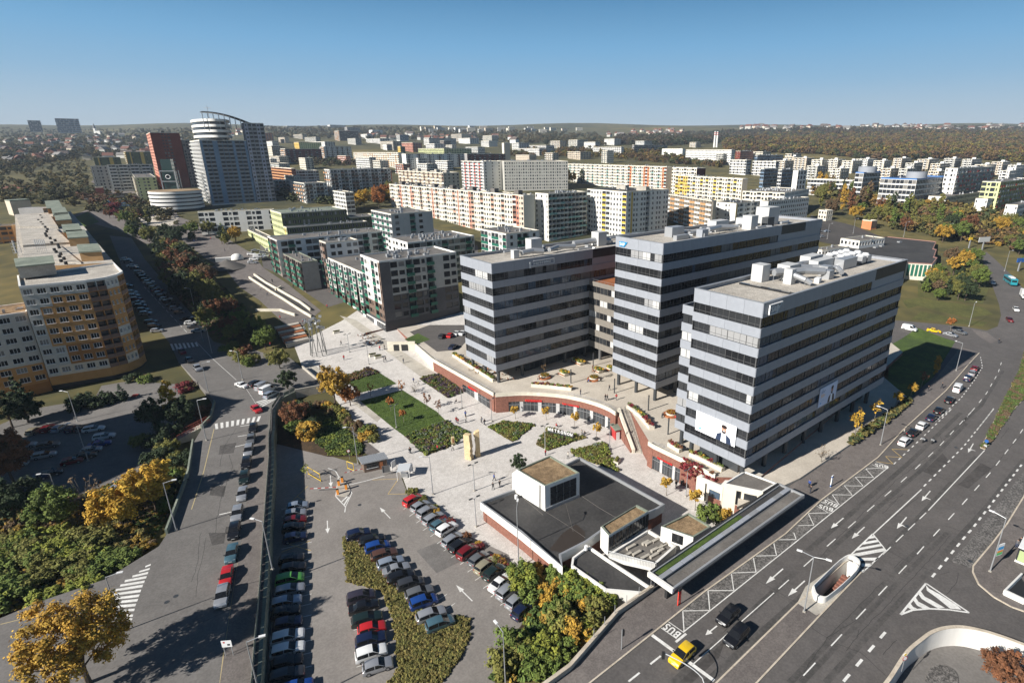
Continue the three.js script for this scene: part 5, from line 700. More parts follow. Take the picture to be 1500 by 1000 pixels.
// ---------- high rise group ----------
{
const P={a:30};
const tb=blk('tall blue grey apartment tower with rounded white crown and sail roof',{b:[311,301],ty:204.5,l:277,r:360,a:38,n:16,name:'high_rise',cat:'tower',L:{pat:'ow',wall:WM.white,par:[PM.white]},R:{pat:'bllbblll',wall:WM.blue,par:[PM.grey],cell:(k,i)=>null},roofO:{vents:6}});
const y=tb.top;const rot=38*DEG,mid=mix2(mix2(tb.C,tb.Rp,.42),mix2(tb.Lp,tb.Bk,.42),.45);
const TW=dist2(tb.C,tb.Rp),TD=dist2(tb.C,tb.Lp),ts=TW / 36;for(let k=0;k<4;k++){const m=part('crown_balcony',cyl(1,2*ts,26),M.white,tb.t);m.position.set(mid[0],y +(k*4.4 + 2)*ts,-mid[1]);m.scale.set(TW*.41,1,Math.max(TD*.5,7));m.rotation.y=rot;const g2=part('crown_glazing',cyl(1,2.6*ts,26),M.glassFar,tb.t);g2.position.set(mid[0],y +(k*4.4 - .3)*ts,-mid[1]);g2.scale.set(TW*.385,1,Math.max(TD*.46,6.6));g2.rotation.y=rot;}
blk('taller grey side slab of the blue tower with dark balconies',{at:add2(tb.Rp,polar(rot,.5)),lw:11,rw:14,a:38,n:20,fh:tb.fh*1.02,base:tb.y0,name:'high_rise',cat:'tower',L:{pat:'w',wall:WM.lilac},R:{pat:'wll',wall:WM.lilac,par:[PM.grey]},roofO:{vents:4}});
// curved sail roof on struts
const sail=new GB(),N=10,A0=add2(tb.C,polar(rot,6*ts)),dirR=polar(rot,ts*.72),wid=polar(rot + Math.PI / 2,13);const hh=s=>y + ts*(17.6 + 5*Math.sin(Math.PI*(.45 + .55*s))- 5.5*s*s);for(let i=0;i<N;i++){const p=add2(A0,mul2(dirR,i*5.6)),q=add2(A0,mul2(dirR,(i + 1)*5.6)),y0=hh(i / N),y1=hh((i + 1)/ N);for(const o of[0,.5])sail.quad(W3(p,y0 + o),W3(q,y1 + o),W3(add2(q,wid),y1 + o),W3(add2(p,wid),y0 + o));sail.quad(W3(p,y0),W3(q,y1),W3(q,y1 + .5),W3(p,y0 + .5));}part('sail_roof',sail.geo(),M.darkSteel,tb.t);
const st=new GB();for(let i=0;i<=N;i +=1){const p=add2(A0,mul2(dirR,i*5.6));st.beam(W3(p,y + 8),W3(p,hh(i / N)),.3,5);part('roof_strut',st.geo(),M.galv,tb.t);st.p=[];st.u=[];}st.beam(W3(mid,y + 16*ts),W3(mid,y + 30*ts),.2,5);st.beam(W3(add2(mid,[-3,0]),y + 28*ts),W3(add2(mid,[3,0]),y + 28*ts),.15,4);part('mast',st.geo(),M.galv,tb.t);
const bt=blk('brick brown apartment tower with salmon edge',{b:[238,277],ty:193.5,l:213.5,r:262,a:38,n:18,name:'high_rise',cat:'tower',L:{pat:'sw',wall:WM.salmon},R:{pat:'BBwwW',wall:WM.brick},roofO:{vents:6,huts:1,hutL:14,hutMat:M.roofGrey}});
blk('grey rear slab against the brown tower',{at:add2(bt.Rp,polar(38*DEG,.6)),lw:10,rw:10,a:38,n:15,fh:3,base:bt.y0,name:'high_rise',cat:'tower',L:{pat:'w',wall:WM.taupe},R:{pat:'ww',wall:WM.taupe},roofO:{vents:3}});
// drum with clock tower
const dp=G(262,306,T),dt=thing('drum_building','round white banded office drum below the towers','office',dp,T(dp[1])),sc=dp[1]/ 430;const dh=(topAt(dp,279)- T(dp[1]))/ 5;for(let k=0;k<5;k++){put('white_band',cyl(17*sc,dh*.62,32),M.white,dt,0,k*dh + dh*.38,0);put('glass_band',cyl(16.5*sc,dh*.45,32),M.glassFar,dt,0,k*dh - .1,0);}put('roof',cyl(16.8*sc,.3,32),M.roofSoil,dt,0,dh*5,0);
const cp=G(258,300,T),ct=thing('clock_tower','dark glass clock tower with white frame beside the drum','clock tower',cp,T(cp[1]),20*DEG);const CH=topAt(cp,233)- T(cp[1]),c1=CH*.74;put('glass_shaft',unitBox(8,c1,8),flat(.03,.06,.055,.15),ct,0,0,0);put('glass_head',unitBox(7,CH - c1,7),flat(.03,.06,.055,.15),ct,0,c1,0);const fr=new GB();for(const[x,z]of[[-5,5],[5,5],[5,-5],[-5,-5]])fr.box(x - .3,x + .3,0,c1 + .5,z - .3,z + .3);for(const yy of[c1*.4,c1*.7,c1])fr.box(-5.3,5.3,yy,yy + .6,4.7,5.3).box(-5.3,-4.7,yy,yy + .6,-5,5);part('frame',fr.geo(),M.galv,ct);const face=part('clock_face',new THREE.TorusGeometry(1.5,.3,8,24),M.whitePaint,ct);face.position.set(0,c1 - 4,5.2);const face2=part('clock_dial',new THREE.CircleGeometry(1.3,20),M.glassDark,ct);face2.position.set(0,c1 - 4,5.1);
blk('white low block with dark corner glazing under the towers',{b:[296,344],ty:310,l:258,r:400,a:24,n:4,name:'shopping_block',cat:'building',L:{pat:'gb',wall:WM.white},R:{pat:'gwgB',wall:WM.white},roofO:{vents:22,roof:M.roofSoil}});
blk('white balconied apartment block, left of a pair by the meadow',{b:[141,279],ty:243,l:123,r:160,a:38,n:7,L:{pat:'o',wall:WM.white,par:[PM.white]},R:{pat:'wbw',wall:WM.paleGrey},roofO:{vents:5}});
blk('white balconied apartment block, right of a pair by the meadow',{b:[166,281],ty:241,l:148,r:222,a:38,n:8,L:{pat:'o',wall:WM.white,par:[PM.white]},R:{pat:'olw',wall:WM.paleGrey,par:[PM.white]},roofO:{vents:10}});
blk('beige apartment block with stacked corner balconies on the boulevard',{b:[206,295],ty:259.5,l:189.5,r:227,a:38,n:7,L:{pat:'o',wall:WM.cream,par:[PM.cream]},R:{pat:'wbw',wall:WM.paleGreen},roofO:{vents:10,huts:1}});
blk('white shop plinth along the boulevard',{b:[224,312],ty:303,l:200,r:236,a:26,n:1,name:'shopping_block',cat:'building',L:{pat:'g',wall:WM.white},R:{pat:'g',wall:WM.grey},roofO:{vents:4,roof:M.roofSoil}});
for(const[lab,c,l,r]of[['yellow apartment block with brown gable, left of two',[136,230],130,175],['yellow apartment block with brown gable, right of two',[183,222],175,221]])blk(lab,{c,l,r,a:38,n:7,L:{pat:'o',wall:WM.yellow,par:[PM.cream]},R:{pat:'Bbw',wall:WM.olive,cell:(k,i)=>i % 5===1?WM.yellow:null},roofO:{vents:5}});
blk('glassy office block alone on the left skyline',{b:[85,194],ty:173,l:77,r:114,a:38,n:7,L:{pat:'g',wall:WM.blue},R:{pat:'g',wall:WM.blue},roofO:{vents:3}});
blk('dark stepped block left on the skyline',{b:[44,193],ty:176,l:36,r:58,a:38,n:6,L:{pat:'g',wall:WM.grey},R:{pat:'g',wall:WM.darkGrey},roofO:{vents:3}});
const rb=blk('small dark red pavilion by the meadow',{c:[138,274],l:130,r:149,a:30,n:2,fh:4,name:'pavilion',cat:'building',L:{pat:'B',wall:WM.redBrown},R:{pat:'B',wall:WM.redBrown},roofO:{vents:0}});
// church spire
const sp=G(139.5,195,T),ch=thing('church','small white church with dark pointed spire on the far slope','church',sp,HGT(...sp));put('tower',unitBox(7,22,7),M.white,ch,0,0,0);const cone=part('spire',new THREE.ConeGeometry(5.2,18,8),M.darkSteel,ch);cone.position.set(0,31,0);put('nave',unitBox(18,12,10),M.white,ch,12,0,0);
}
// ---------- left: ochre housing block seen end on ----------
{
const yT=33,Z0=0,rY=31.5;
const A0=G(26.4,419,yT),A1=G(124,410,yT),A2=G(152,406,yT),A3=G(170,401.5,yT),A4=G(179,397,yT),D=dir2(A0,A1),n=9,fh=2.95,yb=yT - .6 - n*fh;
const back=G(166,384,yT),backL=G(24,403,yT);
const B=Builder('apartment_block','ochre and grey apartment block with rounded corner bay and white windows','apartment block',null,44);B.near=1;
const och=(k,i,m)=>{const g=[9,9,1,1,2,1,2,3,9][0];if(k===8)return WM.paleGrey;if(i<=0)return WM.paleGrey;if(k>=5&&k<=7)return i>=(k===7?2:1)?WM.ochre:WM.paleGrey;if(k===4||k===3)return i>=1?WM.ochre:WM.paleGrey;if(k===2||k===1)return i>=2?WM.ochreDark:WM.paleGrey;return WM.beige;};
facade(B,A0,A1,yb,n,fh,{pat:'WWWW',wall:WM.paleGrey,single:1,frame:1,cell:och,depth:.18});
facade(B,A1,A2,yb,n,fh,{pat:'l',wall:WM.ochre,par:[PM.brown],cell:k=>k===8?WM.paleGrey:WM.ochreDark});
facade(B,A2,A3,yb,n,fh,{pat:'sss',wall:WM.ochre,single:1,frame:1,cell:k=>k===8?WM.paleGrey:k===3?WM.paleGrey:k<1?WM.beige:WM.ochre,depth:.18});
facade(B,A3,A4,yb,n,fh,{pat:'l',wall:WM.ochre,par:[PM.brown]});facade(B,A4,back,yb,n,fh,{pat:'wlw',wall:WM.tan,single:1});
B.wallBy(WM.tan).sides([back,backL,A0],-.5,yT - .6,false);B.wallBy(WM.ochre).sides([A0,A1,A2,A3,A4,back],yb - 2.6,yb,false);const inset=[A0,A1,A2,A3,A4,back].map(p=>add2(p,polar(125*DEG,1.2)));part('ground_floor',new GB().sides(inset,-.5,yb - 2.6,false).geo(),M.frameDark,B.t);
B.finish();roofOn(B,[A0,A1,A2,A3,A4,back,backL],yT - .6,{rim:.6,rimMat:M.white,roof:M.gravel,vents:0});
const hut=ccw([zR2(185,800,yT),zR2(520,760,yT),zR2(500,690,yT),zR2(165,720,yT)]);part('lift_housing',new GB().prism(hut,yT,yT + 3.2).geo(),M.concrete,B.t);part('copper_roof',new GB().prism(hut.map(p=>mix2(p,zR2(340,740,yT),-.06)),yT + 3.2,yT + 3.6).geo(),M.concreteGreen,B.t);
// lower wing at the left
const C1=G(38,456,25.6),C0=G(-60,470,25.6);const B2=Builder('apartment_block','lower grey and ochre apartment wing with white framed windows','apartment block',null,45);const yb2=25.6 - .5 - 7*fh;facade(B2,C0,C1,yb2,7,fh,{pat:'WW',wall:WM.paleGrey,single:1,frame:1,depth:.18,cell:(k,i)=>k<2&&i>3?WM.ochreDark:k<2?WM.ochre:null});B2.wallBy(WM.ochreDark).sides([C0,C1],-.5,yb2,false);const e=polar(128*DEG,14);B2.wallBy(WM.paleGrey).sides([C1,add2(C1,e),add2(C0,e),C0],-.5,25.1,false);B2.finish();roofOn(B2,[C0,C1,add2(C1,e),add2(C0,e)],25.1,{vents:6,rimMat:M.white,roof:M.roofSoil});
// stepped rear part with gravel roofs and copper hoods
const rows=[[[205,640],[740,660],[545,500],[215,520],rY],[[205,500],[640,470],[500,340],[175,345],rY + .5],[[175,325],[525,325],[450,215],[140,215],rY + 1]];
const B3b=Builder('apartment_block','long stepped rear block with gravel roofs, copper hoods and black vents','apartment block',null,46);
const outline=[zR2(165,700,rY - .3),zR2(1040,655,rY - .3),zR2(770,330,rY - .3),zR2(640,185,rY - .3),zR2(130,215,rY - .3)];B3b.wallBy(WM.tan).sides(ccw(outline),-1,rY - .2);B3b.finish();part('roof',new GB().sheet(ccw(outline),rY - .2).geo(),M.gravel,B3b.t);
for(const[a,b,c,d,y]of rows){const P=ccw([a,b,c,d].map(p=>zR2(...p,y)));part('upper_roof',new GB().prism(P,rY - .19,y + .3).geo(),M.gravel,B3b.t);}
for(const[x,y,w]of[[745,640,200],[640,500,180],[600,440,165],[525,325,140],[500,275,135],[440,205,140]]){const p=zR2(x,y,rY),q=zR2(x + w,y - 12,rY),m=zR2(x - 20,y - 70,rY);const P=ccw([p,q,add2(q,sub2(m,p)),m]);part('stair_house',new GB().prism(P,rY - .15,rY + 2.9).geo(),WM.tan,B3b.t);part('copper_hood',new GB().prism(P.map(s=>mix2(s,mix2(P[0],P[2],.5),-.05)),rY + 2.9,rY + 3.4).geo(),M.concreteGreen,B3b.t);}
const rv=rng(6);for(let i=0;i<22;i++){const s=i / 22;const q=zR2(lerp(600,330,s)+ rr(-30,30,rv),lerp(670,210,s),rY + .8);put('roof_fan',cyl(.5,1,8),M.black,B3b.t,q[0],rY + .8,-q[1]);}
const far=[zR2(60,90,rY + 3),zR2(245,80,rY + 3)];part('end_tower',new GB().bar(far[0],far[1],10,0,rY + 3).geo(),WM.beige,B3b.t);part('end_hood',new GB().bar(far[0],far[1],10.6,rY + 3,rY + 3.8).geo(),M.concreteGreen,B3b.t);
const bl=[zR2(580,95,24),zR2(650,95,24)];part('blue_wall',new GB().bar(bl[0],bl[1],5,0,24).geo(),flat(.05,.16,.34,.6),B3b.t);part('rear_wing',new GB().bar(zR2(215,150,rY),zR2(440,150,rY),9,0,rY).geo(),WM.grey,B3b.t);
// roof aerials
const an=thing('antenna_mast','cluster of white phone antennas on the ochre block roof','antenna',zR2(385,560,rY + .8),rY + .8);const ag=new GB();for(let i=0;i<6;i++){const x=(i - 2.5)*.7;ag.beam([x,0,0],[x,4.5,0],.06,4);ag.box(x - .15,x + .15,3,4.8,-.1,.1);}ag.beam([-2,2,0],[2,2,0],.05,4);part('antennas',ag.geo(),M.galv,an);
const an2=thing('antenna_mast','lattice antenna frame at the left roof edge','antenna',zR2(165,590,rY),rY);const a2=new GB();for(let i=0;i<4;i++){a2.beam([(i % 2)*1.6,0,(i>>1)*1.6],[(i % 2)*1.6,5.5,(i>>1)*1.6],.07,4);}for(let k=1;k<5;k++){a2.beam([0,k*1.2,0],[1.6,k*1.2,0],.05,4);a2.beam([0,k*1.2,1.6],[1.6,k*1.2,1.6],.05,4);a2.beam([0,k*1.2,0],[0,k*1.2,1.6],.05,4);a2.box(-.4,-.1,k*1.2,k*1.2 + .9,0,.5);}part('frame',a2.geo(),M.galv,an2);
// orange block at the picture's left edge
const o1=G(16,330,27),o0=G(-70,335,27);const B4=Builder('apartment_block','orange and beige panel block behind the lower car park','apartment block',null,47);facade(B4,o0,o1,1.5,9,2.8,{pat:'wgw',wall:WM.tan,cell:(k,i)=>k<3?WM.orange:i % 5===0?WM.ochre:null});B4.wallBy(WM.orange).sides([o0,o1,add2(o1,[3,14]),add2(o0,[3,14]),o0],-1,1.5,false);B4.wallBy(WM.beige).sides([o1,add2(o1,[3,14]),add2(o0,[3,14])],1.5,26.7,false);B4.finish();roofOn(B4,[o0,o1,add2(o1,[3,14]),add2(o0,[3,14])],26.7,{vents:4,rimMat:M.cream});
// towers out of the picture on the left whose shade falls over the lower car park
const tw=blk('tall plain housing tower standing left of the lower car park',{at:[-159,55],lw:18,rw:52,a:68,n:13,fh:2.9,base:0,name:'tower_block',L:{pat:'wl',wall:WM.beige},R:{pat:'wl',wall:WM.beige},roofO:{vents:4}});
}
// ---------- right: grey hall with stepped side and white sheds ----------
{
const hy=T(G(1366,387,f=>T(f)+ 8)[1])+ 8;const P=gp([[1200,366],[1300,347],[1371.5,354.5],[1367,365],[1372,366],[1368,377],[1373,378],[1366,387],[1330,385],[1290,400]],hy);const t=thing('market_hall','large flat grey roofed hall with stepped greenish side wall','hall',[0,0]);part('wall',new GB().sides(ccw(P),hy - 14,hy).geo(),WM.cream,t);part('roof',new GB().sheet(ccw(P),hy).geo(),M.roofTar,t);const c=ccw(P);const g=new GB();for(let i=0;i<c.length;i++)g.bar(c[i],c[(i + 1)% c.length],.4,hy,hy + .35);part('coping',g.geo(),flat(.3,.16,.13,.8),t);
for(const[x,y]of[[1283,363],[1292,361],[1318,355],[1250,372]]){const q=G(x,y,hy);put('roof_light',unitBox(2.4,.7,1.6),M.galv,t,q[0],hy,-q[1],.5);}
for(let k=0;k<6;k++){const a=mix2(P[7],P[8],k / 6 + .03),b=mix2(P[7],P[8],(k + 1)/ 6 - .03);part('green_rib',new GB().bar(a,b,.3,hy - 6,hy - .6).geo(),M.green,t);}
blk('white annex shed with dark windows, nearer the office block',{c:[1205,366],l:1189,r:1245,n:2,fh:3.4,name:'annex',cat:'building',a:30,L:{pat:'w',wall:WM.white},R:{pat:'w',wall:WM.white},roofO:{vents:3}});
blk('white annex shed with grey roof behind the hall',{c:[1260,352.5],l:1232,r:1297,n:2,fh:3.4,name:'annex',cat:'building',a:30,L:{pat:'w',wall:WM.white},R:{pat:'w',wall:WM.white},roofO:{vents:3}});
blk('small orange brick shed among the trees',{c:[1278,323],l:1264,r:1286,n:1,fh:4.5,name:'annex',cat:'shed',a:30,L:{pat:'B',wall:WM.orange},R:{pat:'b',wall:WM.brown},roofO:{vents:0}});
blk('small cream house with dark roof among the trees',{c:[1212,308],l:1200,r:1221,n:2,name:'annex',cat:'house',a:30,L:{pat:'w',wall:WM.cream},R:{pat:'w',wall:WM.cream},roofO:{vents:0,roof:M.roofTar}});
}
// ---------- vehicles ----------
const paint=(r,g,b,met=.35)=>new THREE.MeshPhysicalMaterial({color:new THREE.Color().setRGB(r,g,b),metalness:met,roughness:.38,clearcoat:.8,clearcoatRoughness:.06,side:THREE.DoubleSide});
const CP={black:paint(.012,.012,.014),navy:paint(.012,.02,.06),darkGrey:paint(.05,.052,.058),grey:paint(.16,.165,.17),silver:paint(.38,.39,.41,.45),silverBlue:paint(.33,.38,.45,.45),white:paint(.72,.72,.71,0),red:paint(.48,.018,.02,.1),darkRed:paint(.2,.012,.016),blue:paint(.015,.07,.30),teal:paint(.08,.16,.20),green:paint(.10,.36,.06,.1),darkGreen:paint(.015,.03,.026),beige:paint(.36,.32,.22),brown:paint(.12,.055,.035),yellow:paint(.78,.50,.01,.05),purple:paint(.05,.042,.06)};
const carGlass=flat(.012,.013,.015,.05),tyre=flat(.015,.015,.015,.9),rimM=flat(.35,.35,.36,.35,{metalness:.6}),lampW=flat(.75,.75,.72,.15),lampR=flat(.35,.01,.01,.25),plateM=flat(.7,.7,.68,.5),trimM=flat(.02,.02,.021,.6);
// stations: x, shoulder height, top height, cabin flag; loft from rear to front
const CT={
hatchback:{w:.88,st:[[-2.02,.62,.64,0],[-1.98,.9,.93,0],[-1.86,.95,1.0,0],[-1.62,.96,1.36,2],[-1.3,.95,1.45,1],[-.42,.93,1.48,1],[-.34,.93,1.48,3],[.18,.92,1.43,1],[.98,.9,.98,4],[1.5,.84,.9,0],[1.88,.74,.78,0],[2.04,.55,.58,0]],ax:[-1.25,1.25]},
saloon:{w:.89,st:[[-2.3,.66,.68,0],[-2.25,.95,.98,0],[-1.55,.98,1.02,0],[-.95,.96,1.38,2],[-.6,.94,1.42,1],[-.3,.93,1.43,1],[-.22,.93,1.43,3],[.3,.92,1.38,1],[1.08,.9,.97,4],[1.7,.83,.88,0],[2.1,.72,.76,0],[2.27,.52,.55,0]],ax:[-1.36,1.38]},
estate:{w:.9,st:[[-2.32,.64,.66,0],[-2.28,.95,.97,0],[-2.2,.97,1.02,0],[-1.98,.97,1.38,2],[-1.7,.96,1.46,1],[-.45,.94,1.5,1],[-.37,.94,1.5,3],[.22,.92,1.44,1],[1.05,.9,.98,4],[1.65,.83,.89,0],[2.05,.73,.77,0],[2.22,.52,.55,0]],ax:[-1.36,1.36]},
suv:{w:.93,lift:.12,st:[[-2.18,.75,.78,0],[-2.14,1.03,1.06,0],[-2.06,1.06,1.12,0],[-1.88,1.06,1.52,2],[-1.6,1.05,1.62,1],[-.4,1.03,1.66,1],[-.32,1.03,1.66,3],[.25,1.02,1.6,1],[.98,1.0,1.08,4],[1.6,.95,1.02,0],[2.0,.86,.9,0],[2.16,.6,.64,0]],ax:[-1.3,1.32]},
minivan:{w:.91,st:[[-2.2,.7,.72,0],[-2.17,1.02,1.04,0],[-2.1,1.03,1.1,0],[-1.95,1.03,1.55,2],[-1.7,1.02,1.64,1],[-.5,1.0,1.68,1],[-.42,1.0,1.68,3],[.35,.98,1.6,1],[1.3,.94,1.04,4],[1.7,.88,.94,0],[2.0,.76,.8,0],[2.16,.55,.58,0]],ax:[-1.35,1.36]},
van:{w:.98,st:[[-2.55,.7,.75,0],[-2.52,1.25,1.3,0],[-2.46,1.28,1.4,0],[-2.38,1.28,1.95,2],[-2.2,1.26,2.06,0],[.2,1.2,2.1,0],[.3,1.18,2.1,3],[.95,1.15,2.0,1],[1.75,1.08,1.2,4],[2.15,1.0,1.06,0],[2.4,.84,.88,0],[2.52,.6,.62,0]],ax:[-1.6,1.65]},
};
function carParts(def){
const{w,st,lift=0}=def,body=new GB(),wind=new GB(),rear=new GB(),sides=[new GB(),new GB()];
const sec=(s,sd)=>{const[x,b,t,c]=s;const taper=Math.abs(x)>1.8?1 -(Math.abs(x)- 1.8)*.22:1,W=w*taper,cab=c>0||false;const wr=cab&&c !==4?W*.76:W*.88;const wt=lerp(b,t,.84),wz=lerp(W*.97,wr,.84);return[[x,.2 + lift,sd*W*.9],[x,.5 + lift*.5,sd*W],[x,b,sd*W*.97],[x,wt,sd*wz],[x,t,sd*wr],[x,t +(cab?.035:.03),0]];};
for(let i=1;i<st.length;i++)for(const sd of[-1,1]){
const A1=sec(st[i - 1],sd),B1=sec(st[i],sd),ca=st[i - 1][3],cb=st[i][3];
for(let k=0;k<5;k++){let g=body;const cabin=ca&&cb;if(k===4||k===3){if(cb===4&&ca)g=k===4?wind:body;else if(cb===2&&!ca)g=k===4?rear:body;}if(k===2&&(cabin||cb===2)&&!(cb===3))g=sides[sd>0?1:0];if(k===2&&cb===2&&!ca)g=body;if(k===2&&cb===4)g=sides[sd>0?1:0];g.quad(A1[k],B1[k],B1[k + 1],A1[k + 1]);}
}
for(const e of[0,st.length - 1]){const a=sec(st[e],1),b=sec(st[e],-1);for(let k=0;k<5;k++)body.quad(a[k],a[k + 1],b[k + 1],b[k]);}
return{body:toCreasedNormals(body.geo(),.55),wind:wind.geo(),rear:rear.geo(),sides:sides.map(s=>s.geo())};
}
const wheelG=(()=>{const g=new THREE.CylinderGeometry(.33,.33,.22,16);g.rotateX(Math.PI / 2);return g;})(),rimG=(()=>{const g=new THREE.CylinderGeometry(.2,.2,.235,12);g.rotateX(Math.PI / 2);return g;})();
const protos={};
for(const[k,def]of Object.entries(CT)){
const g=carParts(def),t=new THREE.Group(),L0=def.st[0][0],L1=def.st[def.st.length - 1][0],w=def.w,lift=def.lift||0;
part('body',g.body,CP.grey,t);part('windscreen',g.wind,carGlass,t);part('rear_window',g.rear,carGlass,t);for(const s of g.sides)part('side_window',s,carGlass,t);
part('underbody',boxGeo(L0 + .15,L1 - .15,.16 + lift,.3 + lift,-w*.86,w*.86),trimM,t);
for(const x of def.ax)for(const s of[-1,1]){const m=part('wheel',wheelG,tyre,t);m.position.set(x,.33,s*(w - .1));m.rotation.y=0;part('rim',rimG,rimM,m);}
const hy=def.st[def.st.length - 2][1],ty=def.st[1][1];for(const s of[-1,1]){put('headlight',unitBox(.16,.13,.34),lampW,t,L1 - .2,hy - .12,s*w*.66);put('tail_light',unitBox(.1,.26,.22),lampR,t,L0 + .06,ty - .28,s*w*.76);put('mirror',unitBox(.12,.12,.22),trimM,t,.72,def.st[8][1]+ .02,s*(w + .06));}
put('number_plate',unitBox(.03,.11,.5),plateM,t,L1 - .01,.42,0);put('number_plate',unitBox(.03,.11,.5),plateM,t,L0 - .0,.52,0);
protos[k]=t;
}
const lite={};
for(const[k,def]of Object.entries(CT)){const g=carParts(def),t=new THREE.Group();part('body',g.body,CP.grey,t);const gl=[g.wind,g.rear,...g.sides].filter(q=>q.attributes.position.count);part('glazing',mergeGeometries(gl),carGlass,t);const ws=def.ax.flatMap(x=>[-1,1].map(s=>wheelG.clone().translate(x,.33,s*(def.w - .1))));for(const q of ws)part('wheel',q,tyre,t);lite[k]=t;}
const nice={darkGrey:'dark grey',silverBlue:'bluish silver',darkRed:'dark red',darkGreen:'dark green'};
function car(p,y,heading,type,colour,where,group,far){const t=(far?lite:protos)[type].clone();t.name=numbered(type==='van'?'parked_van':'car');t.children[0].material=CP[colour];t.position.set(p[0],y + .012,-p[1]);t.rotation.y=heading;tag(t,`${nice[colour] || colour} ${type} ${where}`,type==='van'?'van':'car',group);scene.add(t);return t;}
const H0=()=>0;
const carRow=(z,list,fn,y,h,where,group,jit=.02)=>{const r=rng(list.length*7 + 1);for(const[x,yy,type,colour]of list){const p=z(x,yy,f=>fn(f)+ .7);car(p,fn(p[1])+(y||0),h + rr(-jit,jit,r),type,colour,where,group);}};
{
// row below the retaining wall, noses to the right
const hL=ang2(z4(530,495,0),z4(745,440,0));
carRow(z4,[[705,-180,'hatchback','silverBlue'],[690,-130,'hatchback','silver'],[690,-85,'hatchback','darkRed'],[680,-38,'hatchback','black'],[690,28,'hatchback','navy'],[665,172,'hatchback','black'],[675,232,'hatchback','black'],[655,308,'minivan','green'],[655,378,'estate','silver'],[632,458,'estate','silverBlue'],[628,525,'hatchback','black'],[640,600,'hatchback','navy'],[642,688,'estate','white'],[642,775,'estate','white'],[635,860,'hatchback','black'],[635,945,'estate','darkGrey'],[700,1030,'hatchback','blue']],H0,0,hL,'in the row below the retaining wall','car row below the retaining wall');
const hI=ang2(z4(1030,460,0),z4(1240,400,0));
carRow(z4,[[1130,425,'minivan','purple'],[1150,490,'saloon','black'],[1170,570,'estate','darkGreen'],[1200,635,'hatchback','red'],[1195,712,'suv','navy'],[1198,800,'suv','white'],[1240,882,'hatchback','silver']],H0,0,hI,'backed against the grass island','cars on the left of the grass island');
const hM=ang2(z6(95,480,0),z6(275,415,0));
carRow(z4,[[1112,8,'suv','navy'],[1205,45,'estate','black'],[1240,92,'minivan','blue'],[1285,140,'estate','brown'],[1328,195,'estate','silverBlue'],[1365,240,'saloon','silver'],[1398,290,'estate','black'],[1460,338,'minivan','darkGrey'],[1520,395,'estate','grey'],[1548,458,'minivan','blue'],[1598,540,'estate','silver'],[1658,602,'minivan','teal']],H0,0,hM,'in the slanting row right of the grass island','slanting row on the grass island');
const hR=ang2(z6(100,-215,0),z6(170,-255,0));
carRow(z6,[[115,-220,'minivan','red'],[162,-180,'hatchback','silver'],[208,-142,'minivan','silver'],[250,-100,'estate','silver'],[290,-58,'hatchback','teal'],[338,-28,'suv','white'],[380,40,'estate','silver'],[430,78,'estate','black'],[480,122,'minivan','darkRed'],[550,170,'hatchback','grey'],[600,212,'estate','beige'],[655,262,'suv','darkGreen'],[697,328,'saloon','white'],[748,382,'minivan','silver'],[803,445,'hatchback','silver'],[845,512,'hatchback','navy']],H0,0,hR,'in the row along the plaza hedge','car row along the plaza hedge');
const hS=ang2(z3(410,300,S),z3(268,900,S));
carRow(z3,[[410,300,'hatchback','black'],[396,375,'hatchback','grey'],[381,450,'minivan','silver'],[366,535,'suv','black'],[353,632,'suv','darkGreen'],[338,737,'saloon','silver'],[305,872,'suv','silver'],[285,988,'suv','black'],[267,1132,'saloon','teal'],[233,1285,'saloon','red'],[205,1420,'suv','silver']],S,0,hS,'parked along the left street','cars parked along the left street');
carRow(z3,[[432,175,'hatchback','red']],S,0,ang2(z3(405,150,S),z3(465,195,S)),'crossing the junction near the zebra',null);
carRow(z3,[[335,15,'saloon','white']],S,0,ang2(z3(300,5,S),z3(370,25,S)),'leaving the van bay',null);
carRow(z3,[[430,5,'minivan','black'],[478,25,'van','silver'],[510,48,'van','white'],[530,78,'minivan','silverBlue']],S,0,ang2(z3(440,70,S),z3(545,20,S)),'in the bay beside the wooded deck','vans in the bay');
// avenue
const av=ang2(zC(610,735),zC(470,870));carRow(zC,[[545,805,'hatchback','yellow']],A,0,av,'waiting at the stop line',null,0);carRow(zC,[[850,545,'hatchback','black'],[905,685,'suv','black']],A,0,ang2(zC(900,500),zC(790,605)),'driving on the avenue','dark cars on the avenue',0);
const ak=[[zA,710,205,'estate','white'],[zA,765,148,'saloon','black'],[zA,825,100,'hatchback','white'],[zA,888,48,'hatchback','navy'],[zA,938,2,'hatchback','black'],[zD,1080,795,'saloon','black'],[zD,1125,735,'van','white'],[zD,1180,680,'suv','navy'],[zD,1205,650,'hatchback','silver'],[zD,1218,625,'hatchback','darkRed']];ak.forEach(([z,x,y,ty,c],i)=>{const p=z(x,y,f=>A(f)+ .7),d=i<5?ang2(zA(710,205),zA(938,2)):i<7?ang2(zD(1060,820),zD(1150,710)):ang2(zD(1150,700),zD(1225,615));car(p,A(p[1]),d,ty,c,'parked along the avenue kerb','cars parked along the avenue kerb');});
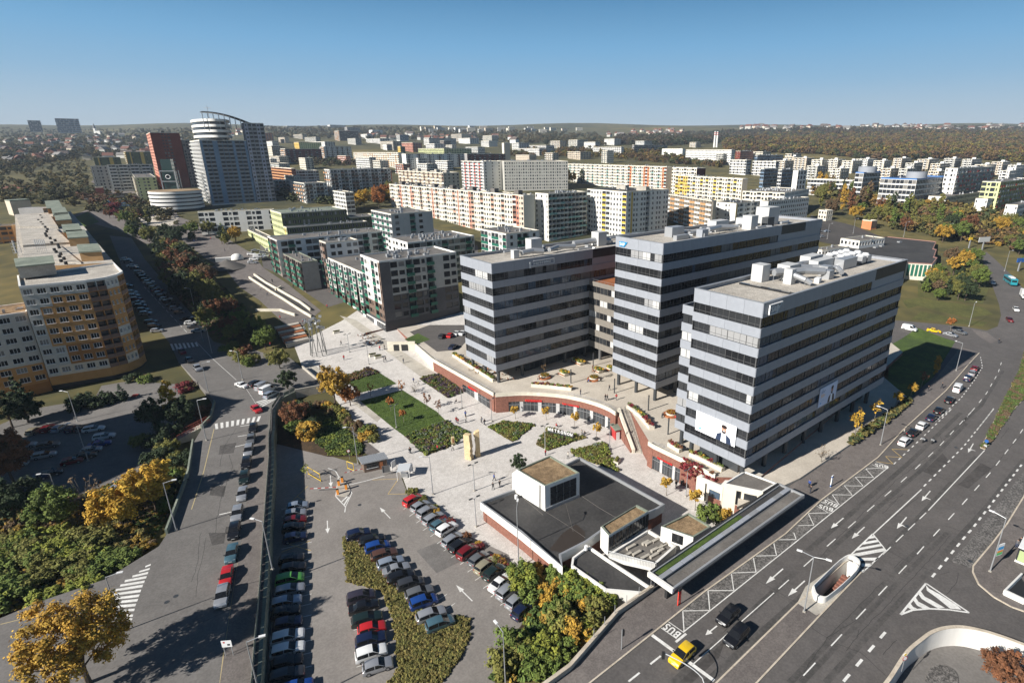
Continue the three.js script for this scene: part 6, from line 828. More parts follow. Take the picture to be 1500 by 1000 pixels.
for(const[x,y,ty,c,d,w]of[[1440,305,'hatchback','white',[1425,285,1455,330],'driving up the avenue'],[1405,362,'hatchback','darkRed',[1395,350,1415,375],'on the inner lane of the avenue bend'],[1312,160,'saloon','white',[1300,145,1325,175],'parked at the top of the avenue'],[1135,428,'saloon','grey',[1110,420,1165,438],'in the side street by the corner'],[1085,442,'saloon','silver',[1060,435,1110,450],'second in the side street queue'],[995,420,'saloon','yellow',[970,415,1025,425],'in the side street'],[862,410,'van','white',[830,402,895,420],'entering the side street']]){const p=zD(x,y,f=>A(f)+ .7);car(p,A(p[1]),ang2(zD(d[0],d[1]),zD(d[2],d[3])),ty,c,w,null);}
// bus
const bp=zD(1405,165),b=thing('city_bus','turquoise city bus driving up the avenue','bus',bp,A(bp[1])+ .01,ang2(zD(1440,200),zD(1375,135)));const bm=paint(.02,.27,.33,.1);part('body',boxGeo(-5.8,5.8,.35,2.95,-1.25,1.25),bm,b);for(const s of[-1,1])for(let k=0;k<6;k++)put('side_window',unitBox(1.5,.9,.05),carGlass,b,-4.4 + k*1.75,1.45,s*1.26);put('windscreen',unitBox(.05,1.4,2.2),carGlass,b,5.82,1.1,0);put('rear_window',unitBox(.05,.8,1.9),carGlass,b,-5.82,1.6,0);put('roof_pod',unitBox(4,.3,1.8),M.whitePaint,b,-1,2.95,0);for(const x of[-3.4,3.4])for(const s of[-1,1]){const m=part('wheel',wheelG,tyre,b);m.scale.set(1.45,1.45,1.2);m.position.set(x,.48,s*1.12);}
const tr=zD(1480,245),k=thing('box_truck','white box truck on the avenue behind the bus','truck',tr,A(tr[1])+ .01,ang2(zD(1460,220),zD(1490,275)));put('cargo_box',unitBox(5,2.6,2.4),M.whitePaint,k,-.8,.9,0);put('cab',unitBox(1.7,1.9,2.2),CP.white,k,2.7,.6,0);put('windscreen',unitBox(.05,.8,1.9),carGlass,k,3.56,1.5,0);for(const x of[-2.2,2.6])for(const s of[-1,1]){const m=part('wheel',wheelG,tyre,k);m.scale.set(1.3,1.3,1.2);m.position.set(x,.43,s*1.0);}
// motor scooters
for(const[x,y]of[[832,215],[893,222]]){const p=zA(x,y),t=thing('scooter','dark motor scooter with rider crossing the avenue','scooter',p,A(p[1])+ .01,av,'pair of scooters');put('frame',unitBox(1.2,.4,.35),trimM,t,0,.45,0);for(const q of[-.6,.6]){const m=part('wheel',wheelG,tyre,t);m.scale.set(.8,.8,.5);m.position.set(q,.27,0);}put('seat',unitBox(.7,.12,.3),M.black,t,-.2,.85,0);put('handlebar',unitBox(.06,.5,.7),M.steel,t,.5,.7,0);}
// shaded lower car park
const lot=[[620,305,'estate','white'],[690,355,'estate','white'],[660,405,'saloon','blue'],[605,445,'hatchback','silver'],[560,485,'saloon','black'],[475,520,'hatchback','darkRed'],[335,597,'hatchback','black'],[220,320,'hatchback','beige'],[315,303,'hatchback','darkRed'],[390,300,'hatchback','silverBlue'],[480,305,'hatchback','navy'],[545,300,'hatchback','darkGrey'],[160,415,'estate','silver'],[315,415,'estate','grey'],[290,480,'estate','silver'],[120,487,'hatchback','darkRed'],[105,540,'hatchback','silver'],[240,630,'hatchback','navy'],[775,700,'hatchback','silverBlue'],[375,820,'hatchback','grey'],[250,840,'hatchback','navy'],[485,800,'hatchback','brown']];
lot.forEach(([x,y,ty,c],i)=>{const p=z1(x,y,.7);car(p,0,i>6&&i<12?100*DEG:i>17?95*DEG:25*DEG +(i % 3)*.05,ty,c,'in the shaded lower car park','cars in the shaded lower car park');});
{const p=z1(905,95,.7);car(p,0,105*DEG,'hatchback','red','alone on the sunlit forecourt',null);}
// shaded street beyond
const rs=rng(77),cols=['silver','grey','black','navy','white','darkGrey','silverBlue','silver','darkRed','silver'];const lines=[[[680,35],[1075,420],26,70],[[690,180],[850,420],13,60],[[985,535],[1070,625],3,150]];
for(const[a,b,n,h]of lines){const q0=zF(...a,f=>S(f)+ .7),q1=zF(...b,f=>S(f)+ .7),dd=ang2(q0,q1);for(let i=0;i<n;i++){if(n>10&&rs()<.08)continue;const p=mix2(q0,q1,i /(n - 1));car(p,S(p[1]),n>5?dd + 62*DEG + rr(-.05,.05,rs):dd,pickOne(['hatchback','estate','saloon','suv','minivan'],rs),pickOne(cols,rs),'along the shaded street behind the ochre block','cars along the shaded street',1);}}
for(const[x,y,ty,c]of[[30,835,'van','white'],[60,812,'estate','silver'],[90,795,'hatchback','white'],[110,830,'hatchback','darkRed'],[70,850,'hatchback','black'],[15,800,'saloon','silver'],[120,870,'hatchback','grey']]){const p=zJ(x,y,f=>T(f)+ .7);car(p,T(p[1]),20*DEG,ty,c,'parked beside the pale pavilion','cars by the pavilion',1);}
for(const[x,y,ty,c]of[[1200,840,'hatchback','darkGrey'],[1250,835,'hatchback','red'],[1290,822,'saloon','white'],[1265,905,'saloon','navy'],[1325,820,'saloon','white']]){const p=zR1(x,y,POD + .7);car(p,POD + .02,75*DEG,ty,c,'on the podium street behind the limestone wall','cars on the podium street',1);}
for(const[x,y]of[[1195,330],[1200,338],[1205,346],[1212,338],[1199,322]]){const p=G(x,y,f=>T(f)+ .7);car(p,T(p[1]),20*DEG,pickOne(['hatchback','estate'],rs),pickOne(cols,rs),'behind the tallest office block','cars behind the office blocks',1);}
for(let i=0;i<12;i++){const q=G(1258 + i*8.5,286.5 + i*1.15,T);car(q,T(q[1]),100*DEG,'hatchback',pickOne(cols,rs),'in front of the blue edged office','cars by the banded office',1);}
for(let i=0;i<8;i++){const q=zI(lerp(1340,1480,rs()),lerp(895,950,rs()),T);car(q,T(q[1]),rs()*.3,'estate',pickOne(cols,rs),'on the square beside the concrete cone','cars by the cone',1);}
}
// ---------- trees, shrubs, beds and far woods ----------
const leafMat=(r,g,b)=>new THREE.MeshStandardMaterial({color:new THREE.Color().setRGB(r,g,b),roughness:.9,side:THREE.DoubleSide,vertexColors:true});
const LM={yellow:leafMat(.46,.28,.03),gold:leafMat(.40,.24,.032),orange:leafMat(.30,.11,.025),green:leafMat(.11,.15,.026),dark:leafMat(.03,.048,.016),olive:leafMat(.16,.155,.034),rust:leafMat(.17,.07,.03),red:leafMat(.16,.02,.025),brown:leafMat(.14,.09,.045),lime:leafMat(.20,.22,.03),purple:leafMat(.10,.05,.10),blueGreen:leafMat(.06,.085,.05)};
// foliage: many leaf-sized faces gathered in clumps through the crown's volume
function foliage(seed,centres,perClump,clumpR,leaf,flatY=1){
const r=rng(seed),pos=[],col=[],uv=[],nrm=[];const gs=()=>(r()+ r()+ r()- 1.5)/ 1.5;
for(const c of centres){const tone=rr(.8,1.2,r),hue=rr(-.07,.07,r),cr=clumpR*rr(.7,1.25,r);
for(let i=0;i<perClump;i++){
const d=[gs()*cr,gs()*cr*flatY,gs()*cr],p=[c[0]+ d[0],c[1]+ d[1],c[2]+ d[2]];const s=leaf*rr(.6,1.3,r);
const a=new THREE.Vector3(r()- .5,(r()- .5)*.8,r()- .5).normalize(),n0=new THREE.Vector3(d[0]+(r()- .5)*cr,d[1]+ cr*.4 +(r()- .5)*cr,d[2]+(r()- .5)*cr).normalize();const b=a.clone().cross(n0).normalize(),u=n0.clone().cross(b).normalize();
const q=[[-1,-.5],[.1,-.6],[1,0],[.1,.6],[-1,.5]].map(([x,y])=>[p[0]+(u.x*x + b.x*y)*s,p[1]+(u.y*x + b.y*y)*s,p[2]+(u.z*x + b.z*y)*s]);const v=tone*rr(.86,1.14,r),k=[v*(1 + hue),v,v*(1 - hue)];
for(const[i0,i1,i2]of[[0,1,3],[0,3,4],[1,2,3]])for(const w of[q[i0],q[i1],q[i2]]){pos.push(...w);col.push(...k);uv.push(0,0);nrm.push(n0.x,n0.y,n0.z);}
}}
const g=new THREE.BufferGeometry();g.setAttribute('position',new THREE.Float32BufferAttribute(pos,3));g.setAttribute('color',new THREE.Float32BufferAttribute(col,3));g.setAttribute('uv',new THREE.Float32BufferAttribute(uv,2));g.computeVertexNormals();return g;
}
function crownPts(seed,n,rx,ry,cy,fn){const r=rng(seed),o=[];while(o.length<n){const p=[rr(-1,1,r),rr(-1,1,r),rr(-1,1,r)],l=Math.hypot(...p);if(l>1||l<.25)continue;if(fn&&!fn(p,r))continue;const lump=1 + .16*Math.sin(p[0]*5 + seed)*Math.cos(p[2]*4 - seed);o.push([p[0]*rx*lump,cy + p[1]*ry*lump,p[2]*rx*lump]);}return o;}
function trunkGeo(h,r0,tips,seed){const g=new GB(),r=rng(seed);let p=[0,-.15,0];const n=3;for(let i=1;i<=n;i++){const q=[rr(-.06,.06,r)*h*.3,h*i / n,rr(-.06,.06,r)*h*.3];g.beam(p,q,r0*(1 - .2*(i - 1)),7,r0*(1 - .2*i));p=q;}for(const t of tips){const s=[p[0]*.8,h*rr(.55,.95,r),p[2]*.8];const m=[lerp(s[0],t[0],.5),lerp(s[1],t[1],.45),lerp(s[2],t[2],.5)];g.beam(s,m,r0*.36,5,r0*.24);g.beam(m,t,r0*.24,5,r0*.08);}return g.geo();}
const tree={};
function mkTree(key,h,r0,pts,per,cr,leaf,bark=M.bark,nt=8){tree[key]={trunk:trunkGeo(h,r0,pts.filter((_,i)=>i % Math.ceil(pts.length / nt)===0),key.length*7 + h),crown:per?foliage(key.charCodeAt(0)*31 + key.length,pts,per,cr,leaf):null,bark};}
mkTree('broad',3.2,.24,crownPts(3,84,3.3,3.0,5.6),95,.85,.17);
mkTree('broadB',2.8,.22,crownPts(9,70,3.5,2.5,4.9,p=>p[1]>-.75),100,.9,.17);
mkTree('big',5,.4,crownPts(21,170,6.0,5.0,8.4),130,1.1,.16,M.bark,18);
mkTree('poplar',3,.26,crownPts(5,64,1.7,5.6,7.6),40,.75,.28);
mkTree('conifer',4,.2,crownPts(14,90,2.6,4.2,5.0,p=>Math.hypot(p[0],p[2])<(1 - p[1])*.55 + .08),34,.6,.24);
mkTree('pine',3.6,.26,crownPts(17,60,3,2.8,5.2,p=>p[1]>-.6),44,.75,.24);
mkTree('ball',2.1,.07,crownPts(6,26,.95,.85,2.9),24,.36,.17,M.barkGrey,5);
mkTree('sapling',2.2,.06,crownPts(8,14,.9,1.2,3.1),9,.5,.16,M.barkGrey,6);
mkTree('shrub',.4,.09,crownPts(11,44,1.6,1.05,.95,p=>p[1]>-.85),62,.52,.13,M.bark,6);
mkTree('shrubB',.4,.09,crownPts(12,36,1.3,1.3,1.15,p=>p[1]>-.85),62,.52,.13,M.bark,6);
mkTree('bare',3,.16,crownPts(13,34,2.4,2.8,4.4,p=>p[1]>-.5),3,.5,.18,M.barkGrey,34);
function plant(kind,colour,p,y,s,label,cat,group,ry=1){const d=tree[kind],t=thing(kind.startsWith('shrub')?'shrub':kind==='conifer'||kind==='pine'?'pine_tree':kind==='poplar'?'poplar_tree':kind==='sapling'||kind==='ball'?'young_tree':kind==='bare'?'bare_tree':'broadleaf_tree',label,cat||(kind.startsWith('shrub')?'shrub':'tree'),p,y - .02,R()*6.28,group);part('trunk',d.trunk,d.bark,t);if(d.crown)part('crown',d.crown,LM[colour],t);t.scale.set(s,s*ry,s);return t;}
// individual plants: photo pixel of the foot, level, kind, colour, scale
const T0=()=>0;
{
const put1=(z,fn,list)=>{for(const[x,y,k,c,s,lab,ry]of list){const p=z(x,y,fn);plant(k,c,p,fn(p[1]),s,lab,null,null,ry);}};
put1(z2,S,[[590,1000,'big','gold',.95,'large golden autumn tree at the street junction']]);
put1(z1,T0,[[1040,850,'broad','yellow',1.25,'bright yellow tree beside the causeway wall'],[820,985,'broadB','yellow',1.25,'yellow tree with thin top near the bare one'],[610,900,'bare','brown',1.35,'bare grey branched tree among yellow ones'],[870,830,'bare','brown',1,'small bare tree behind the yellow trees'],[1160,285,'poplar','yellow',.95,'slim bright yellow tree above the stair'],[1050,350,'pine','dark',1.2,'dark pine left of the slim yellow tree'],[1230,320,'broad','dark',1.05,'dark green tree right of the slim yellow one'],[1120,390,'shrubB','dark',2.2,'dark shrub under the pines by the stair'],[1360,250,'shrubB','rust',1.9,'rust brown bush beside the street wall'],[1250,80,'shrubB','red',1.8,'dark red bush at the forecourt edge'],[820,140,'conifer','blueGreen',.7,'blue green spruce in front of the ochre block'],[190,270,'conifer','dark',1.5,'tall dark conifer before the ochre facade'],[80,300,'broad','dark',1.2,'dark tree at the edge of the lower car park'],[90,680,'broad','rust',1.4,'rusty brown tree in the shaded car park'],[400,990,'broad','green',1.1,'green tree below the bare tree'],[120,980,'broadB','dark',1.4,'dark tree beside the shaded cars'],[560,180,'shrub','dark',2.2,'dark hedge shrub before the shop floor'],[690,160,'shrub','dark',2,'dark hedge shrub near the spruce'],[980,30,'shrubB','green',1.7,'green bush at the ochre block corner'],[900,20,'shrubB','dark',1.7,'dark bush at the ochre block corner'],[40,590,'broad','dark',1.1,'dark green tree beside silver cars']]);
put1(z3,T0,[[700,300,'broadB','rust',.95,'rusty tree on the green slope below the deck'],[790,370,'shrubB','gold',1.9,'golden shrub on the green slope'],[730,240,'shrubB','dark',2.2,'dark shrub against the deck wall'],[770,640,'sapling','lime',.9,'thin lime sapling by the yellow barrier']]);
put1(zG,T,[[450,830,'broad','gold',1.15,'golden willow like tree beside the lawn',1.2],[530,830,'broadB','orange',.8,'orange red tree next to the golden one'],[150,640,'broadB','olive',.95,'olive green tree on the deck planter'],[195,770,'pine','dark',.95,'dark pine beside the white vans'],[810,770,'sapling','orange',1.1,'orange sapling at the lawn corner'],[640,780,'sapling','orange',1,'thin orange sapling on the upper lawn'],[945,850,'sapling','rust',1.2,'rust coloured sapling beside the path'],[1010,880,'sapling','rust',1.1,'second rust sapling beside the path'],[750,860,'ball','orange',1.1,'orange young tree on the lower lawn'],[820,920,'ball','orange',1,'orange young tree near the lawn lamps'],[880,770,'bare','brown',.5,'tiny bare tree on the plaza path']]);
for(const[x,y,l]of[[795,250,'first from the brick corner'],[1000,255,'second from the brick corner'],[1190,298,'third from the brick corner'],[1335,375,'fourth from the brick corner, near the kiosk']]){const p=z5(x,y,0);plant('ball','gold',p,0,1.15,`round golden plaza tree in a square grate, ${l}`,'tree','plaza trees before the shop front');const g=solo('tree_grate',boxGeo(-.8,.8,0,.03,-.8,.8),M.darkSteel,`square dark tree grate, ${l}`,'tree grate','plaza tree grates');g.position.set(p[0],.01,-p[1]);g.rotation.y=.7;}
put1(zE,T0,[[418,545,'ball','gold',1.2,'golden plaza tree in the station alley, near the brick shop'],[600,640,'ball','gold',1.35,'golden plaza tree in the station alley, near the exit building'],[780,700,'shrubB','gold',1.1,'yellowing shrub behind the canopy'],[690,700,'shrub','green',1.5,'green shrub bed behind the lift house']]);
put1(z5,T0,[[820,615,'pine','dark',.62,'small dark pine behind the ventilation block']]);
put1(zB,()=>AVE_H - 2.5,[[1340,1030,'broadB','rust',.75,'rust and green tree beside the sunken ramp']]);
put1(zD,A,[[1080,430,'ball','orange',1.5,'orange tree at the side street corner'],[1000,670,'poplar','gold',.5,'slim golden tree beside the footway, by the shaded lawn'],[925,730,'sapling','rust',1.2,'rusty sapling beside the footway'],[865,790,'ball','gold',1.2,'golden small tree on the footway hedge'],[785,840,'ball','yellow',1.2,'yellow small tree on the footway hedge'],[670,920,'sapling','yellow',1.5,'yellow sapling near the office terrace'],[565,985,'sapling','yellow',1.6,'yellow sapling beside the terrace hedge']]);
put1(zA,f=>A(f)+ .5,[[375,190,'sapling','yellow',1.5,'yellow sapling in the terrace hedge'],[150,350,'bare','brown',.6,'leafless small tree in the terrace planter']]);
const groups=[
[gp([[0,790],[70,780],[150,790],[185,825],[130,868],[40,890],[-20,898],[-40,830]],1.5),f=>1.2,48,['shrubB','shrub'],['green','olive','green','lime'],[1.1,1.7],'dense green bush on the bank beside the street','bushes on the street bank',.8],
[gp([[755,838],[800,822],[882,862],[903,888],[830,965],[792,995],[738,998],[724,965],[772,905]],1.6),f=>.6,34,['shrubB','shrub'],['lime','green','green','olive','gold','green'],[1.0,1.6],'yellow green bush between car park and boundary wall','bushes by the boundary wall',1],
[gp([[228,385],[262,372],[300,400],[325,440],[338,470],[300,478],[262,440]],S),S,40,['broadB','broad','pine'],['dark','rust','dark','olive','brown'],[.9,1.4],'dark tree on the bank above the shaded street','trees on the street bank',1],
[gp([[262,440],[300,482],[345,476],[350,455],[318,425],[280,405]],S),S,22,['broadB','broad'],['dark','rust','dark','olive'],[.8,1.15],'dark tree beside the boulevard ramp','trees beside the ramp',1],
[gp([[318,500],[350,478],[372,470],[400,492],[392,516],[345,505]],S),S,22,['shrubB','broadB'],['dark','green','olive','rust'],[.7,1.05],'low tree or shrub on the bank by the seating steps','shrubs by the seating steps',1],
[gp([[180,330],[215,325],[262,350],[268,372],[225,380],[195,360]],T),T,16,['broadB','pine','conifer'],['dark','dark','green','olive'],[.9,1.4],'dark evergreen tree beside the boulevard','evergreens by the boulevard',1],
[gp([[145,300],[170,300],[195,335],[165,345]],T),T,9,['broadB'],['red','rust','red'],[.8,1.1],'dark red tree by the lawn below the towers','dark red trees',1],
[gp([[265,335],[330,340],[360,350],[330,362],[285,362]],T),T,10,['pine','broadB','conifer'],['dark','olive','green','gold'],[.8,1.2],'mixed tree in front of the white low block','trees before the white block',1],
[gp([[518,290],[572,284],[574,304],[545,308],[520,308]],T),T,10,['broad','broadB'],['gold','yellow','olive','orange'],[1.2,1.7],'golden tree behind the olive office','golden trees behind the office',1],
[gp([[738,262],[800,262],[860,270],[858,282],[790,280],[740,274]],T),T,16,['broad','poplar'],['gold','olive','dark','yellow'],[1.1,1.6],'autumn tree in the courtyard of the panel blocks','courtyard trees',1],
[gp([[1352,425],[1378,402],[1395,385],[1420,372],[1440,400],[1450,440],[1425,452],[1385,448],[1358,440]],A),A,30,['broadB','broad','pine','conifer'],['olive','dark','gold','olive','brown','green','green'],[.7,1.15],'mixed autumn tree on the green island beside the hall','trees on the green island',1],
[gp([[1195,275],[1260,285],[1340,300],[1420,330],[1440,355],[1380,362],[1300,340],[1200,318]],T),T,78,['broadB','broad','poplar','pine'],['olive','green','dark','olive','green','gold','brown','olive','rust'],[.85,1.45],'autumn tree on the slope behind the market hall','trees behind the hall',1],
[gp([[1440,320],[1500,325],[1520,360],[1500,390],[1462,372]],T),T,26,['shrubB','broadB'],['olive','green','gold','brown'],[.9,1.5],'scrub bush on the bank above the avenue','scrub above the avenue',1],
[gp([[325,512],[350,506],[390,522],[380,545],[345,530]],S),S,10,['shrubB','shrub'],['olive','green','rust'],[1,1.5],'shrub in the raised planter beside the street lamp','planter shrubs',1],
[gp([[430,595],[455,598],[462,640],[440,655],[418,640]],0),T0,9,['shrubB'],['dark','rust','gold','green'],[1.2,1.8],'bush on the slope under the retaining wall','bushes under the wall',1],
[gp([[462,594],[476,592],[572,652],[560,660]],0),T0,20,['shrub','shrubB'],['olive','gold','brown','green'],[.8,1.2],'low autumn shrub along the sloping path','shrubs along the path',1],
[gp([[195,640],[262,655],[275,690],[252,742],[235,770],[240,700]],1),f=>.8,14,['shrub','shrubB'],['green','olive','dark'],[1.1,1.7],'green shrub below the causeway wall','shrubs below the causeway',1],
[gp([[596,722],[608,720],[700,798],[752,835],[744,842]],0),T0,26,['shrub'],['olive','red','gold','rust'],[.35,.6],'low hedge shrub between cars and plaza','hedge behind the car row',1],
];
let gi=0;for(const[P,fn,n,kinds,cols,[s0,s1],label,group,ry]of groups){const r=rng(500 + gi++),[x0,x1,f0,f1]=bbox(P);let k=0,tries=0;while(k<n&&tries++<4000){const p=[rr(x0,x1,r),rr(f0,f1,r)];if(!inside(p,P))continue;const c=pickOne(cols,r);plant(pickOne(kinds,r),c,p,fn(p[1]),rr(s0,s1,r),label,null,group,ry);k++;}}
}
// ground cover: uncountable tufts as one object for each bed
const tuft=foliage(77,crownPts(33,7,.34,.2,.22,p=>p[1]>-.6),9,.2,.13),tuftGrass=(()=>{const r=rng(4),g=new GB();for(let i=0;i<9;i++){const a=r()*6.28,x=rr(-.25,.25,r),z=rr(-.25,.25,r),h=rr(.18,.42,r),w=.035;g.tri([x - Math.cos(a)*w,0,z - Math.sin(a)*w],[x + Math.cos(a)*w,0,z + Math.sin(a)*w],[x + rr(-.14,.14,r),h,z + rr(-.14,.14,r)]);}const q=g.geo();q.setAttribute('color',new THREE.Float32BufferAttribute(new Float32Array(q.attributes.position.count*3).fill(1),3));return q;})();
const coverMat=new THREE.MeshStandardMaterial({roughness:.95,side:THREE.DoubleSide,vertexColors:true,color:0xffffff});
function cover(label,P,fn,dens,cols,s0,s1,geo=tuft,seed=1,cat='ground cover'){
const r=rng(seed),[x0,x1,f0,f1]=bbox(P),n=Math.round((x1 - x0)*(f1 - f0)*dens),L=[];for(let i=0;i<n;i++){const p=[rr(x0,x1,r),rr(f0,f1,r)];if(inside(p,P))L.push(p);}const m=new THREE.InstancedMesh(geo,coverMat,L.length),o=new THREE.Object3D(),c=new THREE.Color(),nz=makeNoise(seed,16);m.name=numbered('ground_cover');
L.forEach((p,i)=>{o.position.set(p[0],fn(p[1])+ .0,-p[1]);o.rotation.y=r()*6.28;const s=rr(s0,s1,r);o.scale.set(s,s*rr(.7,1.2,r),s);o.updateMatrix();m.setMatrixAt(i,o.matrix);const k=cols[clamp(Math.floor((nz(p[0]/ 1.7,p[1]/ 1.7)*.8 + r()*.35)*cols.length),0,cols.length - 1)],v=rr(.86,1.14,r);c.setRGB(k[0]*v,k[1]*v,k[2]*v);m.setColorAt(i,c);});tag(m,label,cat,null,'stuff');shadows(m);scene.add(m);return m;
}
const BED=(name,P,mat,fn=T,dy=.02)=>structure(name,drape(new GB(),P,dy,fn).geo(),mat);
const cg=[.07,.11,.025],cl=[.15,.18,.03],co=[.14,.12,.035],cy=[.30,.20,.035],cr_=[.12,.065,.03],cp_=[.075,.05,.065],cb_=[.13,.09,.05],cs=[.16,.18,.13],cd=[.035,.05,.018];
{
const lawn1=gp([[508,560],[556,546],[581,562],[529,575]]),lawn2=gp([[527,587],[589,571],[640,603],[652.6,616],[593,639]]);
const beds=[['mixed perennials above the upper lawn',gp([[490,555],[541,539],[556,546],[508,560]]),[cg,cp_,co,cr_,cg]],['autumn perennials and grasses at the lawn foot',gp([[593,639],[652.6,616],[685.6,634],[664,652],[623,667]]),[cg,cp_,co,cg,cl,cs,cg]],['purple and green planting before the brick wall',gp([[613,554],[643,547],[683,572.5],[656,583]]),[cg,co,cp_,cg,co]],['green perennial bed left of the lettered one',gp([[715.5,626],[736.5,617.5],[784,622.4],[751,647.6]]),[cg,cl,co,cg,cs]],['green perennial bed with white letters',gp([[785,651],[803,627],[857,641],[803,660.4]]),[cg,cl,co,cg,cb_]],['tall perennial bed beside the station roof',gp([[834,661],[886,647.6],[905,690],[850,672]]),[cg,cl,co,cl,cs]]];
beds.forEach(([l,P,c],i)=>{BED('planting_bed',P,M.soil);cover(l,P,T,5,c,.7,1.5,tuft,60 + i);});
for(const[i,P]of[lawn1,lawn2].entries()){BED('lawn',P,M.lawn);cover('short green turf of the plaza lawn' +(i?', larger piece':', smaller piece'),P,T,14,[cg,[.10,.15,.03],cg,[.12,.16,.04]],.35,.6,tuftGrass,80 + i,'turf');}
const isl=gp([[503,787],[508,852],[560,866],[576,905],[582,960],[584,982],[562,1004],[560,1060],[640,1010],[672,965],[687,935],[688,908],[668,903],[640,918],[612,890],[560,840],[530,800]],0);BED('grass_island',isl,M.grassDry,T0,.05);cover('rough brownish green grass of the car park island',isl,T0,10,[[.17,.15,.04],[.15,.14,.038],[.18,.15,.045],[.14,.135,.036]],.6,1.1,tuft,90);
const slope=gp([[404,606],[430,590],[470,604],[532,655],[530,669],[480,669],[404,650]],0);BED('slope',slope,M.soil,T0,.06);cover('dense green creeper on the slope below the deck',gp([[463,606],[486,612],[532,655],[528,667],[482,667],[455,640]],0),T0,7,[cg,[.06,.09,.02],cl],.8,1.5,tuft,91);
structure('sloping_path',drape(new GB(),gp([[445,592],[462,590],[556,662],[540,668]],0),.075,T0).geo(),M.footway);
const bush=gp([[755,838],[800,822],[882,862],[903,888],[830,970],[795,998],[724,998],[724,965],[772,905]],0);BED('shrub_bed',bush,M.soil,T0,.04);cover('undergrowth between car park and boundary wall',bush,T0,4,[co,cy,cg,cl],1,2.2,tuft,92);
cover('dry grass on the median strip',GRASS_M,f=>A(f)+ .15,9,[co,cg,cb_],.5,1,tuft,93);
cover('dark ivy on the bank between street and boulevard',gp([[236,385],[270,372],[330,425],[372,468],[330,500],[296,480]],S),S,1.6,[cd,cg,cb_,cd],1.2,2.6,tuft,97);const bank=gp([[-60,740],[80,728],[160,752],[232,795],[154,846],[0,902],[-100,920]],1);structure('bank',(()=>{const g=new GB();drape(g,bank,1.0,T0);return g.geo();})(),M.soil);cover('leaf strewn undergrowth on the street bank',bank,()=>1,3,[cg,co,cy,cb_],.8,1.8,tuft,94);
const lotGrass=gp([[150,712],[215,690],[232,660],[262,690],[255,742],[225,790],[120,740]],0);BED('verge',lotGrass,M.lawn,T0,.03);cover('fallen yellow leaves and grass under the yellow trees',lotGrass,T0,6,[cg,cy,cg,cb_,cy],.4,.8,tuft,95);
const terraceLawn=gp([[1305,505],[1345,480],[1400,500],[1368,552],[1330,585],[1300,572]],A);BED('lawn',terraceLawn,M.lawn,A,.02);const isl2=[gp([[1322,440],[1345,436],[1440,450],[1455,460],[1420,466],[1345,448],[1330,452]],A),gp([[1335,468],[1350,456],[1400,466],[1448,472],[1440,478],[1370,470]],A),gp([[1345,435],[1440,445],[1452,415],[1438,380],[1400,380],[1345,405]],A)];for(const P of isl2)BED('lawn',P,M.lawnDull,A,.03);
BED('lawn',gp([[110,318],[128,310],[145,325],[122,332]]),M.lawn,T,.05);BED('meadow',gp([[1340,318],[1380,320],[1440,345],[1420,352],[1370,335]]),M.lawn,T,.04);
// boulevard and courts
structure('boulevard',drape(new GB(),gp([[470,455],[420,415],[385,392],[370,372],[300,330],[262,318],[250,300],[200,282],[165,268],[140,262],[132,266],[160,280],[190,300],[218,318],[258,345],[300,378],[330,395],[350,420],[380,440],[420,478],[432,486]]),.03).geo(),M.footway);
structure('boulevard_square',drape(new GB(),gp([[195,318],[240,312],[262,318],[250,332],[215,330]]),.05).geo(),M.pavingWarm);
structure('court',drape(new GB(),gp([[385,392],[405,400],[480,450],[560,425],[700,400],[700,360],[600,320],[420,330],[380,360]]),.02).geo(),M.asphalt);
structure('side_street',drape(new GB(),gp([[100,318],[150,300],[205,330],[232,352],[220,360],[175,338]]),.03).geo(),M.footway);structure('rear_court',drape(new GB(),gp([[1188,315],[1250,330],[1300,350],[1260,365],[1190,352]]),.03).geo(),M.asphaltDark);structure('hill_road',drape(new GB(),gp([[740,232],[900,226],[1005,238],[1000,240],[900,229],[742,235]]),.05).geo(),M.asphalt);structure('rail_cut',drape(new GB(),gp([[0,270],[60,273],[60,280],[0,277]]),.1).geo(),wallMat([120,70,56]));
// flower troughs on the terrace
const tr=(pts,h,label,seed,w=1)=>{const t=thing('planter',label,'planter',[0,0]),P=pts,g=new GB();for(let i=1;i<P.length;i++)g.bar(P[i - 1],P[i],w,h,h + .85);part('trough',g.geo(),M.limestone,t);const r=rng(seed);for(let i=1;i<P.length;i++){const n=Math.max(2,Math.round(dist2(P[i - 1],P[i])/ .75));for(let k=0;k<n;k++){const p=mix2(P[i - 1],P[i],(k + .5)/ n),m=part('flower_clump',tuft,pickOne([LM.green,LM.rust,LM.gold,LM.olive,LM.red,LM.green],r),t);m.position.set(p[0],h + .8,-p[1]);m.scale.setScalar(rr(1.1,1.9,r));m.rotation.y=r()*6;}}};
tr([zQ(-10,470,POD),zQ(200,485,POD),zQ(410,510,POD)],POD,'stone trough of autumn flowers behind the curved coping',7);tr([zQ(1010,690,POD),zQ(1150,800,POD),zQ(1250,920,POD)],POD,'stone trough of flowers beside the stair',8,1.4);tr([zM(770,480,POD),zM(900,560,POD)],POD,'trough of flowers above the brick shop',9);tr([zM(1010,590,POD),zM(1130,640,POD),zM(1380,770,POD)],POD,'trough of trailing red creeper above the exit',10,1.2);tr([zG(1090,560,POD),zG(1310,700,POD)],POD,'long trough along the cafe terrace',11);
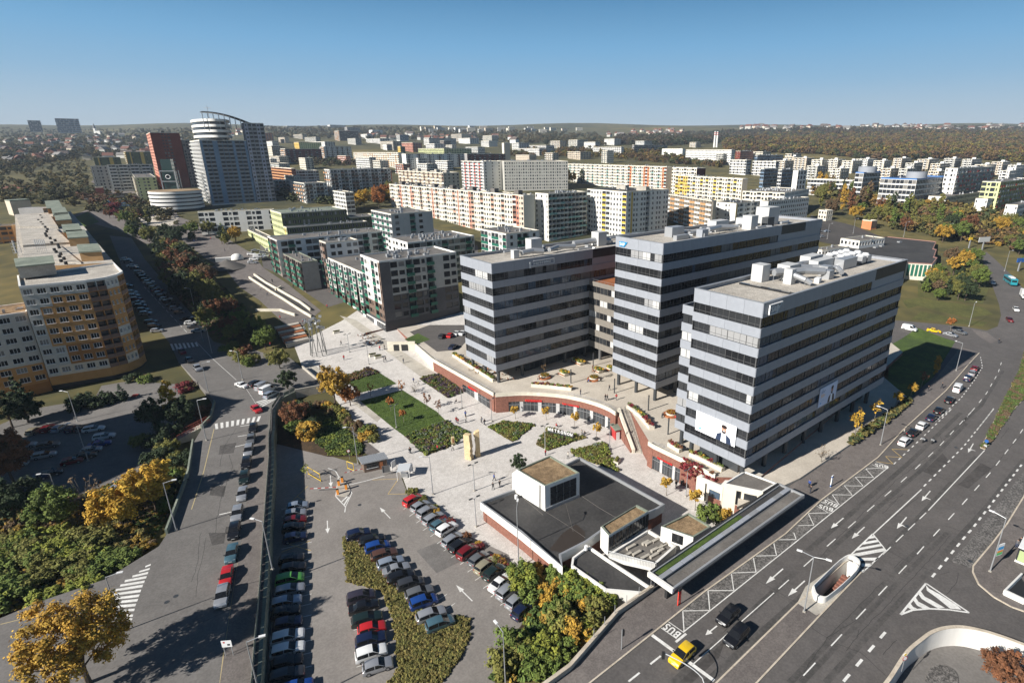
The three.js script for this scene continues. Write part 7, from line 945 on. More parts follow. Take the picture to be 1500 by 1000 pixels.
{const t=thing('creeper','red creeper hanging over the brick podium wall','creeper',[0,0]);const r=rng(12),a=zM(935,620,CO),b=zM(1310,800,CO);for(let i=0;i<60;i++){const s=r(),p=mix2(a,b,s),m=part('creeper_spray',tuft,r()<.75?LM.red:LM.rust,t);const o=polar(BLD_A - Math.PI,0);m.position.set(p[0]- .35,CO - Math.pow(r(),1.4)*4.2,-(p[1]- .35));m.scale.set(1.3,1.6,1.3);m.rotation.y=r()*6;}}
for(const[x,y,lab,c]of[[125,380,'round planter seat with a sapling before the link wing','brown'],[640,400,'round planter seat in the middle of the terrace','rust']]){const p=zQ(x,y,POD),t=thing('round_planter',lab,'planter',p,POD);put('ring_bench',cyl(1.9,.45,12),M.wood,t,0,0,0);put('soil_ring',cyl(1.3,.75,12),M.limestone,t,0,0,0);for(let k=0;k<9;k++){const m=part('flower_clump',tuft,k % 2?LM.gold:LM.olive,t);m.position.set(Math.cos(k*.7)*.8,.7,Math.sin(k*.7)*.8);m.scale.setScalar(1.4);}plant('sapling',c,p,POD + .7,.9,'slender sapling in ' + lab,'tree');}
{const p=zM(790,140,POD),t=thing('round_planter','round planter seat near the right hand block','planter',p,POD);put('ring_bench',cyl(1.9,.45,12),M.wood,t,0,0,0);put('soil_ring',cyl(1.3,.75,12),M.limestone,t,0,0,0);for(let k=0;k<9;k++){const m=part('flower_clump',tuft,k % 2?LM.gold:LM.orange,t);m.position.set(Math.cos(k*.7)*.8,.7,Math.sin(k*.7)*.8);m.scale.setScalar(1.4);}}
for(const[x,y,lab,sx]of[[330,350,'square planter of yellow shrubs on the terrace',2.6],[480,230,'planter with long wooden bench under the link wing',4],[690,320,'planter with short wooden bench beside the tall block',2.4],[815,300,'white planter box against the tall block',1.6]]){const p=zQ(x,y,POD),t=thing('planter',lab,'planter',p,POD,-50*DEG);put('box',unitBox(sx,.8,1.7),M.limestone,t,0,0,0);put('bench',unitBox(sx,.1,.5),M.wood,t,0,.45,1.15);for(let k=0;k<7;k++){const m=part('flower_clump',tuft,k % 3?LM.green:LM.yellow,t);m.position.set(lerp(-sx / 2 + .4,sx / 2 - .4,k / 6),.75,(k % 2 - .5)*.7);m.scale.setScalar(2);}}
cover('hedge strip along the avenue terrace',[...gp([[1240,648],[1296,612],[1330,585],[1336,589],[1300,620],[1246,655]],AVE_H)],f=>A(f)+ .5,6,[cg,co,cd],1,1.8,tuft,96);
}
// far woods and scrub: one mass each, small crowns on the relief
function G2(px,py){const[u,fw,dn]=rayDir(px,py);let t0=60,t1=62;while(t1<9000&&CAM_H - dn*t1>HGT(u*t1,fw*t1)){t0=t1;t1*=1.025;}for(let i=0;i<22;i++){const m=(t0 + t1)/ 2;if(CAM_H - dn*m>HGT(u*m,fw*m))t0=m;else t1=m;}return[u*t1,fw*t1];}
const farCrown=foliage(41,crownPts(42,16,2.7,2.6,3.2,p=>p[1]>-.7),8,1.15,.75);
function wood(label,polyPx,n,cols,s0,s1,seed){
const r=rng(seed),xs=polyPx.map(p=>p[0]),ys=polyPx.map(p=>p[1]),x0=Math.min(...xs),x1=Math.max(...xs),y0=Math.min(...ys),y1=Math.max(...ys),L=[];let g=0;while(L.length<n&&g++<n*8){const q=[rr(x0,x1,r),rr(y0,y1,r)];if(!inside(q,polyPx))continue;const p=G2(q[0],q[1]);if(p[1]<4300)L.push(p);}
const m=new THREE.InstancedMesh(farCrown,coverMat,L.length),o=new THREE.Object3D(),c=new THREE.Color(),nz=makeNoise(seed,32);m.name=numbered('wood');L.forEach((p,i)=>{const s=rr(s0,s1,r);o.position.set(p[0],HGT(...p)- .4,-p[1]);o.rotation.y=r()*6.28;o.scale.set(s*1.1,s*rr(.8,1.3,r),s*1.1);o.updateMatrix();m.setMatrixAt(i,o.matrix);const k=cols[clamp(Math.floor((nz(p[0]/ 60,p[1]/ 60)*.75 + r()*.4)*cols.length),0,cols.length - 1)],v=rr(.7,1.2,r);c.setRGB(k[0]*v,k[1]*v,k[2]*v);m.setColorAt(i,c);});tag(m,label,'wood',null,'stuff');shadows(m);scene.add(m);
}
{
const wd=[[.045,.06,.02],[.09,.09,.028],[.15,.12,.03],[.16,.10,.03],[.11,.065,.03],[.06,.07,.022],[.18,.14,.03]];
wood('autumn wood covering the right hand hillside',[[1060,206],[1130,196],[1250,197],[1500,193],[1520,240],[1400,232],[1300,236],[1200,226],[1110,224],[1060,226]],4600,wd,1.2,2.2,201);
wood('brown wood along the upper right ridge',[[900,202],[1000,196],[1130,190],[1500,186],[1500,196],[1130,200],[1060,210],[980,214],[900,212]],2200,[[.05,.055,.03],[.09,.07,.035],[.07,.05,.03],[.04,.05,.022]],1.3,2.2,202);
wood('trees among the houses on the left slope',[[0,188],[120,190],[280,188],[280,200],[215,232],[130,230],[0,250]],1900,[[.04,.05,.02],[.08,.07,.03],[.12,.09,.03],[.035,.045,.02]],.8,1.4,203);
wood('dark scrub on the left meadow',[[0,236],[120,232],[128,250],[130,290],[110,300],[0,300]],330,[[.035,.045,.018],[.09,.085,.03],[.15,.12,.04],[.06,.065,.022]],.4,1.1,204);
wood('trees between the far blocks',[[385,186],[520,186],[740,190],[870,196],[900,212],[860,216],[740,208],[620,205],[520,204],[400,202]],1500,[[.04,.048,.022],[.08,.07,.03],[.11,.08,.03],[.035,.045,.02]],1,1.8,205);
wood('green belt behind the panel blocks',[[740,222],[840,218],[1000,224],[1065,236],[1060,246],[985,240],[880,231],[745,229]],520,wd,.8,1.6,206);
wood('autumn belt below the apartment rows',[[1190,262],[1260,278],[1345,296],[1430,318],[1500,322],[1500,335],[1440,345],[1340,318],[1250,300],[1192,290]],420,wd,.8,1.5,207);
wood('yellow trees in the estate courts',[[430,236],[500,236],[560,236],[575,240],[480,244],[436,242]],90,[[.20,.13,.03],[.09,.07,.03],[.05,.06,.02]],.9,1.5,208);
wood('trees around the white apartments',[[100,285],[150,282],[215,300],[235,300],[240,318],[190,318],[140,305]],130,[[.04,.05,.02],[.09,.08,.03],[.12,.06,.03]],.6,1.1,209);
wood('autumn scrub on the bank above the avenue bend',[[1290,300],[1345,305],[1440,330],[1500,335],[1500,372],[1445,358],[1380,350],[1300,335]],330,wd,.6,1.2,211);
wood('street trees between the apartment rows',[[1180,238],[1500,246],[1500,256],[1400,258],[1180,250]],170,wd,.5,.9,212);
wood('autumn trees between the low blocks and the office',[[380,270],[440,284],[520,286],[572,272],[572,296],[520,304],[440,298],[385,284]],120,[[.16,.12,.03],[.05,.06,.02],[.09,.08,.03],[.20,.14,.03]],.7,1.3,213);
wood('garden trees around the high rise group',[[95,285],[130,282],[235,290],[262,330],[200,318],[110,308]],70,[[.05,.06,.02],[.09,.08,.03],[.14,.10,.03]],.5,1,214);
wood('trees at the far left foot of the towers',[[265,205],[290,200],[300,230],[285,250],[268,236]],90,wd,.9,1.5,210);
}
{
const r=rng(300),walls=[WM.white,WM.cream,WM.beige,WM.paleGrey],roofs=[flat(.20,.085,.055),flat(.16,.07,.05),flat(.13,.10,.085),flat(.2,.19,.18)];const gw=boxGeo(-5.5,5.5,0,5.5,-4.5,4.5),gr=new GB();{const a=[-6,5.4,-5.1],b=[6,5.4,-5.1],c=[6,5.4,5.1],d=[-6,5.4,5.1],e=[-6,9.2,0],f=[6,9.2,0];gr.quad(a,b,f,e).quad(c,d,e,f).tri(a,e,d).tri(b,c,f).quad(a,d,c,b);}const grg=gr.geo();
const zones=[[[0,200],[280,200],[270,230],[100,236],[0,240],105,'small pale house with pitched roof on the left slope','houses on the left slope',1.05],[[1075,186.5],[1500,184],[1500,191],[1075,192],70,'small house with red roof on the right ridge','houses on the right ridge',1.7],[[510,196],[760,199],[760,210],[510,205],46,'small house with red roof beyond the panel blocks','houses beyond the panel blocks',1.3],[[890,192],[1000,192],[1000,200],[890,204],34,'red roofed row house below the ridge wood','row houses below the wood',1.4],[[280,190],[390,192],[390,200],[280,200],14,'pale house behind the towers','houses behind the towers',1]];
for(const z of zones){const P=z.slice(0,z.length - 4).filter(Array.isArray),[n,label,group,sc]=z.slice(z.length - 4);const b=bbox(P);let k=0,g=0;while(k<n&&g++<3000){const q=[rr(b[0],b[1],r),rr(b[2],b[3],r)];if(!inside(q,P))continue;const p=G2(q[0],q[1]);if(p[1]>4200)continue;const t=thing('house',label,'house',p,HGT(...p)- .5,r()*3.1,group);part('wall',gw,pickOne(walls,r),t);part('roof',grg,pickOne(roofs,r),t);t.scale.setScalar(sc*rr(.85,1.35,r));k++;}}
// big flats far on the skyline
const gf=boxGeo(-22,22,0,30,-7,7),gw2=new GB();for(let k=0;k<9;k++)gw2.box(-21,21,2 + k*3.1,3.4 + k*3.1,-7.08,7.08);const gwg=gw2.geo();for(let i=0;i<34;i++){const p=G2(rr(620,850,r),rr(190,194.5,r));if(p[1]>4300)continue;const t=thing('apartment_block','distant pale panel block on the skyline','apartment block',p,HGT(...p)- 1,rr(.2,1,r),'panel blocks on the skyline');part('wall',gf,pickOne(walls,r),t);part('window_bands',gwg,M.glassFar,t);t.scale.set(.7,rr(.35,.62,r),.7);}
}
// ---------- walls, railings and street furniture ----------
const off2=(P,d)=>P.map((p,i)=>{const q=dir2(P[Math.max(0,i - 1)],P[Math.min(P.length - 1,i + 1)]);return[p[0]- q[1]*d,p[1]+ q[0]*d];});
{
const P=off2(WALL_R,0),t=thing('retaining_wall','mossy concrete retaining wall of the street causeway','wall',[0,0]),g=new GB(),c=new GB();for(let i=1;i<P.length;i++){g.bar(P[i - 1],P[i],.5,-.1,LEFT_H + .28);}part('wall',g.geo(),M.concreteGreen,t);
const Q=off2(WALL_R,.75),f=thing('railing','long green grey mesh railing on the causeway edge','railing',[0,0]);for(const{p,a}of along(Q,2.1)){const o=part('railing_panel',unitBox(1.95,.95,.03),M.concreteGreen,f);o.position.set(p[0]+ Math.cos(a),LEFT_H + .1,-p[1]- Math.sin(a));o.rotation.y=a;const s=part('post',cyl(.045,1.15,6),M.galv,f);s.position.set(p[0],LEFT_H,-p[1]);}
const L=STREET_L.slice(7,14),w=thing('parapet_wall','low concrete parapet along the left footway','wall',[0,0]),wg=new GB();for(let i=1;i<L.length;i++){if(i===3)continue;wg.bar(L[i - 1],L[i],.35,0,LEFT_H + 1);}part('wall',wg.geo(),M.concreteGreen,w);
const a=z1(1390,262,S),b=z1(1010,455,0),st=thing('stair','outside stair with red railings down to the lower car park','stair',[0,0]),n=18;for(let k=0;k<n;k++)part('step',new GB().bar(mix2(b,a,k / n),mix2(b,a,(k + 1)/ n),2.2,0,LEFT_H*(k + 1)/ n).geo(),M.concrete,st);for(const s of[-1.1,1.1]){const A1=off2([b,a],s),g2=new GB();for(let k=0;k<=12;k++){const p=mix2(A1[0],A1[1],k / 12),y=LEFT_H*k / 12;g2.beam(W3(p,y),W3(p,y + 1.1),.035,4);}for(const h of[.55,1.1])g2.beam(W3(A1[0],h),W3(A1[1],LEFT_H + h),.045,4);part('handrail',g2.geo(),flat(.4,.09,.06,.6),st);}
raised('street_footway',[...gp([[316,1020],[322,1000],[333,923],[346,835],[356,782],[361,736],[369,670],[378,628],[398,632],[395,780],[383,934],[378,1010]],S)].reverse(),M.footway,.1,S);
const dk=thing('deck_wall','white parapet of the plaza deck above the sloping path','wall',[0,0]),D=[G(432,574,S),G(475,566,S),G(443,539,S)];part('wall',new GB().bar(D[0],D[1],.4,0,LEFT_H + .8).bar(D[1],D[2],.35,0,LEFT_H + .8).geo(),M.concrete,dk);
}
function lamp(p,y,h,ang,arm,label,group,dbl){const t=thing('street_lamp',label,'street lamp',p,y,ang,group);part('pole',cyl(.11,h,8,.06),M.galv,t);for(const s of dbl?[-1,1]:[1]){const g=new GB();g.beam([0,h - .05,0],[s*arm,h + .25,0],.05,6);part('arm',g.geo(),M.galv,t);const hd=part('lamp_head',unitBox(.75,.14,.3),dbl===2?M.darkSteel:M.whitePaint,t);hd.position.set(s*(arm + .3),h + .2,0);}put('foot',unitBox(.4,.25,.4),M.concrete,t,0,0,0);}
{
for(const[x,y,fn,h,a,l]of[[257.8,776.7,S,10,20,'beside the yellow trees'],[180.8,924,S,9.6,20,'beside the slanting zebra'],[302,645,S,10.5,10,'at the top of the red stair'],[128.7,675.5,0,9.6,180,'in the shaded car park, nearer the cars'],[113,618,0,8.8,180,'before the ochre block shops'],[90,744,0,8,200,'among the dark trees'],[398.8,834,S,9.5,170,'on the causeway wall, upper one'],[383,1030,S,10,20,'on the causeway wall, lower one'],[524,679,0,9.4,200,'beside the gatehouse'],[634,724,0,9,195,'between car row and plaza'],[741,1010,0,10,130,'beside the yellow bushes'],[760,829,0,12,90,'before the station wall'],[305,575,S,9,20,'at the head of the street wall'],[355,556,S,9,180,'by the raised planter'],[310,517,S,9,180,'by the distant zebra'],[297,500,S,9,190,'on the dark bank, lower one'],[285,454,S,9,190,'on the dark bank, middle one'],[266,441,S,9,190,'on the dark bank, upper one']]){const p=G(x,y,fn);lamp(p,typeof fn==='number'?fn:fn(p[1]),h,a*DEG,1.4,`tall grey street lamp ${l}`,'street lamps');}
for(const[x,y,h,a,l,d]of[[1178,896.6,9.9,150,'in the median by the stair parapet, double armed',1],[1450.5,837.6,10.2,130,'on the right footway with a poster'],[1290,652,9,140,'beside the parked white car'],[1401,543,9,140,'by the shaded lawn'],[1420,478,9,40,'at the side street corner'],[1472,397,10,10,'at the top of the avenue'],[1324,347,9,10,'behind the market hall'],[1212,350,9,10,'in the rear court'],[1250,342,9,10,'beside the white annex'],[1388,350,9,10,'on the grassy bank']]){const p=G(x,y,A);lamp(p,A(p[1]),h,a*DEG,1.6,`tall grey avenue lamp ${l}`,'avenue lamps',d);}
for(const[z,x,y,l]of[[zP,680,848,'in the open plaza'],[zP,860,122,'by the perennial bed'],[z5,535,960,'before the station wall'],[z5,440,172,'by the brick planting'],[zN,1410,615,'beside the kiosk'],[zN,232,600,'by the lettered bed'],[zG,525,540,'on the upper plaza'],[zG,630,605,'near the cafe'],[zG,780,950,'on the lower lawn'],[zE,542,552,'in the station alley']]){const p=z(x,y,T);lamp(p,T(p[1]),6.3,40*DEG,.5,`twin headed dark plaza lamp ${l}`,'plaza lamps',2);}
for(const[z,x,y,l]of[[zQ,635,255,'by the link wing'],[zQ,857,540,'before the tall block'],[zQ,1212,722,'near the stair'],[zQ,402,437,'by the yellow planter'],[zM,758,355,'by the right hand block'],[zG,1430,640,'at the cafe']]){const p=z(x,y,POD),t=thing('column_light',`dark column light ${l}`,'column light',p,POD,0,'terrace column lights');part('post',cyl(.16,3.9,10),M.darkSteel,t);put('light_cap',cyl(.17,.35,10),M.glassMid,t,0,3.9,0);}
}
{
const t=thing('sculpture','tall split sandstone sculpture of two slabs on the plaza','sculpture',[0,0]),m=std(noiseMap(71,128,6,[176,152,112],[216,196,158],[[1.5,.6],[.2,.5]]),.9);
const slabG=(a,b,th,h,sd)=>{const d=dir2(a,b),n=[-d[1]*th / 2,d[0]*th / 2],L=dist2(a,b),r=rng(sd),sh=[];sh.push([0,0],[L,0]);for(let k=1;k<10;k++)sh.push([L + rr(-.22,.16,r),h*k / 10]);sh.push([L*.9,h*(sd % 2?1.02:.94)],[0,h]);const q=([u,y],s)=>W3(add2(add2(a,mul2(d,u)),mul2(n,s)),y),g=new GB(),tr=THREE.ShapeUtils.triangulateShape(sh.map(p=>new THREE.Vector2(...p)),[]);for(const[i,j,k]of tr)g.tri(q(sh[i],1),q(sh[j],1),q(sh[k],1)).tri(q(sh[i],-1),q(sh[k],-1),q(sh[j],-1));for(let i=0;i<sh.length;i++){const j=(i + 1)% sh.length;g.quad(q(sh[i],1),q(sh[j],1),q(sh[j],-1),q(sh[i],-1));}return g.geo();};
part('slab',slabG(zP(590,505,0),zP(655,520,0),1.1,6.4,3),m,t);part('slab',slabG(zP(738,480,0),zP(690,488,0),1.1,6.8,4),m,t);
const s2=thing('stele','small sandstone stele beside the perennials','sculpture',zP(455,366,0),0,.4);put('block',unitBox(.7,2.1,.6),m,s2,0,0,0);put('niche',unitBox(.3,1.1,.05),M.wood,s2,0,.7,.31);
}
{
const a=zN(285,300,0),b=zN(752,418,0),t=thing('letter_sign','white standing letters METRONOM in the green bed','sign',mix2(a,b,.5),.85,ang2(a,b)),L=dist2(a,b);[...'METRONOM'].forEach((c,i)=>{const m=put('letter',textGeo(c,.8,.2),M.whitePaint,t,-L / 2 + L*(i + .5)/ 8,0,0);});part('support',new GB().box(-L / 2,L / 2,-.85,0,.08,.14).geo(),M.darkSteel,t);
}
{
const F=[zO(490,478,0),zO(795,408,0),zO(745,335,0),zO(440,398,0)],t=thing('gatehouse','low grey roofed gatehouse at the car park entry','gatehouse',[0,0]);part('wall',new GB().prism(F,0,2.3).geo(),WM.brown,t);const c=mix2(F[0],F[2],.5),RF=F.map(p=>mix2(c,p,1.16));for(let k=0;k<12;k++)part('roof_sheet',new GB().prism([mix2(RF[0],RF[1],k / 12),mix2(RF[0],RF[1],(k + .93)/ 12),mix2(RF[3],RF[2],(k + .93)/ 12),mix2(RF[3],RF[2],k / 12)],2.3,2.5).geo(),M.galv,t);const o=polar(ang2(F[0],F[1])- Math.PI / 2,.06),w=(s,e,y0,y1,m,n)=>part(n,new GB().bar(add2(mix2(F[0],F[1],s),o),add2(mix2(F[0],F[1],e),o),.1,y0,y1).geo(),m,t);w(.12,.32,1,2,M.glassMid,'window');w(.36,.6,1,2,M.glassDark,'window');w(.1,.62,.8,.92,M.whitePaint,'counter');w(.68,.82,.05,2,M.wood,'door');
const info=(x,y,wd,h,y0,m,lab,a)=>{const p=zO(x,y,0),s=thing('info_board',lab,'sign',p,0,a);put('panel',unitBox(wd,h,.08),m,s,0,y0,0);for(const q of[-wd / 2,wd / 2])put('post',unitBox(.08,y0 + h,.08),M.galv,s,q,0,.1);};info(785,500,1.6,1.7,.6,M.blindDark,'grey price board beside the gatehouse',.3);info(880,430,1.4,1.7,.5,M.whitePaint,'white poster board behind the gatehouse',1.2);info(1110,480,.9,1.8,.4,M.whitePaint,'white panel by the trolley shelter',1);
for(const[x,y,l]of[[150,650,'far left'],[195,605,'far right'],[247,700,'near right'],[135,768,'near left']]){const p=zO(x,y,0),s=thing('barrier_machine',`orange parking barrier machine, ${l} on its island`,'barrier',p,.12,.2);put('cabinet',unitBox(.45,1.2,.4),M.orange,s,0,0,0);put('cap',unitBox(.5,.1,.45),M.black,s,0,1.2,0);}
for(const[a,b,l]of[[[118,722],[-230,745],'exit'],[[230,530],[470,478],'entry']]){const p=zO(...a,0),q=zO(...b,0),s=thing('boom_barrier',`red and white barrier arm of the ${l} lane`,'barrier',[0,0]);for(let k=0;k<7;k++)part('stripe',new GB().bar(mix2(p,q,k / 7),mix2(p,q,(k + .96)/ 7),.09,1.0,1.12).geo(),k % 2?M.whitePaint:M.red,s);}
structure('barrier_island',new GB().prism(smoothLine(map(zO,[[120,780],[140,560],[190,560],[300,720],[250,790],[120,780]],0),3),0,.14).geo(),M.concrete);
const sh=thing('trolley_shelter','white framed shelter with glass roof over trolleys','shelter',[0,0]),E=[zO(930,585,0),zO(1090,560,0),zO(1120,470,0),zO(960,470,0)];for(const e of E)put('post',unitBox(.08,2.2,.08),M.whitePaint,sh,e[0],0,-e[1]);part('roof',new GB().prism(E,2.2,2.28).geo(),flat(.55,.57,.58,.3),sh);put('trolleys',unitBox(1.6,1,.7),M.steel,sh,mix2(E[0],E[2],.5)[0],0,-mix2(E[0],E[2],.5)[1]);
for(const[z,a,b,l]of[[zO,[265,420],[350,455],'by the gatehouse'],[z3,[780,612],[862,660],'under the deck shade']]){const p=z(...a,0),q=z(...b,0),s=thing('height_frame',`yellow tube frame ${l}`,'frame',[0,0]),g=new GB();g.beam(W3(p,0),W3(p,1.9),.07,5).beam(W3(q,0),W3(q,1.9),.07,5).beam(W3(p,1.9),W3(q,1.9),.07,5).beam(W3(p,.2),W3(q,.2),.06,5);part('frame',g.geo(),M.yellow,s);}
}
{
const signal=(x,y,lab)=>{const p=zC(x,y),t=thing('traffic_light',lab,'traffic light',p,AVE_H + .12,40*DEG);part('pole',cyl(.07,3.4,8),M.galv,t);const hd=put('signal_head',unitBox(.3,.95,.28),M.black,t,.2,2.3,0);for(let k=0;k<3;k++)put('lens',unitBox(.04,.2,.2),M.glassMid,hd,.16,.1 + k*.29,0);return t;};
signal(138,780,'traffic light on the footway by the stop line');{const p=zC(700,1035),q=zC(418,800,AVE_H + 5.2),t=thing('signal_gantry','white curved signal arm reaching over the yellow car','traffic light',[0,0]),g=new GB();const pts=smoothLine([p,mix2(p,q,.5),q],5);for(let i=1;i<pts.length;i++)g.beam(W3(pts[i - 1],AVE_H + 5.2*Math.sqrt((i - 1)/(pts.length - 1))),W3(pts[i],AVE_H + 5.2*Math.sqrt(i /(pts.length - 1))),.07,6);part('arm',g.geo(),M.whitePaint,t);put('signal_head',unitBox(.35,1,.3),M.black,t,q[0],AVE_H + 4.3,-q[1]);}
const p1=zA(215,515),st=thing('stop_pylon','blue and white upright stop pylon on the footway','pylon',p1,A(p1[1])+ .12,40*DEG);put('column',unitBox(.55,2.6,.16),M.whitePaint,st,0,0,0);put('band',unitBox(.57,.3,.18),M.blueSign,st,0,2.1,0);put('foot_band',unitBox(.57,.35,.18),M.blueSign,st,0,.1,0);
const p2=zA(1243,248),kr=thing('keep_right_sign','round blue arrow sign on the median tip','sign',p2,A(p2[1])+ .1,-50*DEG);put('post',cyl(.04,1.2,6),M.galv,kr,0,0,0);const disc=part('disc',new THREE.CylinderGeometry(.4,.4,.05,20),M.blueSign,kr);disc.rotation.x=Math.PI / 2;disc.position.y=1.4;put('block',unitBox(.6,.35,.6),M.whitePaint,kr,0,0,0);
const rs=(z,x,y,fn,lab,top,m,a)=>{const p=z(x,y),t=thing('road_sign',lab,'sign',p,fn(p[1]),a);put('post',cyl(.035,2.6,6),M.galv,t,0,0,0);const d=part('sign_disc',new THREE.CylinderGeometry(.38,.38,.03,20),M.red,t);d.rotation.x=Math.PI / 2;d.position.set(0,2.3,.04);const e=part('sign_centre',new THREE.CylinderGeometry(.28,.28,.035,20),M.whitePaint,t);e.rotation.x=Math.PI / 2;e.position.set(0,2.3,.045);if(top){const q=put('diamond',unitBox(.5,.5,.03),M.whitePaint,t,0,2.75,.04);q.rotation.z=Math.PI / 4;const q2=put('diamond_centre',unitBox(.34,.34,.035),M.yellow,t,0,2.85,.045);q2.rotation.z=Math.PI / 4;}};
rs(zB,685,925,A,'speed limit and priority sign beside the sunken ramp',1,0,15*DEG);rs(zO,290,300,T0,'round prohibition sign near the gatehouse',0,0,.3);
{const p=z4(255,820,S),t=thing('parking_sign','white parking sign on two legs beside the street','sign',p,S(p[1]),.1);put('panel',unitBox(1.3,1.1,.06),M.whitePaint,t,0,1.6,0);for(const q of[-.5,.5])put('leg',unitBox(.07,1.6,.07),M.galv,t,q,0,0);put('red_mark',unitBox(.25,.25,.07),M.red,t,-.3,2.3,0);put('dark_mark',unitBox(.35,.3,.07),M.black,t,.25,1.85,0);}
{const p=G(1450.5,837.6,A),t=thing('lamp_poster','colourful poster panel hung on the right footway lamp','poster',p,AVE_H + 3,20*DEG);put('panel',unitBox(1.4,2.2,.1),M.whitePaint,t,.9,0,0);put('blue_band',unitBox(1.3,.6,.11),flat(.05,.3,.6),t,.9,1.1,0);put('green_band',unitBox(1.3,.5,.11),flat(.1,.45,.15),t,.9,.1,0);put('orange_band',unitBox(1.3,.4,.11),M.orange,t,.9,.62,0);}
{const p=zB(1490,190),t=thing('bus_shelter','glass bus shelter with posters on the right footway','shelter',p,AVE_H + .12,42*DEG);put('roof',unitBox(5,.15,1.8),M.whitePaint,t,1.5,2.6,0);put('poster_case',unitBox(.2,2.3,1.5),M.glassMid,t,-.9,.15,0);put('poster',unitBox(.22,1.9,1.2),flat(.35,.42,.2),t,-.92,.35,0);put('rear_glass',unitBox(4.6,2.1,.06),M.glassMid,t,1.5,.3,-.8);put('base',unitBox(.5,.3,1.7),M.white,t,-.9,0,0);}
{const p=zB(1390,425),t=thing('stair_rail','white walled subway stair on the right footway','stair',[0,0]),q=[zB(1365,415),zB(1500,480),zB(1560,420),zB(1480,300)];part('wall',new GB().bar(q[0],q[1],.35,AVE_H,AVE_H + 1).bar(q[0],q[3],.25,AVE_H,AVE_H + .9).geo(),M.white,t);part('well',new GB().sheet(ccw(q),AVE_H + .14).geo(),M.black,t);}
for(const[x,y,w,h,m,l]of[[1255,800,18,7,M.blindLight,'large white billboard on a post by the avenue'],[1183,790,6,4,M.yellow,'small yellow and white roadside sign'],[1450,915,12,6,M.blueSign,'blue billboard on the bank']]){const p=zL(x,y,T),s=p[1]/ 300,t=thing('billboard',l,'billboard',p,T(p[1]),15*DEG);put('panel',unitBox(w*.42*s,h*.38*s,.3),m,t,0,4.5,0);put('post',unitBox(.5,5,.5),M.galv,t,0,0,0);}
}
{
const lp=zR1(445,955,T),t=thing('lattice_sculpture','tall cluster of slanted poles carrying lamps and mirrors','sculpture',lp,T(lp[1])),r=rng(9),m=flat(.22,.22,.21,.5,{metalness:.4});for(let i=0;i<9;i++){const a=i*.7,g=new GB();g.beam([Math.cos(a)*2.6,0,Math.sin(a)*2.4],[Math.cos(a + .5)*1.8,10 + r()*2.5,Math.sin(a + .5)*1.8],.14,6,.09);part('pole',g.geo(),m,t);}for(let i=0;i<26;i++){const o=put('lamp_box',unitBox(rr(.4,1,r),rr(.4,.9,r),rr(.4,.9,r)),pickOne([m,M.steel,M.galv],r),t,rr(-3.2,3.2,r),rr(8.5,13,r),rr(-2.6,2.6,r),r()*3);o.rotation.z=rr(-.5,.5,r);}
const am=thing('amphitheatre','dark wooden seating steps left of the lattice sculpture','steps',[0,0]),a0=[zR1(175,800,T),zR1(320,760,T)],a1=[zR1(255,920,T),zR1(390,880,T)];for(let k=0;k<7;k++)part('seat_step',new GB().prism([mix2(a0[0],a1[0],k / 7),mix2(a0[1],a1[1],k / 7),mix2(a0[1],a1[1],(k + .8)/ 7),mix2(a0[0],a1[0],(k + .8)/ 7)],0,T(a0[0][1])+ .9 - k*.13).geo(),k % 2?M.wood:M.concrete,am);
const rw=thing('ramp_parapet','cream parapets of the sunken ramp along the boulevard','wall',[0,0]);for(const L of[[[20,490],[150,575],[225,620],[340,695],[400,730]],[[50,472],[120,520],[330,640],[395,690]],[[180,565],[215,548]],[[60,690],[210,690],[300,720]]]){const q=map(zR1,L,T);for(let i=1;i<q.length;i++)part('wall',new GB().bar(q[i - 1],q[i],.5,T(q[i - 1][1])- .5,T(q[i - 1][1])+ 1,T(q[i][1])- .5,T(q[i][1])+ 1).geo(),M.limestone,rw);}structure('ramp_floor',drape(new GB(),map(zR1,[[50,475],[150,540],[330,645],[395,692],[340,692],[225,616],[150,572],[30,492]],T),.06).geo(),M.roofTar);
const cp=zI(1235,968,T),cn=thing('gravel_cone','grey gravel cone with a pale dome beside it on the square','landmark',cp,T(cp[1]));part('cone',new THREE.ConeGeometry(9,4.2,32).translate(0,2,0),M.roofGrey,cn);const dm=part('dome',new THREE.SphereGeometry(3.2,16,8,0,6.3,0,1.5),M.white,cn);dm.position.set(-3,1.4,-14);put('dome_neck',unitBox(8,2,2.4),M.white,cn,-8,1,-11,.5);
const pg=thing('market_canopy','arched glass canopy along the upper boulevard','canopy',[0,0]);for(const[x,y]of[[625,640],[645,655],[665,668]]){const q=zI(x,y,T),g=new THREE.CylinderGeometry(3.6,3.6,9,16,1,true,0,Math.PI);g.rotateZ(Math.PI / 2);const m2=part('arched_roof',g,M.glassBlue,pg);m2.position.set(q[0],T(q[1])+ 1.5,-q[1]);m2.rotation.set(0,55*DEG,0);put('base',unitBox(9,1.6,7),M.darkSteel,pg,q[0],T(q[1]),-q[1],55*DEG);}
for(const[x,y,w,lab]of[[560,615,22,'dark market stall roof left of the canopy'],[690,605,26,'dark market stall roof right of the canopy'],[640,590,18,'dark market stall roof behind the canopy']]){const q=zI(x,y,T),s=thing('market_stall',lab,'stall',q,T(q[1]),50*DEG);put('roof',unitBox(w,.4,9),M.roofTar,s,0,3.2,0);put('wall',unitBox(w - 2,3.2,7),M.blindDark,s,0,0,0);}
}
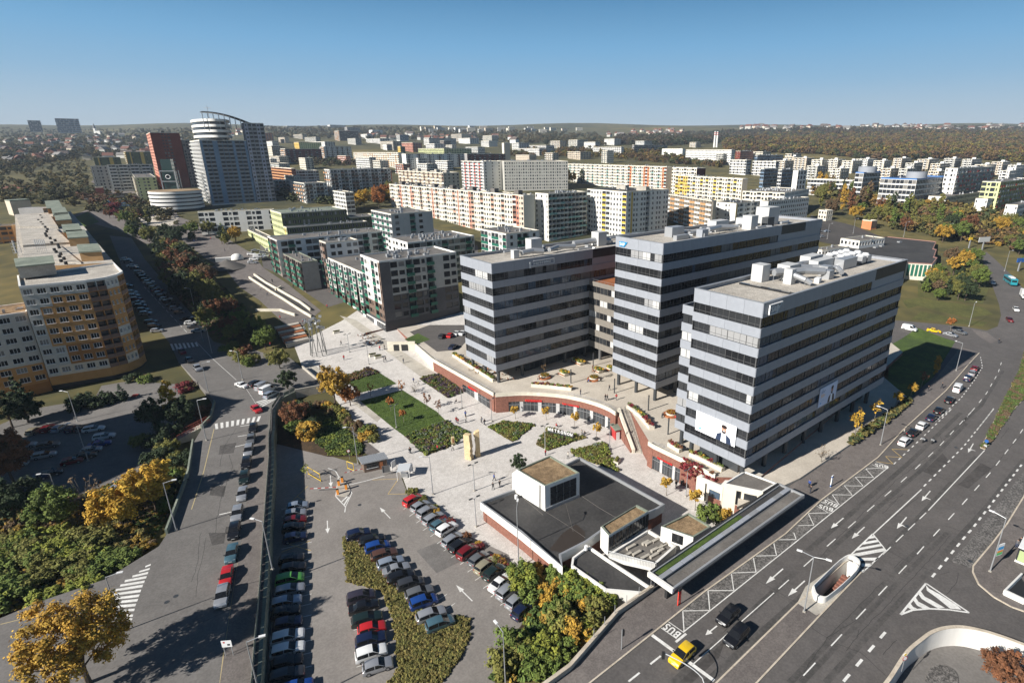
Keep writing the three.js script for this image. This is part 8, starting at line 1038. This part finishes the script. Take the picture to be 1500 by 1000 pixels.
{
const pr=new THREE.Group();put('table_top',cyl(.42,.04,14),M.whitePaint,pr,0,.72,0);put('table_leg',cyl(.05,.72,6),M.darkSteel,pr,0,0,0);
const ch=new THREE.Group();put('seat',unitBox(.44,.06,.44),M.wood,ch,0,.44,0);put('backrest',unitBox(.05,.45,.44),M.wood,ch,-.21,.48,0);for(const[x,z]of[[-.19,-.19],[.19,-.19],[-.19,.19],[.19,.19]])put('leg',unitBox(.04,.44,.04),M.darkSteel,ch,x,0,z);
const r=rng(15);for(const[z,list,fn,w,n]of[[zG,[[1190,640],[1225,655],[1260,640],[1300,660],[1330,690],[1370,665],[1400,690],[1240,625],[1290,632],[1345,640]],()=>POD,'under the lower office block','terrace'],[zG,[[585,455],[610,470],[630,485],[655,500],[640,462],[605,448],[670,485],[620,500]],T,'before the arcade','plaza']])for(const[x,y]of list){const p=z(x,y,fn),c=pr.clone();c.name=numbered('cafe_table');c.position.set(p[0],fn(p[1])+ .01,-p[1]);tag(c,'small round white cafe table ' + w,'table',n + ' cafe tables');scene.add(c);for(const s of[0,Math.PI]){const a=s + r()*.8,k=ch.clone();k.name=numbered('cafe_chair');k.position.set(p[0]+ Math.cos(a)*.75,fn(p[1])+ .01,-p[1]- Math.sin(a)*.75);k.rotation.y=a + Math.PI;tag(k,'brown cafe chair at a table ' + w,'chair',n + ' cafe chairs');scene.add(k);}}
for(const[z,x,y,fn,a,l]of[[zG,455,435,T,.6,'beside the arcade'],[zG,650,560,T,.6,'near the cafe'],[zG,680,570,T,.6,'before the limestone gate'],[z5,1470,530,T0,1.2,'at the tall perennials']]){const p=z(x,y,fn),t=thing('bench_planter',`pale box planter with shrub ${l}`,'planter',p,fn(p[1]),a);put('box',unitBox(2.2,.6,1.2),M.limestone,t,0,0,0);for(let k=0;k<4;k++){const m=part('shrub_clump',tuft,LM.olive,t);m.position.set(-.8 + k*.5,.55,0);m.scale.setScalar(1.2);}}
}
// ---------- people ----------
{
const sd=(p,a,b,ra,rb)=>{const ab=[b[0]- a[0],b[1]- a[1],b[2]- a[2]],ap=[p[0]- a[0],p[1]- a[1],p[2]- a[2]],t=clamp((ap[0]*ab[0]+ ap[1]*ab[1]+ ap[2]*ab[2])/(ab[0]**2 + ab[1]**2 + ab[2]**2 + 1e-9),0,1);return Math.hypot(ap[0]- ab[0]*t,ap[1]- ab[1]*t,ap[2]- ab[2]*t)- lerp(ra,rb,t);};
const poses={standing:[[[0,.95,.09],[.01,.5,.1],[0,.07,.1]],[[0,.95,-.09],[.01,.5,-.1],[0,.07,-.1]],[[0,1.42,.2],[-.03,1.14,.25],[.06,.88,.24]],[[0,1.42,-.2],[-.03,1.14,-.25],[.06,.88,-.24]],0],walking:[[[0,.95,.09],[.2,.52,.1],[.24,.08,.1]],[[0,.95,-.09],[-.06,.52,-.1],[-.34,.14,-.1]],[[0,1.42,.2],[-.14,1.16,.24],[-.1,.92,.22]],[[0,1.42,-.2],[.12,1.16,-.24],[.26,.97,-.2]],.04],sitting:[[[0,.5,.1],[.42,.5,.12],[.44,.07,.12]],[[0,.5,-.1],[.42,.5,-.12],[.44,.07,-.12]],[[0,.98,.2],[.08,.72,.24],[.3,.6,.16]],[[0,.98,-.2],[.08,.72,-.24],[.3,.6,-.16]],-.45]};
const build=(pose,top,leg)=>{const[l1,l2,a1,a2,dy]=poses[pose],yo=pose==='sitting'?-.45:0,f=pose==='walking'?.05:0;const B=[];const add=(pts,rad)=>{for(let i=1;i<pts.length;i++)B.push([pts[i - 1],pts[i],rad[i - 1],rad[i]]);};add(l1,[.1,.07,.055]);add(l2,[.1,.07,.055]);add(a1,[.065,.05,.04]);add(a2,[.065,.05,.04]);add([[0,.95 + yo,0],[0,1.2 + yo,0],[f,1.4 + yo,0]],[.15,.15,.14]);B.push([[f,1.4 + yo,-.13],[f,1.4 + yo,.13],.08,.08]);B.push([[f,1.45 + yo,0],[f + .02,1.6 + yo,0],.055,.06],[[f + .02,1.6 + yo,0],[f + .03,1.68 + yo,0],.095,.1]);for(const l of[l1,l2]){const e=l[2];B.push([[e[0]- .03,.05 +(e[1]- .07),e[2]],[e[0]+ .16,.04 +(e[1]- .07),e[2]],.05,.04]);}for(const q of[a1,a2])B.push([q[2],[q[2][0]+ .05,q[2][1]- .1,q[2][2]],.042,.03]);B.push([[f + .1,1.62 + yo,0],[f + .14,1.6 + yo,0],.03,.02]);
const N=44,mc=new MarchingCubes(N,M.black,false,false,30000);mc.isolation=0;const S1=.95;for(let z=0;z<N;z++)for(let y=0;y<N;y++)for(let x=0;x<N;x++){const p=[(x / N*2 - 1)*S1,(y / N*2 - 1)*S1 + .9,(z / N*2 - 1)*S1];let d=9;for(const b of B){const e=sd(p,...b),h=clamp(.5 + .5*(d - e)/ .04,0,1);d=lerp(d,e,h)- .04*h*(1 - h);}mc.field[z*N*N + y*N + x]=-d;}mc.update();
const n=mc.count,pos=new Float32Array(mc.positionArray.slice(0,n*3)),col=new Float32Array(n*3),hy=1.48 + yo;for(let i=0;i<n;i++){pos[i*3]*=S1;pos[i*3 + 1]=pos[i*3 + 1]*S1 + .9;pos[i*3 + 2]*=S1;const y=pos[i*3 + 1],x=pos[i*3];let c=y>1.66 + yo||(y>1.55 + yo&&x<f)?[.03,.02,.015]:y>hy?[.45,.27,.2]:y<.09?[.02,.02,.02]:y>.93 + yo?top:leg;if(pose==='sitting'&&x>.2&&y<.62)c=y<.09?[.02,.02,.02]:leg;col.set(c,i*3);}const g=new THREE.BufferGeometry();g.setAttribute('position',new THREE.BufferAttribute(pos,3));g.setAttribute('color',new THREE.BufferAttribute(col,3));g.computeVertexNormals();return g;};
const outfits=[['black jacket',[.02,.02,.022],[.03,.035,.05]],['blue jacket',[.03,.07,.25],[.02,.02,.025]],['red jacket',[.42,.03,.03],[.04,.045,.07]],['pale coat',[.45,.43,.38],[.03,.03,.04]],['grey coat',[.12,.12,.125],[.05,.06,.1]]];const pm=new THREE.MeshStandardMaterial({vertexColors:true,roughness:.85,side:THREE.DoubleSide}),cache={};
const r=rng(21),person=(p,y,pose,o,where)=>{const k=pose + o;cache[k]||=build(pose,outfits[o][1],outfits[o][2]);const m=solo('person',cache[k],pm,`person in ${outfits[o][0]} ${pose} ${where}`,'person','people ' + where);m.position.set(p[0],y,-p[1]);m.rotation.y=r()*6.28;m.scale.setScalar(rr(.95,1.08,r));};
const lists=[[zP,T,'on the open plaza',[[508,150,'w',2],[585,70,'s',1],[590,135,'s',3],[752,135,'w',1],[785,160,'w',0],[450,425,'w',3],[292,430,'s',2],[885,745,'w',1],[873,835,'w',0],[943,805,'w',0],[12,460,'w',0],[200,460,'s',0]]],[zN,T,'around the lettered bed',[[435,200,'t',2],[900,325,'t',3],[958,345,'t',0],[650,765,'w',3],[240,715,'s',2]]],[zQ,()=>POD,'on the office terrace',[[805,512,'w',0],[763,618,'w',0],[785,618,'w',0],[877,612,'w',2],[503,558,'s',4],[415,215,'s',3],[70,400,'t',3],[100,405,'t',0],[590,430,'t',1],[700,425,'t',3]]],[zM,()=>POD,'by the round terrace planter',[[700,160,'t',0],[840,185,'t',2],[865,175,'t',3]]],[zM,T,'at the brick shop doors',[[760,725,'s',1],[850,950,'s',0],[910,940,'s',0]]],[zO,T,'beside the gatehouse',[[1092,215,'w',0]]],[zG,T,'on the upper plaza',[[365,632,'w',0],[480,502,'w',0],[495,582,'w',2],[712,595,'w',3],[722,590,'w',0],[818,598,'w',4],[873,705,'w',1],[1105,815,'t',0],[1155,890,'s',1],[1240,922,'w',3],[1258,935,'w',0],[1105,920,'s',2],[690,530,'s',2],[715,525,'s',0],[650,510,'t',4],[900,720,'w',3]]],[z5,T,'before the chemist door',[[905,160,'s',2],[920,165,'s',0],[940,162,'s',3],[1170,175,'s',0]]],[zA,f=>A(f)+ .12,'near the canopy end',[[70,515,'s',1],[78,556,'s',0],[700,165,'s',3]]],[zR1,T,'on the boulevard',[[90,560,'w',3],[210,742,'w',2],[290,548,'w',0],[150,905,'w',2]]],[zD,f=>A(f)+ .12,'on the avenue footway',[[1037,735,'w',0],[962,750,'s',0],[1345,490,'s',0]]],[zB,f=>A(f)+ .12,'by the bus shelter',[[1450,100,'s',4],[1470,85,'s',0]]]];
for(const[z,fn,where,L]of lists)for(const[x,y,k,o]of L){const p=z(x,y,fn);person(p,fn(p[1])+ .02,k==='w'?'walking':k==='s'?'standing':'sitting',o,where);}
for(let i=0;i<34;i++){const s=r(),p=mix2(G(480,470,T),G(190,290,T),s);const q=[p[0]+ rr(-10,10,r),p[1]+ rr(-4,4,r)];person(q,T(q[1])+ .04,'walking',Math.floor(r()*5),'far along the boulevard');}
}
renderer.render(scene,camera);
